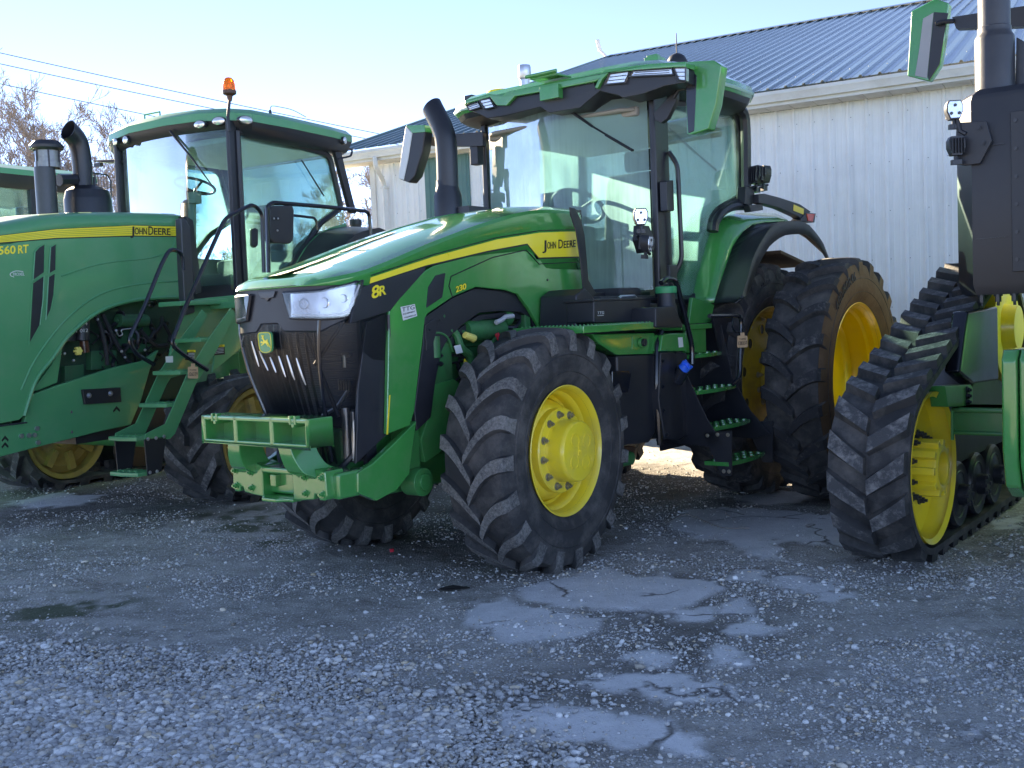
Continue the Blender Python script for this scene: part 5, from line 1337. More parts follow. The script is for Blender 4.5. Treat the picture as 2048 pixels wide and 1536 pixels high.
def work_lamp(parent, fr, cpx, cpy, size, k, facing, up=(0, 0, 1), rear=False, name='work_lamp', m_face=None):
    """five sided lamp with three LEDs; facing = unit vector in the machine's axes"""
    c = fr.h(cpx, cpy, **k); n = Vector(facing).normalized(); u = Vector(up).cross(n).normalized(); w = n.cross(u)
    sh = [(-.85, .55), (-.62, 1.0), (.62, 1.0), (.85, .55), (.85, -.2), (.5, -1.0), (-.5, -1.0), (-.85, -.2)]
    g = G(); g.prism([c + u * a * size + w * b_ * size for a, b_ in sh], n * -size * 1.0)
    for i in range(5): g.obox(c - n * size * 1.1 + u * (-.6 + .3 * i) * size, u * size * .04, w * size * .8, n * size * .2)
    o = g.build(name, M['black'], parent, bevel=.004)
    if not rear:
        g = G(); g.prism([c + n * .003 + u * a * size * .86 + w * b_ * size * .86 for a, b_ in sh], n * .004); f = g.build('lamp_face', m_face or M['reflector'], o, smooth=0)
        g = G()
        for a, b_ in ((0, .45), (-.4, -.4), (.4, -.4)):
            q = c + n * .006 + u * a * size + w * b_ * size; g.cyl(q, q + n * .006, size * .17, n=12)
        g.build('lamp_led', M['grey_black'], o)
    g = G(); g.tube([c - w * size * 1.0 - n * size * .5, c - w * size * 1.9 - n * size * .5], .014, 6); g.obox(c - w * size * 1.7 - n * size * .6, u * size * .5, w * size * .25, n * size * .3); g.build('lamp_bracket', M['black_metal'], o)
    return o
work_lamp(TA, A, 1282, 433, .058, dict(y=-.95), (-.75, -.60, -.02))
work_lamp(TA, A, 1300, 487, .055, dict(y=-.98), (.15, -1, -.12))
work_lamp(TA, A, 1520, 352, .075, dict(y=-.95), (.8, -.3, -.1), rear=True)
work_lamp(TA, A, 1534, 350, .07, dict(y=-1.0), (.9, -.45, -.05), rear=True)
g = G(); g.tube([h(*p, y=-.93) for p in ((1496, 378), (1515, 371), (1535, 370))], .012, 6); g.build('lamp_bar', M['black'], TA)
g = G(); g.tube([h(*p, y=-.9) for p in ((1275, 470), (1290, 500), (1300, 508))], .012, 6); g.prism([h(*p, y=-.90) for p in ((1282, 450), (1298, 452), (1310, 480), (1308, 500), (1288, 506), (1280, 480))], (0, .06, 0)); g.build('lamp_mount', M['black'], TA)

# --- wheels
tyF = ag_tyre(.760, .46, .39, 19, lug=.045, lw=.062, sweep=.34)
def make_wheel(name, loc, R, tyre_g, rim_fn, rz, mats, yoff):
    w = wheel_empty(name, TA, loc, rz)
    t = tyre_g.build('tyre', mats, w, smooth=30)
    return w, t
def shift(g, dy):
    g.v = [(x, y + dy, z) for x, y, z in g.v]; return g
shift(tyF, .20)
wF = wheel_empty('front_wheel', TA, (0, -1.02, .745), rad(-2)); wF.rotation_euler = (0, rad(7), rad(2.2))
tyF.build('tyre', [M['rubber'], M['lug'], M['lug']], wF, smooth=30); front_rim(wF, M['yellow'], M['yellow'])

wR = wheel_empty('front_wheel', TA, (0, 1.02, .745), PI + rad(2.2))
tb = ag_tyre(.760, .46, .39, 19, lug=.045, lw=.062, sweep=.34, direction=-1); shift(tb, .20)
tb.build('tyre', [M['rubber'], M['lug'], M['lug']], wR, smooth=30); front_rim(wR, M['yellow'], M['yellow'])
RH = .975
def rear(loc, rz, direction, deep, rm, tm, text=False, holes=False, spin=0):
    w = wheel_empty('rear_wheel', TA, loc, rz); w.rotation_euler = (0, rad(spin), rz)
    t = ag_tyre(.975, .48, .60, 22, lug=.05, lw=.066, sweep=.19, direction=direction, n=112); shift(t, .20)
    t.build('tyre', tm + [M['rubber_brown'] if text else tm[1]], w, smooth=30); rear_rim(w, rm, deep, holes)
    if text: side_text(w, '480/80R46', .80, -.047, rad(-30 - spin), .105, M['ink'], 1)
    return w
yo = -1.755
# outer dual: dry mud on the outward sidewall
wo = rear((3.07, yo, RH), 0, 1, True, mat('bounce_lit_yellow_rim', (.95, .62, .01), .32, coat=.4, dirt=(.5, .3, .06), dirt_amt=.25, dirt_scale=5), [M['rubber'], M['lug_dark']], text=True, spin=4)  # rim base colour carries the orange of sunlight bounced off the ground
ms = G(); p = tyre_profile(.975, .48, .60, .05); ms.lathe([(r, .197 - hh) for r, hh in p[:8]], 112, axis='y')
ms.build('muddy_sidewall', M['rubber_brown'], wo)
yi = h(1532, 760, x=3.07).y
wi = rear((3.07, -1.02, RH), 0, 1, False, M['yellow_dirty'], [M['rubber'], M['lug_dark']], holes=True, spin=11)
side_text(wi, 'RADIAL', .80, -.037, rad(-24), .055, M['ink'], 1); side_text(wi, 'TRE', .74, -.037, rad(-24), .055, M['ink'], 1)
for yy in (1.02, 1.755): rear((3.07, yy, RH), PI, -1, yy > 1.5, M['yellow_dirty'], [M['rubber'], M['lug_dark']])
g = G(); g.cyl((3.07, -1.36, RH), (3.07, 1.55, RH), .09, n=20); g.cyl((3.07, -.8, RH), (3.07, .8, RH), .19, n=24); g.build('rear_axle', M['green_frame'], TA)
# panel gaps, fasteners and cast details
g = G()
g.tube([h(*p, y=SY - .001) for p in ((905, 594), (898, 572), (902, 553), (985, 515), (1052, 500), (1064, 512), (1078, 528), (1162, 524))], .0035, 5)
g.tube([h(*p, y=SY - .001) for p in ((742, 551), (868, 509), (994, 475), (1078, 461.5), (1153, 459))], .003, 5)
o = g.build('panel_seams', M['ink'], TA); o['kind'] = 'stuff'
g = G()
for p in ((1095, 560), (1118, 600), (1130, 640), (880, 640), (860, 660)): g.cyl(h(*p, y=SY), h(*p, y=SY) + Vector((0, -.004, 0)), .008, n=10)
o = g.build('panel_fasteners', M['black_metal'], TA); o['kind'] = 'stuff'
g = G()
for x0, x1, y0, y1, z0, z1 in ((-.98, -.93, -.40, -.10, .78, .80),): g.box(x0, x1, y0, y1, z0, z1)
for k in range(5): g.box(-1.14, -1.125, -.33 + .02 * k, -.318 + .02 * k, 1.20, 1.26)
g.cyl((-1.13, -.34, 1.40), (-1.13, -.28, 1.40), .014, n=8); g.cyl((-1.14, -.30, 1.40), (-1.14, -.30, 1.33), .010, n=8)
o = g.build('cooler_fittings', M['steel'], TA); o['kind'] = 'stuff'
# added pale strips that imitate slits of light between the grille blades
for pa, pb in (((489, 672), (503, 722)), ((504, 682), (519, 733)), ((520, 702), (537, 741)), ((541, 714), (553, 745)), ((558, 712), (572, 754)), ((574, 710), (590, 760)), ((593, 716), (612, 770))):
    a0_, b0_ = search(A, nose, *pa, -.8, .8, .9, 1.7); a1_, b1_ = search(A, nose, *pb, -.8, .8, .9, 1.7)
    g = G(); g.tube([nose(a0_ + (a1_ - a0_) * k / 5, b0_ + (b1_ - b0_) * k / 5, .003) for k in range(6)], [.003, .0055, .006, .006, .0055, .003], 6); g.build('lit_slit_strip', M['galv'], TA)
# lamp internals: light strip and two projector bowls, mirrored
def nm(px, py, off): a_, b_ = search(A, nose, px, py, -.9, .9, 1.4, 1.8); return nose(a_, b_, off)
strip = [nm(*p, .017) for p in ((588, 629), (620, 631), (655, 630), (688, 626), (700, 612), (708, 590), (716, 570))]
wm = mat('lamp_light_guide', (.85, .87, .9), .25, coat=.5)
g = G(); g.tube(curve(strip, 4), .0075, 6); o = g.build('light_strip', wm, TA); far_copy(o)
for px, py, rr3 in ((610, 608, .030), (650, 606, .030), (686, 597, .024)):
    c = nm(px, py, .014); n_ = Vector((-1, -.25, 0)).normalized() if px < 670 else Vector((-.75, -.66, 0)).normalized()
    u_ = Vector((0, 0, 1)).cross(n_).normalized(); w_3 = Vector((0, 0, 1))
    g = G(); rows = [[c + n_ * hh + rr3 * f * (math.cos(q) * u_ + math.sin(q) * w_3) for q in [2 * PI * k / 24 for k in range(24)]] for f, hh in ((1.0, .004), (.86, .006), (.80, -.003), (.3, -.008), (.02, -.008))]
    g.loft(rows, closed=True); o = g.build('projector_bowl', M['chrome'], TA); far_copy(o)
# ------------------------------------------------------------------ rubber track units
def loop_path(circles, step=.03):
    """outline of a belt round circles (x, z, r) listed clockwise seen from -y (front, top, rear ...)"""
    n = len(circles); pts = []
    tang = []
    for i in range(n):
        x0, z0, r0 = circles[i]; x1, z1, r1 = circles[(i + 1) % n]
        dx, dz = x1 - x0, z1 - z0; d = math.hypot(dx, dz); a = math.atan2(dz, dx); b = math.acos(max(-1, min(1, (r0 - r1) / d)))
        q = a + b; tang.append(((x0 + r0 * math.cos(q), z0 + r0 * math.sin(q)), (x1 + r1 * math.cos(q), z1 + r1 * math.sin(q)), q))
    for i in range(n):
        p, q, ang = tang[i]; L = math.hypot(q[0] - p[0], q[1] - p[1]); m = max(1, int(L / step))
        for k in range(m): pts.append((p[0] + (q[0] - p[0]) * k / m, p[1] + (q[1] - p[1]) * k / m, ang))
        nx = tang[(i + 1) % n][2]; da = (ang - nx) % (2 * PI); x, z, r = circles[(i + 1) % n]; m = max(1, int(da * r / step))
        for k in range(m): t = ang - da * k / m; pts.append((x + r * math.cos(t), z + r * math.sin(t), t))
    P = np.array([(a, b) for a, b, c in pts]); N_ = np.array([(math.cos(c), math.sin(c)) for a, b, c in pts])
    s = np.concatenate([[0], np.cumsum(np.hypot(*(np.roll(P, -1, 0) - P).T))]); return P, N_, s
def track_belt(circles, y0, y1, pitch, lug_h, lug_l, sweep, flip=1, thick=.035):
    P, N_, s = loop_path(circles); T = s[-1]; n = len(P)
    Pc = np.vstack([P, P[:1]]); Nc = np.vstack([N_, N_[:1]])
    def at(q, y, h):
        q = q % T; x = np.interp(q, s, Pc[:, 0]); z = np.interp(q, s, Pc[:, 1]); nx = np.interp(q, s, Nc[:, 0]); nz = np.interp(q, s, Nc[:, 1]); l = math.hypot(nx, nz)
        return (x + h * nx / l, y, z + h * nz / l)
    g = G(); rows = []
    for i in range(n):
        q = s[i]; rows.append([at(q, y0, -thick), at(q, y0, 0), at(q, y1, 0), at(q, y1, -thick)])
    rows.append(rows[0]); g.loft(rows, closed=True)
    W = y1 - y0; cnt = int(round(T / pitch)); pt = T / cnt
    for k in range(cnt):
        for side in (0, 1):
            q0 = k * pt + (pt / 2 if side else 0); ya = y0 + W * .515 if side else y0 + W * .485; yb = y1 - .005 if side else y0 + .005
            rw = []
            for t in (0, .33, .66, 1.0):
                y = ya + (yb - ya) * t; c = q0 + flip * sweep * t; e = .5 * lug_l * (.82 + .18 * t)
                sh = .012; yy = y
                rw.append([at(c - e, yy, -.004), at(c - e * .74, y - (yb - ya) * .03 * (t == 1), lug_h), at(c + e * .74, y - (yb - ya) * .03 * (t == 1), lug_h), at(c + e, yy, -.004)])
            vs = [p for r in rw for p in r]; fs = []; ms = []
            for i in range(3):
                for j in range(3): fs.append((i * 4 + j, i * 4 + j + 1, i * 4 + j + 5, i * 4 + j + 4)); ms.append(1 if j == 1 else 0)
            fs += [(0, 1, 2, 3), (12, 13, 14, 15)]; ms += [0, 0]; g.add(vs, fs, ms)
    return g
def guide_lugs(circles, yc, pitch=.2, thick=.035):
    P, N_, s = loop_path(circles); T = s[-1]; g = G(); cnt = int(T / pitch)
    for k in range(cnt):
        i = int(np.searchsorted(s, k * T / cnt)) % len(P); p, n_ = P[i], N_[i]; c = Vector((p[0] - n_[0] * (thick + .045), yc, p[1] - n_[1] * (thick + .045)))
        t = Vector((-n_[1], 0, n_[0])); g.obox(c, t * .045, Vector((0, .04, 0)), Vector((n_[0], 0, n_[1])) * .045)
    return g

# ------------------------------------------------------------------ left: tracked tractor
_a = rad(30); B = Frame(-2.31 - math.cos(_a) * 1.7, 9.4 + math.sin(_a) * 1.7, 30.0)
b = B.h
TB_ = empty('tracked_tractor', B, 'green tracked tractor with amber beacon, ladder and ribbed yellow hood stripe, left', 'tractor')
GO = M['green_old']; HY = -.55
def bp(name, m, pts, thick, par=TB_, bevel=.005, extra_l=None, **k):
    P = [b(*p, **k) for p in pts]
    if extra_l: P = P + [Vector(p) for p in extra_l]
    g = G(); g.prism(P, thick); return g.build(name, m, par, bevel=bevel)
# hood: rounded section swept along x
HT = [b(*p, y=HY) for p in ((0, 452), (60, 441), (95, 434), (160, 430), (228, 429), (300, 430), (366, 432))]
xsH = [-4.2, -3.4, -2.6] + [p.x for p in HT]; zsH = [2.12, 2.28, 2.43] + [p.z for p in HT]
rows = []
for x in list(np.linspace(-3.6, HT[-1].x, 26)):
    z = interp(x, xsH, zsH); ez = interp(x, [-3.6, -3.2, -2.6], [.80, .93, 1.0]); w = .55 * ez
    rows.append([(x, -w, z - .16), (x, -w, z - .03), (x, -w + .03, z + .005), (x, -w + .14, z + .035), (x, 0, z + .055), (x, w - .14, z + .035), (x, w - .03, z + .005), (x, w, z - .03), (x, w, z - .16)])
g = G(); g.loft(rows); o = g.build('hood', GO, TB_, smooth=50); m_ = o.modifiers.new('s', 'SOLIDIFY'); m_.thickness = .008
HS = [(0, 486), (114, 477), (266, 472), (367, 473), (369, 594), (292, 596), (233, 608), (187, 629), (137, 671), (104, 717), (75, 754), (61, 788), (48, 831), (38, 840), (0, 847)]
HSP = bp('hood_side_panel', GO, HS, (0, .04, 0), extra_l=[(-3.3, HY, .95), (-3.45, HY, 1.6), (-3.4, HY, 2.16)], y=HY)
me = HSP.data
pf = me.copy(); pf.transform(Matrix.Scale(-1, 4, (0, 1, 0))); pf.flip_normals(); o = HSP.copy(); o.data = pf; col.objects.link(o)
g = G(); g.prism([(-3.60, -.50, 1.0), (-3.68, -.50, 1.6), (-3.60, -.50, 2.14), (-3.4, -.53, 2.14), (-3.3, -.53, .95)], (0, 1.0, 0)); g.build('hood_nose', GO, TB_, bevel=.04)
top = [(0, 471.5), (114, 458.5), (266, 451), (364, 453.5)]; bot = [(0, 485), (114, 475.5), (266, 471), (367.5, 472)]
tl = [Vector((-2.6, HY - .003, 2.28)), Vector((-2.6, HY - .003, 2.20))]
for nm, m, yy, g0, g1, mi in (('stripe_edge', M['ink'], HY - .0015, -1, 2.2, 0), ('hood_stripe', M['stripe'], HY - .003, 0, 0, 0)):
    P = [b(x, y + g0, y=yy) for x, y in top] + [b(x, y + g1, y=yy) for x, y in reversed(bot)] + [Vector((-2.6, yy, 2.185)), Vector((-2.6, yy, 2.29))]
    o = G().prism(P, (0, .0025, 0)).build(nm, m, TB_, smooth=0)
STB = o
for k in range(1, 5):
    t = k / 5; pts = [b(x0, y0 + (y1 - y0) * t, y=HY - .005) for (x0, y0), (x1, y1) in zip(top, bot)]
    g = G(); g.tube(pts, .0016, 4); g.build('stripe_line', mat('stripe_line_green', (.25, .33, .04), .4) if k == 1 else bpy.data.materials['stripe_line_green'], STB)
lettering(STB, 'lettering', B, [('J', 261, 470, 268.5, 470, 17), ('OHN', 269.5, 468.5, 294, 469, 13), ('D', 297, 469.5, 306.5, 469.8, 17), ('EERE', 308, 469, 341, 470, 13)], M['ink'], y=HY - .006, bold=.01)
lettering(HSP, 'model_number', B, [('560', -3, 509, 31, 507, 16), ('RT', 36, 507, 57, 505, 16)], M['stripe'], y=HY - .003, bold=.02)
lettering(HSP, 'dealer_mark', B, [('TROXEL', 25, 551.5, 49, 551, 6)], M['sticker'], y=HY - .003)
g = G(); g.tube(curve([b(*p, y=HY - .003) for p in ((46, 543), (32, 542), (22, 546), (21, 551), (28, 554))], 5), .0035, 5); o = g.build('dealer_swoosh', M['sticker'], HSP)
for sl in ([(70, 503), (78, 494), (90, 488), (89, 545), (66, 560)], [(65, 566), (88, 552), (86, 600), (80, 650), (58, 690)], [(101, 494), (113, 487), (112, 540), (98, 547)], [(97, 553), (111, 546), (108, 590), (102, 620), (92, 640)]):
    bp('hood_vent', M['black'], sl, (0, -.004, 0), bevel=0, y=HY)
    P = [b(*p, y=HY - .006) for p in sl]; g = G(); g.tube(P + [P[0]], .006, 5); g.build('vent_rim', GO, TB_)
# arch lip and panel creases
lip_ = [(369, 594), (292, 597), (233, 609), (187, 630), (137, 672), (104, 718), (75, 755), (61, 789), (48, 832)]
g = G(); P = [b(*p, y=HY - .004) for p in lip_]; g.tube(curve(P, 4), .018, 6); g.build('arch_lip', GO, TB_)
g = G(); P = [b(*p, y=HY + .002) for p in ((368, 562), (300, 566), (230, 578), (175, 603), (120, 652), (70, 720), (42, 780))]; g.tube(curve(P, 4), .010, 6); P = [b(*p, y=HY + .002) for p in ((122, 552), (180, 533), (240, 522), (300, 516), (340, 500), (352, 474))]; g.tube(curve(P, 4), .008, 6); o = g.build('panel_crease', GO, TB_); o['kind'] = 'stuff'
# main frame rail, tow bracket and fasteners
FRL = [(0, 914), (88, 891), (205, 862), (262, 850), (283, 800), (300, 740), (318, 700), (287, 722), (234, 733), (170, 753), (114, 771), (62, 790), (48, 845), (0, 850)]
g = G(); P = [b(*p, y=-.50) for p in FRL] + [Vector((-3.3, -.50, .95)), Vector((-3.3, -.50, .55))]; g.prism(P, (0, .05, 0)); FRO = g.build('frame_rail', GO, TB_, bevel=.008)
g = G(); g.prism([p + Vector((0, .95, 0)) for p in P], (0, .05, 0)); g.build('frame_rail', GO, TB_, bevel=.008)
bp('tow_bracket', M['black'], [(161, 779), (237, 775), (239, 804), (166, 809)], (0, -.03, 0), par=FRO, y=-.50)
g = G()
for p in ((178, 791), (221, 787)): bolt(g, b(*p, y=-.53), .017, .014)
for p in ((57, 871), (73, 857), (42, 872), (68, 870), (75, 885)): g.cyl(b(*p, y=-.50), b(*p, y=-.50) + Vector((0, -.015, 0)), .02, n=10)
g.build('frame_bolt', M['galv'], FRO)['kind'] = 'stuff'
for q in ((233, 817), (10, 876), (10, 889)):
    x, y = q; bp('chevron_hole', M['ink'], [(x - 7, y + 4), (x, y - 5), (x + 7, y + 3), (x + 6, y + 7), (x, y + 1), (x - 6, y + 8)], (0, -.002, 0), par=FRO, bevel=0, y=-.50)
g = G()
for p in ((142, 824), (143, 864)): g.cyl(b(*p, y=-.50), b(*p, y=-.502), .014, n=10)
g.build('frame_hole', M['ink'], FRO)['kind'] = 'stuff'
g = G(); g.tube([b(*p, y=-.57) for p in ((0, 852), (54, 845))], .008, 6); g.build('lower_trim', M['black'], TB_)
# engine bay
g = G(); g.box(-1.6, .5, -.30, .30, .9, 1.95); g.box(-3.2, -1.6, -.44, .44, .7, 2.1); g.build('engine_block', mat('oily_engine_green', (.012, .05, .028), .6, dirt=(.05, .06, .05), dirt_amt=.4, dirt_scale=10, bump=.3), TB_, bevel=.03)
EB = mat('engine_green_pale', (.02, .11, .05), .5, dirt=(.06, .07, .06), dirt_amt=.5, dirt_scale=12)
def bcyl(g, p0, p1, r, y, **k): g.cyl(b(*p0, y=y), b(*p1, y=y), r, **k)
g = G(); bcyl(g, (136, 636), (136, 682), .062, -.42, n=20); bcyl(g, (164, 630), (164, 681), .066, -.44, n=20); FI = g.build('fuel_filters', M['black'], TB_)
lettering(FI, 'paint_pen_marks', B, [('7 14', 153, 652, 175, 650, 7), ('1 012', 153, 665, 176, 664, 7)], M['white_ink'], y=-.508)
lettering(FI, 'paint_pen_marks', B, [('3/', 133, 672, 142, 670, 8)], M['white_ink'], y=-.485)
g = G(); bcyl(g, (168, 682), (170, 705), .04, -.42, n=14); g.build('filter_bowl', mat('brown_plastic', (.08, .03, .02), .3), TB_)
g = G(); bcyl(g, (236, 641), (292, 641), .062, -.40, n=20); bcyl(g, (234, 641), (231, 641), .03, -.40, n=14); g.prism([b(*p, y=-.38) for p in ((183, 702), (233, 700), (234, 736), (183, 740))], (0, .2, 0)); g.prism([b(*p, y=-.36) for p in ((130, 732), (168, 728), (168, 765), (130, 768))], (0, .2, 0)); g.prism([b(*p, y=-.33) for p in ((230, 650), (300, 652), (300, 700), (230, 690))], (0, .1, 0)); g.prism([b(*p, y=-.40) for p in ((268, 690), (304, 688), (304, 702), (268, 706))], (0, .1, 0)); g.build('engine_fittings', EB, TB_, bevel=.008)
g = G(); P = [(113, 680), (122, 660), (126, 770), (70, 785), (90, 740)]; g.prism([b(*p, y=-.47) for p in ((66, 780), (104, 728), (126, 690), (115, 765), (74, 782))], (0, .03, 0)); g.build('inner_gusset', GO, TB_, bevel=.006)
rr_ = random.Random(3); g = G()
for k in range(26):
    x, y = rr_.uniform(185, 345), rr_.uniform(605, 700); P = [b(x, y, y=-.34)]
    for j in range(5): x += rr_.uniform(-14, 18); y += rr_.uniform(-6, 22); P.append(b(x, min(y, 738), y=-.37 + rr_.uniform(-.07, .05)))
    g.tube(curve(P, 4), rr_.choice((.006, .008, .012, .018)), 6)
for P in (((205, 628), (215, 650), (235, 690), (255, 722)), ((185, 625), (200, 650), (210, 690), (215, 730)), ((280, 660), (310, 690), (335, 690))): g.tube(curve([b(*p, y=-.43) for p in P], 5), .020, 8)
o = g.build('engine_hoses', M['black'], TB_); o['kind'] = 'stuff'
g = G()
for p in ((195, 639), (243, 703), (250, 715), (120, 708), (129, 707), (147, 721), (232, 661), (290, 700)): g.sphere(b(*p, y=-.45), .014, 8, 6)
P = [b(*p, y=-.46) for p in ((232, 662), (238, 672), (245, 668), (243, 660), (262, 657))]; g.tube(curve(P, 4), .006, 6); g.build('hose_clamps', M['galv'], TB_)['kind'] = 'stuff'
c = b(156, 702, y=-.50); g = G()
for k in range(6): q = k * PI / 3; g.obox(c + Vector((.022 * math.cos(q), 0, .022 * math.sin(q))), (.016 * math.cos(q), 0, .016 * math.sin(q)), (-.010 * math.sin(q), 0, .010 * math.cos(q)), (0, .015, 0))
g.cyl(c, c + Vector((0, -.02, 0)), .03, n=16); g.build('oil_filler_cap', bpy.data.materials['pale_yellow_plastic'], TB_, bevel=.003)
g = G(); g.box(-1.0, 1.9, -.45, .45, .62, .9); g.build('belly_pan', M['black'], TB_)
g = G(); g.cyl((0, -1.66, .57), (0, 1.66, .57), .11, n=20); g.build('idler_axle', M['green_frame'], TB_)
# ladder with black lower plates
yo_ = -1.55; steps_ = [((224, 945), (294, 948)), ((254, 876), (291, 877)), ((284, 812), (350, 810)), ((311, 745), (377, 745)), ((332, 682), (418, 680))]
for i, (pl, pr_) in enumerate(steps_):
    po = b(*pr_, y=yo_); pi_ = b(*pl, x=po.x) if i != 1 else None
    yi_ = -1.19; d = .17
    g = G(); g.prism([(po.x - d / 2, yo_ + .01, po.z - .015), (po.x - d / 2 - .02, (yo_ + yi_) / 2, po.z - .015), (po.x - d / 2, yi_ - .01, po.z - .015), (po.x + d / 2, yi_ - .01, po.z - .015), (po.x + d / 2, yo_ + .01, po.z - .015)], (0, 0, .035)); o = g.build('ladder_step', GO, TB_, bevel=.006)
    g = G()
    for a in range(4):
        g.box(po.x - .065, po.x + .065, yo_ + .05 + a * .075, yo_ + .06 + a * .075, po.z + .02, po.z + .028)
    g.box(po.x - .03, po.x - .02, yo_ + .05, yi_ - .04, po.z + .02, po.z + .0275); g.build('step_grip', GO, o)['kind'] = 'stuff'
so_l = [(289, 878), (291, 868), (331, 848), (375, 748), (420, 674), (462, 616), (472, 628), (432, 704), (392, 768), (350, 868), (340, 878)]
for yy, off in ((yo_, 0), (-1.19, .36)):
    P = [b(*p, y=yo_) for p in so_l]; P = [p + Vector((0, off, 0)) for p in P]
    g = G(); g.prism(P, (0, .012, 0)); g.build('ladder_stringer', GO, TB_, bevel=.003)
    P = [b(*p, y=yo_) + Vector((0, off, 0)) for p in ((289, 879), (333, 872), (323, 943), (296, 952))]
    g = G(); g.prism(P, (0, .012, 0)); o = g.build('ladder_skirt', M['black'], TB_, bevel=.002)
    g = G()
    for p in ((296, 878), (312, 876), (328, 873), (300, 945), (314, 943)): bolt(g, b(*p, y=yo_) + Vector((0, off, 0)), .011, .008)
    g.build('skirt_bolt', M['galv'], o)['kind'] = 'stuff'
g = G(); g.prism([b(*p, y=-.95) for p in ((372, 600), (470, 590), (490, 590), (490, 700), (380, 745), (330, 760), (345, 690))], (0, .03, 0)); g.prism([b(*p, y=-1.5) for p in ((430, 700), (470, 628), (600, 560), (600, 600), (490, 690), (425, 745))], (0, .02, 0)); g.build('ladder_side_plate', GO, TB_, bevel=.006)
g = G(); z = b(400, 600, y=-1.0).z; g.box(.2, 3.2, -1.3, -.85, 1.78, 1.84); g.prism([b(*p, y=-1.1) for p in ((362, 602), (455, 596), (456, 608), (362, 612))], (0, .3, 0)); g.build('deck', GO, TB_, bevel=.01)
def lab(name, pts, par, yy, txt):
    g = G(); P = [b(*p, y=yy) for p in pts]; g.prism(P, (0, .001, 0)); o = g.build(name, M['ink'], par, smooth=0)
    (x0, y0), (x1, y1) = pts[0], pts[1]; H_ = pts[3][1] - pts[0][1]
    g = G(); g.prism([b(*p, y=yy - .001) for p in ((x0, y0), (x1, y1), (x1, y1 + H_ * .22), (x0, y0 + H_ * .22))], (0, .0008, 0)); g.build('label_header', M['stripe'], o, smooth=0)
    lettering(o, 'label_text', B, [('CAUTION', x0 + 4, y0 + H_ * .2, x1 - 4, y1 + H_ * .2, H_ * .14)], M['ink'], y=yy - .0022, depth=.0006)
    lettering(o, 'label_text', B, [('--------', x0 + 2, y0 + H_ * (q + .12), x1 - 2 - 3 * (q > .8), y1 + H_ * (q + .12), H_ * .45) for q in (.36, .50, .64, .80)], M['white_ink'], y=yy - .0022, depth=.0006)
lab('caution_label', [(426, 691), (449, 689), (450, 709), (426.5, 711)], TB_, -1.502, '')
lab('caution_label', [(375, 700), (391, 700), (386, 722), (370, 720)], TB_, -1.552, '')
g = G(); P = [b(*p, y=-1.553) for p in ((331, 713), (346, 712), (346, 725), (332, 725))]; g.prism(P, (0, .001, 0)); g.build('white_label', M['sticker'], TB_, smooth=0)
price_tag(TB_, B, 386, 746, '126339', y=-1.57)
def rail(name, pts, yy, r=.019, m=M['black_gloss'], rr=.08):
    g = G(); g.tube(bend([b(*p, y=yy) for p in pts], rr, 5), r, 8); return g.build(name, m, TB_)
rail('handrail', [(366, 540), (364, 505), (340, 497), (322, 530), (291, 608), (257, 680), (271, 707), (308, 729)], -1.19)
rail('handrail', [(528, 545), (524, 425), (506, 408), (450, 436), (412, 521), (366, 625), (342, 688), (362, 706), (415, 740)], -1.56)
rail('deck_rail', [(537, 545), (535, 412), (545, 405), (647, 413), (738, 423), (742, 475)], -1.4, .021)
rail('deck_rail', [(546, 428), (590, 431), (632, 436), (635, 460)], -1.2, .014)
g = G(); g.prism([b(*p, y=-1.0) for p in ((362, 437), (371, 437), (381, 454), (390, 625), (371, 631), (366, 537))], (0, .08, 0)); g.build('rail_post', M['grey_black'], TB_, bevel=.01)
bp('cab_edge_trim', M['black'], [(373, 432), (386, 440), (398, 530), (403, 585), (392, 588), (384, 520)], (0, .12, 0), y=-.65)
# mirror on the deck rail
g = G(); g.prism([b(*p, y=-1.42) for p in ((543, 412), (586, 411), (589, 420), (588, 480), (582, 487), (546, 486), (540, 478), (540, 418))], (.0, .09, 0)); MR = g.build('wing_mirror', M['black'], TB_, bevel=.018)
g = G()
for p in ((548, 437), (556, 437), (555, 461)): g.sphere(b(*p, y=-1.43), .010, 8, 6)
g.build('mirror_bolt', M['galv'], MR)['kind'] = 'stuff'
g = G(); g.prism([b(*p, y=-.93) for p in ((506, 458), (512, 455), (517, 460), (517, 490), (511, 496), (506, 490))], (0, .05, 0)); DH = g.build('door_handle', M['black'], TB_, bevel=.01)
# cab
def cp(px, py, yy): return b(px, py, y=yy)
NP0 = b(458, 258, y=-.80); NP1 = b(475, 568, y=-.80)
RP0 = b(662, 300, y=-.85); RP1 = b(695, 418, y=-.85)
xf = NP0.x; zt = NP0.z; zb_ = NP1.z
zg = b(460, 262, y=-.8).z
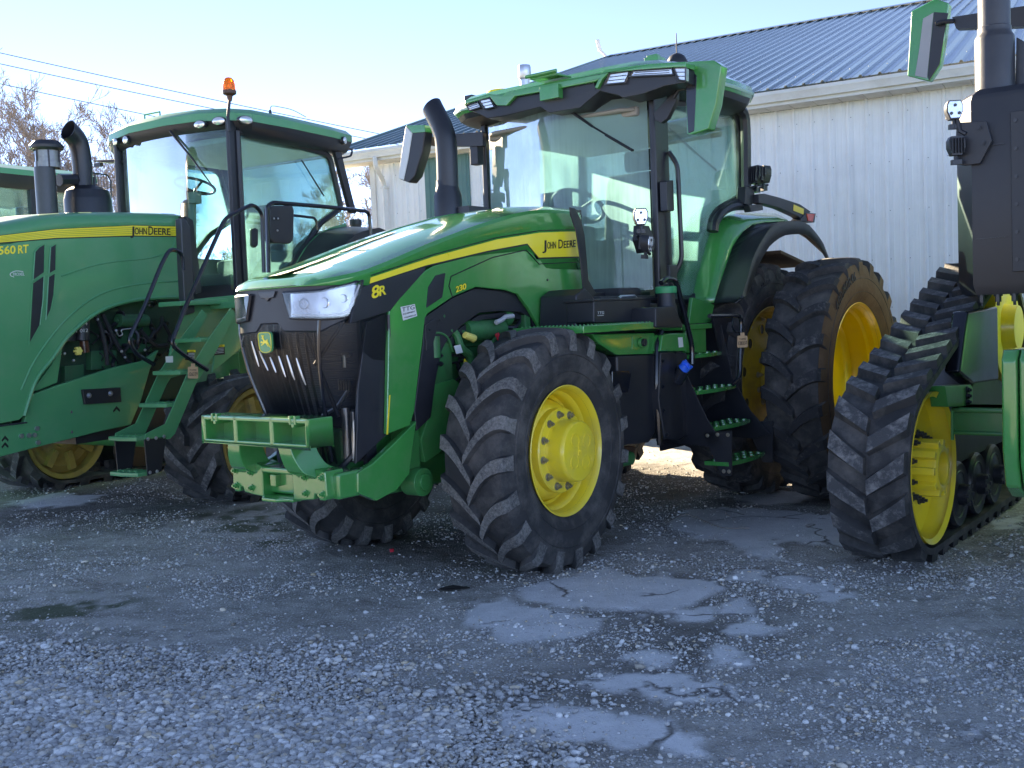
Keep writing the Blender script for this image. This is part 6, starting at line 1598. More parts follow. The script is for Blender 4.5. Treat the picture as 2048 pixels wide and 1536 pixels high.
# windscreen, bowed
rows = []
for i in range(13):
    t = -1 + 2 * i / 12
    rows.append([(xf - .10 * math.cos(t * PI / 2) + (NP1.x - NP0.x) * (1 - k / 6), .77 * t, zb_ + (zt - zb_) * k / 6) for k in range(7)])
g = G(); g.loft(rows); WS = g.build('windscreen', glass('fogged_left_screen', (.58, .90, .86), fog=.35, fog_col=(.45, .74, .72), fog_lo=.4, fog_hi=.75, refl=.9), TB_, smooth=60)
def side(yy, s=1):
    pts = ((474, 262), (560, 275), (600, 292), (650, 306), (660, 318), (682, 415), (665, 428), (640, 446), (610, 492), (565, 560), (490, 568))
    return [Vector((b(*p, y=yy).x, s * yy, b(*p, y=yy).z)) for p in pts]
for s in (1, -1):
    g = G(); g.prism(side(-.84, s), (0, .006, 0)); g.build('side_glass', M['glass'], TB_, smooth=0)
    g = G(); P = side(-.85, s); g.tube(bend(P + [P[0]], .05, 3), .035, 6); g.build('side_frame', M['black'], TB_)
    g = G(); y = -.80 * s; g.prism([(NP0.x - .055, y, zt + .08), (NP0.x + .055, y, zt + .08), (NP1.x + .06, y, zb_ - .2), (NP1.x - .06, y, zb_ - .2)], (0, -.05 * s, 0)); g.build('front_pillar', M['black'], TB_, bevel=.012)
    g = G(); y = -.85 * s; g.prism([(RP0.x - .03, y, RP0.z + .1), (RP0.x + .08, y, RP0.z + .1), (RP1.x + .10, y, RP1.z - .05), (RP1.x, y, RP1.z - .05)], (0, -.05 * s, 0)); g.build('rear_pillar', M['black'], TB_, bevel=.012)
g = G(); g.prism([(RP1.x + .1, -.78, 2.5), (RP1.x + .1, .78, 2.5), (RP0.x + .1, .78, 3.5), (RP0.x + .1, -.78, 3.5)], (.006, 0, 0)); g.build('rear_glass', M['glass'], TB_, smooth=0)
g = G()
for p, q in (((486, 596), 0), ): pass
zroof = zt
planB = [(-.12, 0), (-.10, -.45), (-.02, -.82), (.12, -1.0), (.60, -1.05), (1.35, -1.02), (1.85, -.96), (2.02, -.80), (2.10, -.40), (2.12, 0)]
ox = xf
planB = [(x - (.10 if x > 1.5 else 0), y) for x, y in planB]; planB = planB + [(x - .03, -y * 1.10) for x, y in reversed(planB[1:-1])]
def ringB(f, z, fr_=1.0, dz=0): return [(ox + 1.0 + (x - 1.0) * f, y * f, z + dz * ((x - 1.0)) - .05 * (y / 1.0) ** 2 * 1.0) for x, y in planB]
g = G(); g.loft([ringB(.90, zroof - .02), ringB(.96, zroof + .02), ringB(.99, zroof + .09), ringB(1.0, zroof + .13)], closed=True, cap=True); RB0 = g.build('roof_underside', M['black'], TB_, smooth=40)
g = G(); g.loft([ringB(1.004, zroof + .115), ringB(1.004, zroof + .19), ringB(.95, zroof + .245), ringB(.80, zroof + .275), ringB(.4, zroof + .29)], closed=True, cap=True); RB = g.build('cab_roof', GO, TB_, smooth=40)
def oval(px, py, rx, rz, nx, par, x=None, y=None):
    c = b(px, py, x=x) if x is not None else b(px, py, y=y)
    n = Vector(nx).normalized(); u = Vector((0, 0, 1)).cross(n).normalized(); w = n.cross(u)
    g = G(); rows = []
    for f, hh in ((1.15, -.03), (1.12, .008), (1.0, .012)): rows.append([c + n * hh + u * rx * f * math.cos(q) + w * rz * f * math.sin(q) for q in [2 * PI * k / 24 for k in range(24)]])
    g.loft(rows, closed=True, cap=True); o = g.build('roof_light', M['black'], par)
    rows = [[c + n * hh + u * rx * f * math.cos(q) + w * rz * f * math.sin(q) for q in [2 * PI * k / 24 for k in range(24)]] for f, hh in ((.98, .013), (.7, .022), (.02, .026))]
    g = G(); g.loft(rows, closed=True); g.build('lamp_lens', M['reflector'], o)
oval(400, 249, .066, .036, (-1, -.1, 0), RB0, x=ox - .12); oval(438, 242, .070, .038, (-1, -.25, -.05), RB0, x=ox - .06); oval(491, 240, .072, .038, (-.3, -1, -.02), RB0, y=-1.03)
oval(232, 284, .036, .036, (-1, .1, 0), RB0, x=ox - .10); oval(252, 280, .040, .040, (-1, .0, 0), RB0, x=ox - .12); oval(688, 281, .045, .04, (.3, -1, 0), RB0, y=-1.0)
# beacon on its stalk
pb = b(459, 190, x=ox - .10); pf_ = b(459, 262, x=ox - .14)
g = G(); g.tube([Vector((pf_.x, pf_.y, pf_.z)), Vector((pb.x - .04, pb.y, pb.z - .22)), Vector((pb.x, pb.y, pb.z - .02))], .016, 8); BE = g.build('beacon_stalk', M['black'], TB_)
g = G(); g.lathe([(.02, -.06), (.03, -.01), (.066, .01), (.068, .04), (.060, .045)], 24, o=tuple(pb), axis='z'); g.build('beacon_base', mat('rusty_beacon_base', (.06, .03, .02), .5, dirt=(.2, .07, .03), dirt_amt=.5), BE)
am = bpy.data.materials.new('amber_dome'); am.use_nodes = True; bb = am.node_tree.nodes['Principled BSDF']; bb.inputs['Base Color'].default_value = (1, .22, .01, 1); bb.inputs['Roughness'].default_value = .15; bb.inputs['Transmission Weight'].default_value = .5; bb.inputs['Subsurface Weight'].default_value = .3; bb.inputs['Subsurface Radius'].default_value = (.1, .04, .01)
g = G(); g.lathe([(.062, .045), (.060, .10), (.050, .14), (.030, .165), (0, .172)], 24, o=tuple(pb), axis='z'); g.build('beacon_dome', am, BE)
g = G(); g.lathe([(.03, .05), (.035, .08), (.03, .12), (0, .13)], 12, o=tuple(pb), axis='z'); g.build('beacon_bulb', M['chrome'], BE)
pa = b(541, 235, y=-.6); g = G(); g.lathe([(.02, -.05), (.025, 0), (.012, .08)], 10, o=tuple(pa), axis='z'); g.tube(curve([b(*p, y=-.6) for p in ((542, 228), (541, 216), (545, 212), (560, 214), (585, 220), (612, 234))], 5), .004, 5); g.build('roof_aerial', M['black'], RB)
g = G(); p = b(305, 236, x=ox + .3); g.box(p.x - .02, p.x + .12, p.y - .14, p.y + .14, p.z - .04, p.z + .0); g.tube([(p.x, p.y - .12, p.z), (p.x, p.y - .12, p.z + .05), (p.x, p.y + .12, p.z + .05), (p.x, p.y + .12, p.z)], .01, 6); g.build('roof_bracket', GO, RB)
# interior
g = G(); g.box(xf - .05, RP1.x + .05, -.78, .78, 1.86, 1.98); g.box(xf - .05, RP1.x + .05, .74, .79, 1.9, 2.42); g.box(RP1.x, RP1.x + .06, -.76, .76, 1.9, 2.50); g.box(xf + .0, xf + .12, -.7, -.1, 1.9, 2.15); g.build('cab_floor', M['interior'], TB_)
g = G(); g.box(xf + .1, RP0.x + .1, -.72, .72, zroof - .10, zroof - .03); g.build('headliner', M['interior_light'], TB_, bevel=.02)
c = Vector((xf + .32, b(390, 372, x=xf + .32).y, b(390, 372, x=xf + .32).z)); ax = Vector((-.30, 0, .95)).normalized(); ax = Vector((.32, 0, .95)).normalized(); u = Vector((0, 1, 0)); w2 = ax.cross(u)
g = G(); g.cyl((c.x - .18, c.y, 1.95), (c.x - .06, c.y, c.z - .12), .08, .05, 12); g.obox((c.x - .08, c.y, c.z - .14), (.05, 0, 0), (0, .12, 0), (0, 0, .06)); SC2 = g.build('steering_column', M['interior_light'], TB_, bevel=.01)
g = G(); g.tube([c + .21 * (math.cos(q) * u + math.sin(q) * w2) for q in [2 * PI * k / 32 for k in range(33)]], .015, 8)
for q in (0.4, PI - .4, -PI / 2): g.cyl(c - ax * .06, c + .21 * (math.cos(q) * u + math.sin(q) * w2), .013, n=6)
g.build('steering_wheel', M['black'], SC2)
g = G(); g.box(c.x + .42, c.x + .9, -.26, .26, 2.2, 2.36); g.prism([(c.x + .82, -.26, 2.3), (c.x + .98, -.26, 2.3), (c.x + 1.10, -.22, 2.95), (c.x + .98, -.22, 3.02)], (0, .5, 0)); g.box(c.x + .5, c.x + .85, -.2, .2, 1.95, 2.2); g.build('seat', M['seat'], TB_, bevel=.05)
g = G(); g.box(c.x + .45, c.x + .95, -.5, -.33, 2.30, 2.42); g.box(c.x + .3, c.x + .5, -.62, -.42, 2.42, 2.66); g.build('armrest_console', M['interior'], TB_, bevel=.03)
g = G(); g.tube([b(*p, x=xf - .12) for p in ((340, 262), (385, 318), (425, 372))], [.014, .010, .006], 6); g.build('wiper', M['black'], TB_)
g = G(); g.tube([b(*p, y=-.88) for p in ((603, 320), (648, 392))], .008, 6); g.build('wiper', M['black'], TB_)
g = G(); g.tube(bend([b(*p, y=-.9) for p in ((696, 296), (705, 300), (702, 312), (676, 318))], .03), .012, 6); g.build('rear_grab', M['black'], TB_)
g = G(); g.tube([b(*p, x=xf + .02) for p in ((250, 322), (220, 323), (190, 322))], [.03, .022, .010], 8); g.obox(b(197, 330, x=xf), (.02, 0, 0), (0, .05, 0), (0, 0, .02)); g.build('mirror_stub', M['black'], TB_)
# rear fender of the left tractor behind the rails
g = G(); pts = [(576, 562), (600, 520), (622, 484), (648, 462), (690, 452), (740, 470)]
r1 = [b(*p, y=-.95) for p in resample(pts, 14)]; g.loft([[p + Vector((0, .2, -.01)) for p in r1], r1, [p + Vector((.02, -.45, -.05)) for p in r1], [p + Vector((.02, -.45, -.15)) for p in r1]]); o = g.build('rear_fender', M['black'], TB_, smooth=60)
g = G(); r2 = [b(*p, y=-.93) for p in resample([(582, 545), (606, 500), (632, 470), (660, 455), (692, 446)], 10)]; g.loft([r2, [p + Vector((.02, 0, -.08)) for p in r2]]); g.build('fender_trim', GO, TB_)
g = G(); c_ = b(712, 470, y=.2); g.lathe([(.10, -.35), (.09, 0), (.075, .12), (.085, .13), (.085, .20), (0, .20)], 20, o=tuple(c_), axis='z'); g.build('filler_tower', M['black'], TB_)
# breather stack, exhaust and muffler rising over the hood
yS = .25
c0 = b(96, 436, y=yS); s1_ = b(96, 336, y=yS); s2_ = b(93, 298, y=yS); s3_ = b(90, 284, y=yS); k = 1 / 2070 * 9.8
RR = 20 * k
g = G(); g.lathe([(RR, -.3), (RR, s1_.z - c0.z)], 24, o=tuple(c0), axis='z'); AC = g.build('intake_stack', M['grey_black'], TB_)
g = G(); H_ = s2_.z - s1_.z; g.lathe([(RR * 1.22, 0), (RR * 1.22, .05), (RR * 1.12, .05), (RR * 1.12, H_), (RR * 1.24, H_)], 24, o=tuple(s1_), axis='z'); g.build('precleaner_bowl', mat('smoky_bowl', (.22, .22, .22), .15, coat=.5, cvar=.2, cscale=30), AC)
g = G(); g.lathe([(RR * 1.25, H_ - .02), (RR * 1.6, H_ + .0), (RR * 1.62, H_ + .025), (RR * 1.2, H_ + .07), (0, H_ + .08)], 24, o=tuple(s1_), axis='z')
for q in range(6): a = q * PI / 3; g.cyl((s1_.x + RR * 1.2 * math.cos(a), s1_.y + RR * 1.2 * math.sin(a), s1_.z), (s1_.x + RR * 1.2 * math.cos(a), s1_.y + RR * 1.2 * math.sin(a), s1_.z + H_), .008, n=6)
g.build('precleaner_cap', M['black'], AC)
c0 = b(178, 434, y=yS); cT = b(178, 374, y=yS); R2 = 47 * k; hh = cT.z - c0.z
g = G(); g.lathe([(R2, -.3), (R2, hh * .55), (R2 * .98, hh * .6), (R2 * .9, hh * .85), (R2 * .6, hh * 1.0), (R2 * .4, hh * 1.03)], 32, o=tuple(c0), axis='z'); MU = g.build('muffler', M['black_metal'], TB_)
P = [b(*p, y=yS) for p in ((166, 380), (165, 340), (160, 300), (152, 278), (136, 260))]; path = curve(P, 6); rows = []
Re = 19 * k
for i, p in enumerate(path):
    t = (path[min(i + 1, len(path) - 1)] - path[max(i - 1, 0)]).normalized(); a = t.cross(Vector((0, 1, 0))).normalized(); b2 = a.cross(t)
    r_ = Re * (1.0 + .10 * i / len(path)); rows.append([p + r_ * (math.cos(q) * a + math.sin(q) * b2) for q in [2 * PI * j / 24 for j in range(24)]])
t = (path[-1] - path[-2]).normalized(); rows[-1] = [p + t * (.45 * (p - path[-1]).dot(Vector((0, 0, 1)))) for p in rows[-1]]
inner = [[path[i] + (p - path[i]) * .9 for p in rows[i]] for i in range(len(rows) - 8, len(rows))]
g = G(); g.loft(rows, closed=True); g.loft([rows[-1], inner[-1]], closed=True); g.loft(inner, closed=True); g.build('exhaust_pipe', M['black_metal'], TB_, smooth=50)
g = G(); g.box(c0.x - .1, c0.x + .1, b(118, 360, y=yS).y - .02, b(118, 360, y=yS).y + .02, b(130, 374, y=yS).z, b(130, 348, y=yS).z); g.tube([b(*p, y=yS) for p in ((118, 360), (150, 360))], .06, 8)
P = [b(*p, y=yS - .1) for p in ((186, 346), (215, 350), (222, 362), (222, 404))]; g.tube(P, .008, 5); P = [b(*p, y=yS - .1) for p in ((190, 346), (190, 372))]; g.tube(P, .008, 5)
for i in range(5): g.tube([b(195 + i * 6, 347 + i, y=yS - .1), b(200 + i * 5.5, 396, y=yS - .1)], .004, 4)
g.build('stack_bracket', M['black_metal'], MU)
# tracks
CB = [(0, .575, .525), (3.05, .70, .65)]
CBr = [CB[0], CB[1]]
def mk_track(par, circles, y0, y1, name='track'):
    t = wheel_empty(name, par, (0, 0, 0)); track_belt(circles, y0, y1, .30, .06, .13, .30, flip=1).build('belt', [M['rubber'], M['belt']], t, smooth=30); guide_lugs(circles, (y0 + y1) / 2).build('guide_lugs', M['rubber'], t)['kind'] = 'stuff'; return t
YD = mat('worn_yellow_paint', (.36, .25, .06), .7, dirt=(.12, .10, .07), dirt_amt=.85, dirt_scale=5, bump=.15)
def idler(par, x, z, R, y0, y1, face):
    """spoked idler pair; face = side seen (-1 outward)"""
    g = G(); ym = (y0 + y1) / 2; s = face
    for a, c_ in ((y0, y0 + .24), (y1 - .24, y1)):
        g.lathe([(R - .02, a + .015), (R, a), (R, c_), (R - .02, c_ - .01), (R - .05, c_ - .02), (R - .06, (a + c_) / 2), (R - .05, a + .02), (R - .02, a + .015)], 64, o=(x, 0, z), axis='y')
        g.lathe([(R - .055, (a + c_) / 2), (R * .72, (a + c_) / 2 - .04), (R * .55, (a + c_) / 2 - .02), (R * .40, (a + c_) / 2 - .05), (.15, (a + c_) / 2 - .06), (.15, a - .0), (.10, a - .02), (0, a - .02)], 64, o=(x, 0, z), axis='y')
        for k in range(8):
            q = 2 * PI * k / 8 + .2; d = Vector((math.cos(q), 0, math.sin(q))); t_ = Vector((-math.sin(q), 0, math.cos(q)))
            g.obox(Vector((x, (a + c_) / 2 - .06, z)) + d * R * .62, d * R * .20, t_ * .035, (0, .03, 0)); g.cyl(Vector((x, (a + c_) / 2 - .07, z)) + d * R * .45, Vector((x, (a + c_) / 2 - .10, z)) + d * R * .45, .018, n=6)
    return g.build('idler_wheel', YD, par)
for y0, y1 in ((-1.72, -1.0), (1.0, 1.72)):
    t = mk_track(TB_, CB, y0, y1); idler(t, 0, .575, .475, y0 + .01, y1 - .01, -1); idler(t, 3.05, .70, .60, y0 + .01, y1 - .01, -1)
    g = G()
    for x in (.95, 1.5, 2.05):
        for yy in (y0 + .05, y1 - .25): g.lathe([(.0, 0), (.2, 0), (.22, .02), (.22, .18), (.2, .2), (0, .2)], 28, o=(x, yy, .285), axis='y')
    g.build('mid_rollers', M['black_metal'], t)['kind'] = 'stuff'
g = G(); g.box(1.0, 3.3, -.5, .5, .7, 1.85); g.cyl((3.05, -1.6, .7), (3.05, 1.6, .7), .14); g.build('rear_frame', M['green_frame'], TB_, bevel=.03)

# ------------------------------------------------------------------ far left: only its cab shows over the hood
C_ = Frame(-7.4, 13.2, 32.0); c_h = C_.h
TC = empty('parked_tractor', C_, 'green tractor cab farthest left, half hidden behind the breather stack and hood', 'tractor')
z0 = C_.h(20, 345, y=-1.0).z
pl_ = [(0, 0), (0, -.6), (.15, -.95), (1.9, -1.0), (2.1, -.7), (2.1, 0)]; pl_ = pl_ + [(x, -y) for x, y in reversed(pl_[1:-1])]
def rc_(f, z): return [(1.0 + (x - 1.0) * f, y * f, z) for x, y in pl_]
g = G(); g.loft([rc_(.94, z0 - .18), rc_(.98, z0 - .10), rc_(1, z0)], closed=True, cap=True); g.build('roof_underside', M['black'], TC)
g = G(); g.loft([rc_(1.005, z0 - .01), rc_(1.0, z0 + .06), rc_(.85, z0 + .13)], closed=True, cap=True); g.build('cab_roof', GO, TC)
for s in (-1, 1):
    g = G()
    for x in (.15, 1.0, 1.95): g.box(x - .05, x + .05, s * .88 - .04, s * .88 + .04, 2.0, z0 - .12)
    g.box(.15, 1.95, s * .88 - .04, s * .88 + .04, 1.9, 2.05); g.build('side_frame', M['black'], TC, bevel=.01)
    g = G(); g.prism([(.2, s * .86, 2.05), (1.9, s * .86, 2.05), (1.9, s * .86, z0 - .15), (.2, s * .86, z0 - .15)], (0, .005, 0)); g.build('side_glass', M['glass'], TC, smooth=0)
g = G(); g.prism([(.12, -.84, 2.05), (.12, .84, 2.05), (.05, .84, z0 - .15), (.05, -.84, z0 - .15)], (.005, 0, 0)); g.build('windscreen', M['glass'], TC, smooth=0)
g = G(); g.box(.7, 1.3, -.3, .3, 2.0, 2.3); g.box(1.15, 1.35, -.28, .28, 2.2, 2.9); g.build('seat', M['seat'], TC, bevel=.05)
g = G(); g.box(-2.8, .1, -.5, .5, 1.0, 2.15); g.build('hood', GO, TC, bevel=.08)
g = G(); g.box(.0, 2.2, -.9, .9, .9, 1.95); g.build('body', M['green_frame'], TC, bevel=.05)
twc = ag_tyre(.95, .6, .55, 22, lug=.05, lw=.05, sweep=.26)
tme = None
for x, y in ((-1.9, -.95), (-1.9, .95), (1.9, -1.1), (1.9, 1.1)):
    w = wheel_empty('wheel', TC, (x, y, .93), 0 if y < 0 else PI)
    if tme is None: o = twc.build('tyre', [M['rubber'], M['lug_dark'], M['lug_dark']], w); tme = o.data
    else: o = bpy.data.objects.new('tyre', tme); col.objects.link(o); o.parent = w
    g = G(); g.lathe([(.56, -.26), (.52, -.24), (.5, -.05), (.3, 0), (0, -.02)], 48); g.build('rim', M['yellow_dirty'], w)
# ------------------------------------------------------------------ right: tractor on four triangular tracks, cut by the picture edge
D = Frame(2.50, 6.12, 38.0); d = D.h
TD = empty('four_track_tractor', D, 'green tractor on triangular rubber tracks with black stack housing, at the right edge', 'tractor')
W_ = .46
i_top = d(1890, 730, y=0); i_up = d(1958, 604, y=0)
sl = math.atan2(i_up.z - i_top.z, i_up.x - i_top.x)
CD = [(0, .575, .515), (1.95, 1.35, .45), (2.75, .50, .44)]
def dm(name, par, g, m, **k): return g.build(name, m, par, **k)
t = wheel_empty('track', TD, (0, 0, 0))
track_belt(CD, 0.0, W_, .225, .052, .135, .14, flip=1, thick=.04).build('belt', [M['rubber'], M['belt']], t, smooth=30)
guide_lugs(CD, W_ / 2, .16, .04).build('guide_lugs', M['rubber'], t)['kind'] = 'stuff'
g = G(); R = .455
g.lathe([(R - .03, .02), (R, 0), (R, .03), (R - .012, .05), (R - .02, .13), (R - .05, .15), (.26, .15), (.22, .11), (.20, .105)], 80, o=(0, 0, .575), axis='y')
g.lathe([(R, W_), (R, W_ - .17), (R - .03, W_ - .16), (.2, W_ - .15)], 64, o=(0, 0, .575), axis='y')
IW = g.build('idler_wheel', M['yellow'], t)
g = G(); g.lathe([(.14, .13), (.14, -.04), (.12, -.05), (.10, -.045), (.095, .02), (0, .02)], 40, o=(0, 0, .575), axis='y')
for k in range(10):
    q = 2 * PI * k / 10; dd = Vector((math.cos(q), 0, math.sin(q))); tt = Vector((-math.sin(q), 0, math.cos(q))); g.obox(Vector((0, .045, .575)) + dd * .15, dd * .022, tt * .022, (0, .085, 0))
g.build('hub', M['yellow'], IW, bevel=.004)
g = G()
for k in range(10): q = 2 * PI * (k + .5) / 10; bolt(g, (.20 * math.cos(q), .10, .575 + .20 * math.sin(q)), .019, .035)
g.build('wheel_bolt', M['grey_black'], IW)['kind'] = 'stuff'
# mid rollers with dark caps
for i, (px, py, hh) in enumerate(((1926, 978, 68), (1962, 953, 60), (1990, 932, 52))):
    x = .62 + i * .46
    g = G(); g.lathe([(0, .03), (.10, .02), (.12, .03), (.185, .03), (.20, .02), (.215, .04), (.215, .17), (.2, .19), (.1, .19), (.1, .27), (.2, .27), (.215, .29), (.215, .42), (.2, .44), (0, .44)], 40, o=(x, 0, .315), axis='y'); o = g.build('mid_roller', M['black_metal'], t)
    g = G(); g.cyl((x, .03, .315), (x, -.035, .315), .07, n=20)
    for k in range(6): q = k * PI / 3; g.obox(Vector((x + .06 * math.cos(q), -.03, .315 + .06 * math.sin(q))), (.012, 0, 0), (0, .018, 0), (0, 0, .012))
    g.build('roller_cap', M['black'], o, bevel=.003)
    g = G(); g.lathe([(.155, .028), (.150, .024), (.145, .028)], 40, o=(x, 0, .315), axis='y'); g.build('roller_ring', M['grey_black'], o)
g = G(); g.lathe([(.38, .0), (.40, .02), (.40, .44), (.38, .46), (.0, .4)], 48, o=(2.75, 0, .50), axis='y'); g.lathe([(.38, .0), (.1, .02), (0, 0)], 48, o=(2.75, 0, .50), axis='y'); g.build('rear_idler', M['black_metal'], t)
g = G(); g.lathe([(.40, .10), (.39, .02), (.30, .0), (.18, .03), (.16, -.06), (0, -.06)], 48, o=(1.95, 0, 1.35), axis='y'); g.lathe([(.36, .10), (.36, .38)], 48, o=(1.95, 0, 1.35), axis='y'); g.build('drive_wheel', M['yellow'], t)
# undercarriage frame between the wheels
g = G(); g.prism([(.45, .06, .50), (2.4, .06, .50), (2.3, .06, .85), (2.1, .06, 1.2), (1.6, .06, 1.2), (.55, .06, .75)], (0, .34, 0)); g.build('track_frame', M['black'], t, bevel=.02)
g = G(); g.prism([d(*p, y=-.03) for p in ((1936, 622), (1996, 612), (1998, 760), (1946, 768), (1920, 745))], (0, .1, 0)); g.build('drive_housing', M['black_gloss'], t, bevel=.02)
g = G(); g.prism([d(*p, y=-.04) for p in ((1890, 772), (1942, 769), (1946, 776), (1946, 812), (1896, 814))], (0, .10, 0)); o = g.build('pivot_bracket', M['green_frame'], t, bevel=.006)
g = G()
for p in ((1934, 780), (1934, 792), (1934, 804)): bolt(g, d(*p, y=-.04), .018, .02)
g.build('bracket_bolt', M['black_metal'], o)['kind'] = 'stuff'
p0 = d(1902, 845, y=-.05); za = d(1930, 817, x=p0.x + .2).z; zb2 = d(1930, 872, x=p0.x + .2).z
g = G(); g.box(.42, .66, -1.6, .02, zb2, za); g.box(.40, .68, -1.6, .0, za - .03, za); g.box(.40, .68, -1.6, .0, zb2, zb2 + .025); g.build('axle_beam', M['green_frame'], TD, bevel=.008)
g = G(); g.tube([d(*p, y=-.06) for p in ((1905, 822), (1905, 880))], .010, 6); g.build('beam_strut', M['green_frame'], TD)
# body: hood, frame, second track, cab (mostly beyond the picture edge)
YC = -1.45
g = G(); g.box(-.6, 2.0, YC - .45, YC + .30, .7, 1.2); g.build('chassis_frame', M['black'], TD, bevel=.03)
g = G(); g.prism([(-.9, YC - .40, 1.15), (-1.0, YC - .40, 1.85), (-.6, YC - .40, 2.05), (1.6, YC - .40, 2.4), (1.6, YC - .40, 1.5)], (0, .72, 0)); g.build('hood', M['green'], TD, bevel=.06)
# suitcase weights: rounded green plates side by side
wx = -.62; q0 = d(2002, 800, x=wx); zt_ = d(2020, 700, x=wx).z; zb_ = d(2001, 900, x=wx).z
ys = q0.y
for k in range(12):
    y1 = ys - k * .085; z0_ = zb_ - .16; z1_ = zt_
    prf = [(wx, z0_ + .16 if k == 0 else z0_ + .10), (wx + .0, z1_ - .05), (wx + .05, z1_), (wx + .30, z1_), (wx + .34, z1_ - .04), (wx + .34, z0_ + .05), (wx + .2, z0_ - .12), (wx + .06, z0_ - .04)]
    g = G(); g.prism([(x, y1, z) for x, z in prf], (0, -.078, 0)); g.build('front_weight', M['green'], TD, bevel=.018, seg=3)
# stack housing
def dz(px, py, P): return d(px, py, x=P.x).z
bx = .98
P1 = d(1944, 400, x=bx); P2 = d(2017, 400, x=bx + .02); P0 = d(1915, 400, x=bx + .22)
zlo = d(1960, 584, x=bx).z; zhi = d(1950, 190, x=bx).z
y3 = P2.y - .45
ring = [(P0.x, P0.y), (P1.x, P1.y), (P2.x, P2.y), (P2.x + .05, y3), (P2.x + .55, y3), (P0.x + .45, P0.y)]
cx_ = sum(p[0] for p in ring) / 6; cy_ = sum(p[1] for p in ring) / 6
def rg(f, z): return [(cx_ + (x - cx_) * f, cy_ + (y - cy_) * f, z) for x, y in ring]
g = G(); g.loft([rg(.93, zlo - .02), rg(1, zlo + .05), rg(1, zhi - .04), rg(.96, zhi), rg(.80, zhi + .04)], closed=True, cap=True); HB = g.build('stack_housing', M['black'], TD, smooth=20)
g = G(); g.box(P2.x - .012, P2.x - .002, P2.y - .42, P2.y - .02, zlo + .12, zhi - .14); g.build('housing_panel', M['black'], HB, bevel=.004)
g = G()
for z in np.linspace(zlo + .2, zhi - .2, 6):
    for yy in (P2.y - .05, P2.y - .12): g.cyl((P2.x - .012, yy, z), (P2.x - .022, yy, z), .012, n=8)
g.build('panel_bolt', M['grey_black'], HB)['kind'] = 'stuff'
g = G(); g.prism([d(*p, y=P1.y + .10) for p in ((1918, 560), (1952, 585), (1946, 592), (1925, 575))], (0, -.2, 0)); g.box(P1.x + .03, P1.x + .3, P2.y - .3, P1.y, zlo - .07, zlo - .02)
for k in range(4): bolt(g, (P1.x + .06, P1.y - .04 - k * .10, zlo - .02), .02, .05, (0, 0, -1))
g.build('housing_bracket', M['grey_black'], HB)
# exhaust
sx = bx + .28; k_ = 1 / 2070 * D.w((sx, P1.y - .1, 2)).y
c0 = d(1990, 180, x=sx); c1 = d(1990, 70, x=sx); c2 = d(1990, -60, x=sx)
g = G(); r0 = 36.5 * k_; r1 = 29.5 * k_
zj = d(1990, 74, x=sx).z
g.lathe([(0, zhi - .1), (r0, zhi - .1), (r0, zj - .02), (r0 * .97, zj), (r0 * .86, zj + .02), (r1 * 1.05, zj + .035), (r1 * 1.05, zj + .06), (r1, zj + .065), (r1, zj + .75), (0, zj + .75)], 48, o=(c0.x, c0.y, 0), axis='z'); g.build('exhaust_stack', M['grey_black'], TD, smooth=40)
g = G(); g.prism([(c0.x + .05, c0.y - r0 * .9, zhi), (c0.x + .05, c0.y - r0 * 2.2, zhi), (c0.x + .05, c0.y - r0 * 2.2, zhi + .28), (c0.x + .05, c0.y - r0, zhi + .40)], (.12, 0, 0)); g.build('stack_gusset', M['grey_black'], TD, bevel=.006)
# lamps on the housing
g = G(); lp = [(1915, 246), (1975, 243), (1986, 282), (1962, 328), (1932, 332), (1918, 330), (1912, 300)]; lx = P1.x - .02
g.prism([d(*p, x=lx) for p in lp], (-.025, 0, 0)); LPt = g.build('lamp_plate', M['black'], TD, bevel=.005)
g = G()
for p in ((1959, 255), (1966, 286)): bolt(g, d(*p, x=lx - .025), .016, .012, (-1, 0, 0))
g.build('plate_bolt', M['black_metal'], LPt)['kind'] = 'stuff'
wl = work_lamp(TD, D, 1910, 219, .062, dict(x=lx - .06), (-.85, -.5, .02), m_face=M['reflector'])
wl = work_lamp(TD, D, 1908, 294, .062, dict(x=lx - .05), (.75, .5, .0), rear=True)
g = G(); g.tube([d(*p, x=lx - .03) for p in ((1915, 240), (1920, 262), (1932, 268))], .014, 6); g.build('lamp_cable', M['black'], LPt)
# mirror on its long arm from the cab
mx_ = 2.0
GM = [(1822, 22), (1870, -2), (1897, 6), (1895, 25), (1868, 22), (1845, 38), (1838, 90), (1828, 155), (1814, 152)]
g = G(); g.prism([d(*p, x=mx_) for p in ((1822, 22), (1870, -3), (1898, 6), (1890, 70), (1880, 130), (1858, 163), (1814, 152))], (.09, 0, 0)); MR_ = g.build('wing_mirror', M['green'], TD, bevel=.012)
g = G(); g.prism([d(*p, x=mx_ - .006) for p in ((1868, 24), (1896, 26), (1888, 70), (1879, 128), (1858, 161), (1855, 152))], (.01, 0, 0)); g.build('mirror_back', M['black'], MR_, bevel=.002); g = G(); g.prism([d(*p, x=mx_ - .006) for p in ((1846, 37), (1867, 25), (1854, 156), (1830, 151), (1839, 95))], (.01, 0, 0)); g.build('mirror_face', mat('mirror_plastic', (.30, .30, .30), .3, coat=.3), MR_, bevel=.002)
g = G(); g.tube([d(*p, x=mx_ - .04) for p in ((1872, 48), (1884, 44), (1908, 42))], .018, 8); g.prism([d(*p, x=mx_ - .02) for p in ((1904, 34), (1955, 26), (2060, 10), (2060, 52), (1912, 57))], (.09, 0, 0)); g.build('mirror_arm', M['black'], TD, bevel=.006)
g = G(); g.box(2.1, 3.9, YC - .80, YC + .80, 1.6, 1.75); g.build('cab_floor', M['black'], TD)
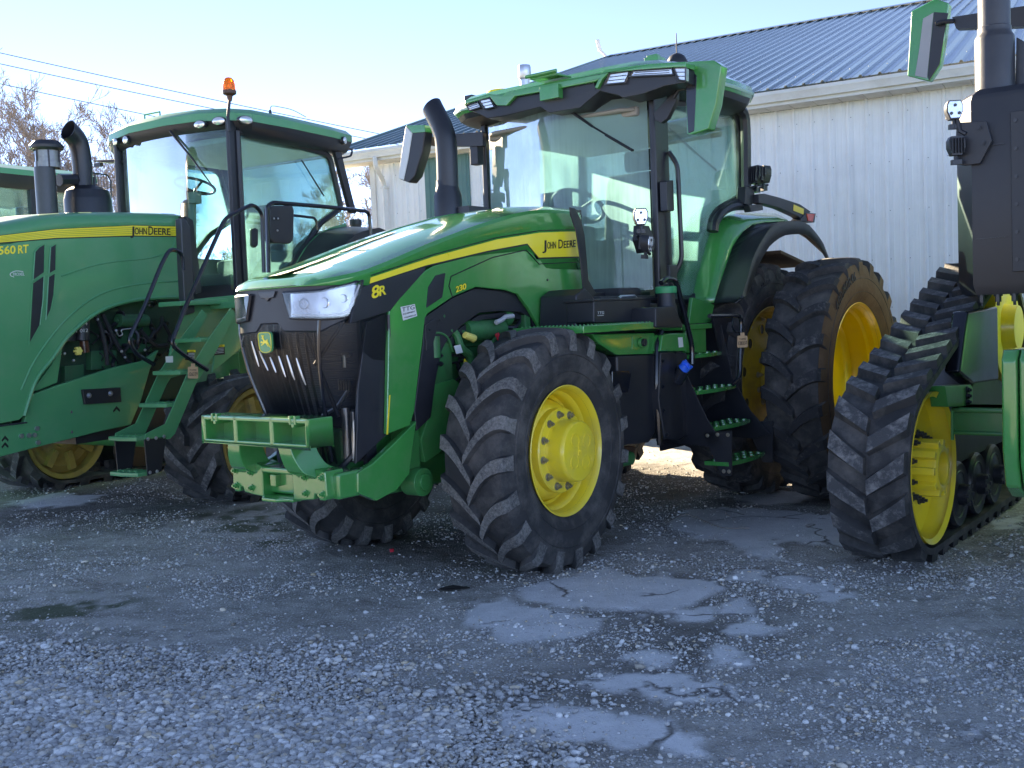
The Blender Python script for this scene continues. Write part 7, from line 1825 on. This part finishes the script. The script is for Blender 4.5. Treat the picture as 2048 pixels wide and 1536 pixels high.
for s in (-1, 1):
    g = G()
    for x in (2.1, 2.9, 3.8): g.box(x - .05, x + .05, YC + s * .78 - .04, YC + s * .78 + .04, 1.7, 3.3)
    g.build('cab_post', M['black'], TD)['kind'] = 'stuff'
g = G(); g.box(1.9, 4.0, YC - .95, YC + .95, 3.28, 3.5); g.build('cab_roof', M['green'], TD, bevel=.06)
for s in (-1, 1):
    g = G(); g.prism([(2.15, YC + s * .78, 1.75), (3.8, YC + s * .78, 1.75), (3.8, YC + s * .78, 3.28), (2.15, YC + s * .78, 3.28)], (0, .005, 0)); g.build('side_glass', M['glass'], TD, smooth=0)
g = G(); g.box(2.0, 5.0, YC - .45, YC + .45, .8, 1.6); g.build('rear_chassis', M['green_frame'], TD, bevel=.04)
# the other three tracks
def tk(x, y):
    c = t.copy(); col.objects.link(c); c.location = (x, y, 0); c.parent = TD
    for ch in list(t.children):
        e = ch.copy(); col.objects.link(e); e.parent = c; 
        for gc in list(ch.children): f = gc.copy(); col.objects.link(f); f.parent = e
tk(0, 2 * YC - W_ * 1); tk(4.0, -.05); tk(4.0, 2 * YC - W_)
# seams, vents and fasteners on the stack housing
g = G()
for z in (zlo + .35, zlo + .95): g.box(P1.x - .001, P1.x + .004, P2.y + .02, P1.y - .02, z, z + .004)
for k in range(5): g.box(P2.x - .014, P2.x - .004, P2.y - .30, P2.y - .16, zlo + .30 + k * .035, zlo + .312 + k * .035)
o = g.build('housing_seams', M['grey_black'], HB); o['kind'] = 'stuff'
# ------------------------------------------------------------------ overhead lines, bare trees
def wire(px, pts_m, label):
    (x0, y0, Y0), (x1, y1, Y1) = px
    def at(px_, py_, Y): dd = ray(px_, py_); return Vector(CPOS + dd * (Y / dd[1]))
    a, c = at(x0, y0, Y0), at(x1, y1, Y1); n = 24; P = []
    for k in range(n + 1):
        t = k / n; p = a.lerp(c, t); p.z -= pts_m * 4 * t * (1 - t); P.append(p)
    g = G(); g.tube(P, .011, 5); o = g.build('power_line', M['wire'])
    tag(o, label, 'power line', 'power lines over the left tractor')
wire(((-700, -60, 26), (800, 276, 30)), .12, 'highest of the three overhead power lines over the left tractor')
wire(((-700, -34, 26), (800, 290, 30)), .14, 'middle one of the three overhead power lines over the left tractor')
wire(((-700, 8, 26), (760, 322, 30)), .12, 'lowest of the three overhead power lines over the left tractor')
def bare_tree(base, H_, seed, label, lean=0.0, twigs=1.0):
    r = random.Random(seed); trunk = G(); crown = G()
    def grow(g, p, d, L, rad_, lev):
        n = 4 if lev < 3 else 3; pts = [p]; dd = d.copy()
        for i in range(n):
            dd = (dd + Vector((r.uniform(-1, 1), r.uniform(-1, 1), r.uniform(-.35, .7))) * (.12 + .05 * lev)).normalized(); pts.append(pts[-1] + dd * L / n)
        rs = [max(.0105, rad_ * (1 - .55 * i / n)) for i in range(n + 1)]
        g.tube(pts, rs, 7 if lev == 0 else (5 if lev < 3 else 3), cap=False)
        if lev >= 6: return
        m = (7, 5, 4, 4, 3, 3)[lev] if twigs >= 1 else (6, 4, 4, 3, 3, 2)[lev]
        for k in range(m):
            t = r.uniform(.30 if lev else .28, 1.0); i = min(n - 1, int(t * n)); q = pts[i].lerp(pts[i + 1], t * n - i)
            ax = dd.orthogonal().normalized(); ax.rotate(Matrix.Rotation(r.uniform(0, 2 * PI), 3, dd)); e = (pts[i + 1] - pts[i]).normalized()
            nd = (e * math.cos(a := r.uniform(.35, .85)) + ax * math.sin(a)).normalized(); nd.z += .12; nd.normalize()
            grow(crown, q, nd, L * r.uniform(.45, .68), rs[i] * .62, lev + 1)
    o = empty('bare_tree', base, label, 'tree', 'bare winter trees behind the yard')
    grow(trunk, Vector((0, 0, -.2)), Vector((lean, 0, 1)).normalized(), H_ * .62, H_ * .022, 0)
    trunk.build('trunk', M['bark'], o, smooth=60); 
    me = bpy.data.meshes.new('crown'); me.from_pydata([tuple(v) for v in crown.v], [], crown.f); me.materials.append(M['bark']); c = bpy.data.objects.new('crown', me); col.objects.link(c); c.parent = o
def tb(px, Y): dd = ray(px, 690); p = CPOS + dd * (Y / dd[1]); return (p[0], p[1], 0)
T = [(-30, 42, 8.8, 1, 'bare tree at the left picture edge, above the farthest tractor cab'),
     (62, 40, 8.8, 2, 'bare tree between the left edge and the breather stack'),
     (168, 44, 11.4, 3, 'tallest bare tree, rising behind the left exhaust pipe'),
     (262, 48, 10.0, 4, 'bare tree just left of the beacon tractor cab'),
     (385, 52, 7.0, 5, 'low bare tree seen through the beacon tractor windscreen'),
     (600, 50, 6.4, 6, 'bare tree seen through the side glass of the beacon tractor cab'),
     (716, 40, 6.6, 7, 'bare tree filling the gap left of the barn corner'),
     (742, 46, 7.6, 8, 'small bare tree partly hidden by the barn corner')]
T += [(15, 47, 9.6, 11, 'bare tree just inside the left picture edge, behind its taller neighbours'),
      (118, 50, 10.4, 12, 'bare tree whose crown shows between the breather stack and the exhaust pipe'),
      (215, 52, 10.2, 13, 'bare tree whose twigs show just right of the left exhaust pipe'),
      (690, 55, 6.0, 14, 'bare tree whose crown just clears the black rear fender of the beacon tractor')]
for px, Y, H_, sd_, lb in T: bare_tree(tb(px, Y), H_ * .94, sd_, lb)
# far hedge line so that the yard does not end at a bare horizon
mh = mat('far_winter_scrub', (.16, .13, .115), .95, cvar=.2)
g = G(); rq = np.random.default_rng(5)
for k in range(2600):
    x = rq.uniform(-75, 40); y = 70 + rq.normal(0, 3); hh = rq.uniform(1.2, 4.2) * (1 + .4 * math.sin(x * .21)); dx, dy = rq.normal(0, .5, 2)
    g.tube([(x, y, 0), (x + dx * .5, y + dy * .4, hh * .6), (x + dx, y + dy, hh)], [.07, .05, .015], 3, cap=False)
o = g.build('hedgerow', mh, smooth=0); tag(o, 'low line of leafless scrub along the far edge of the yard', 'hedge', kind='stuff')
# little things on the ground
p = gpt(784, 1107); g = G(); g.lathe([(0, 0), (.014, 0), (.016, .02), (.012, .022), (0, .022)], 14, axis='z'); o = g.build('bottle_cap', bpy.data.materials['red_plastic']); o.location = (p[0], p[1], .012); tag(o, 'small red plastic cap lying by the right front tyre', 'cap')
p = gpt(906, 1181); g = G(); g.add([(-.09, -.02, .0), (-.03, -.035, .01), (.04, -.03, .006), (.10, -.01, .002), (.08, .025, .0), (.0, .02, .016), (-.06, .03, .004)], [(0, 1, 5, 6), (1, 2, 3, 4, 5)]); g.prism([(-.09, -.02, 0), (-.03, -.035, 0), (.04, -.03, 0), (.10, -.01, 0), (.08, .025, 0), (0, .02, 0), (-.06, .03, 0)], (0, 0, .004)); o = g.build('mud_clod', mat('dark_mud', (.02, .018, .016), .9, bump=.4)); o.location = (p[0], p[1], .012); tag(o, 'flat dark clod of mud on the gravel below the front wheel', 'mud clod')
g = G(); P = [gpt(1330, 1052), gpt(1375, 1035), gpt(1440, 1060), gpt(1500, 1062)]; g.tube(curve([(x, y, .022) for x, y in P], 6), .004, 5); o = g.build('dead_vine', M['bark']); tag(o, 'thin dark stem lying across the pale concrete patch', 'stem')
for o in bpy.data.objects:
    if o.get('piece'):
        del o['piece']
        if o.get('kind'): del o['kind']
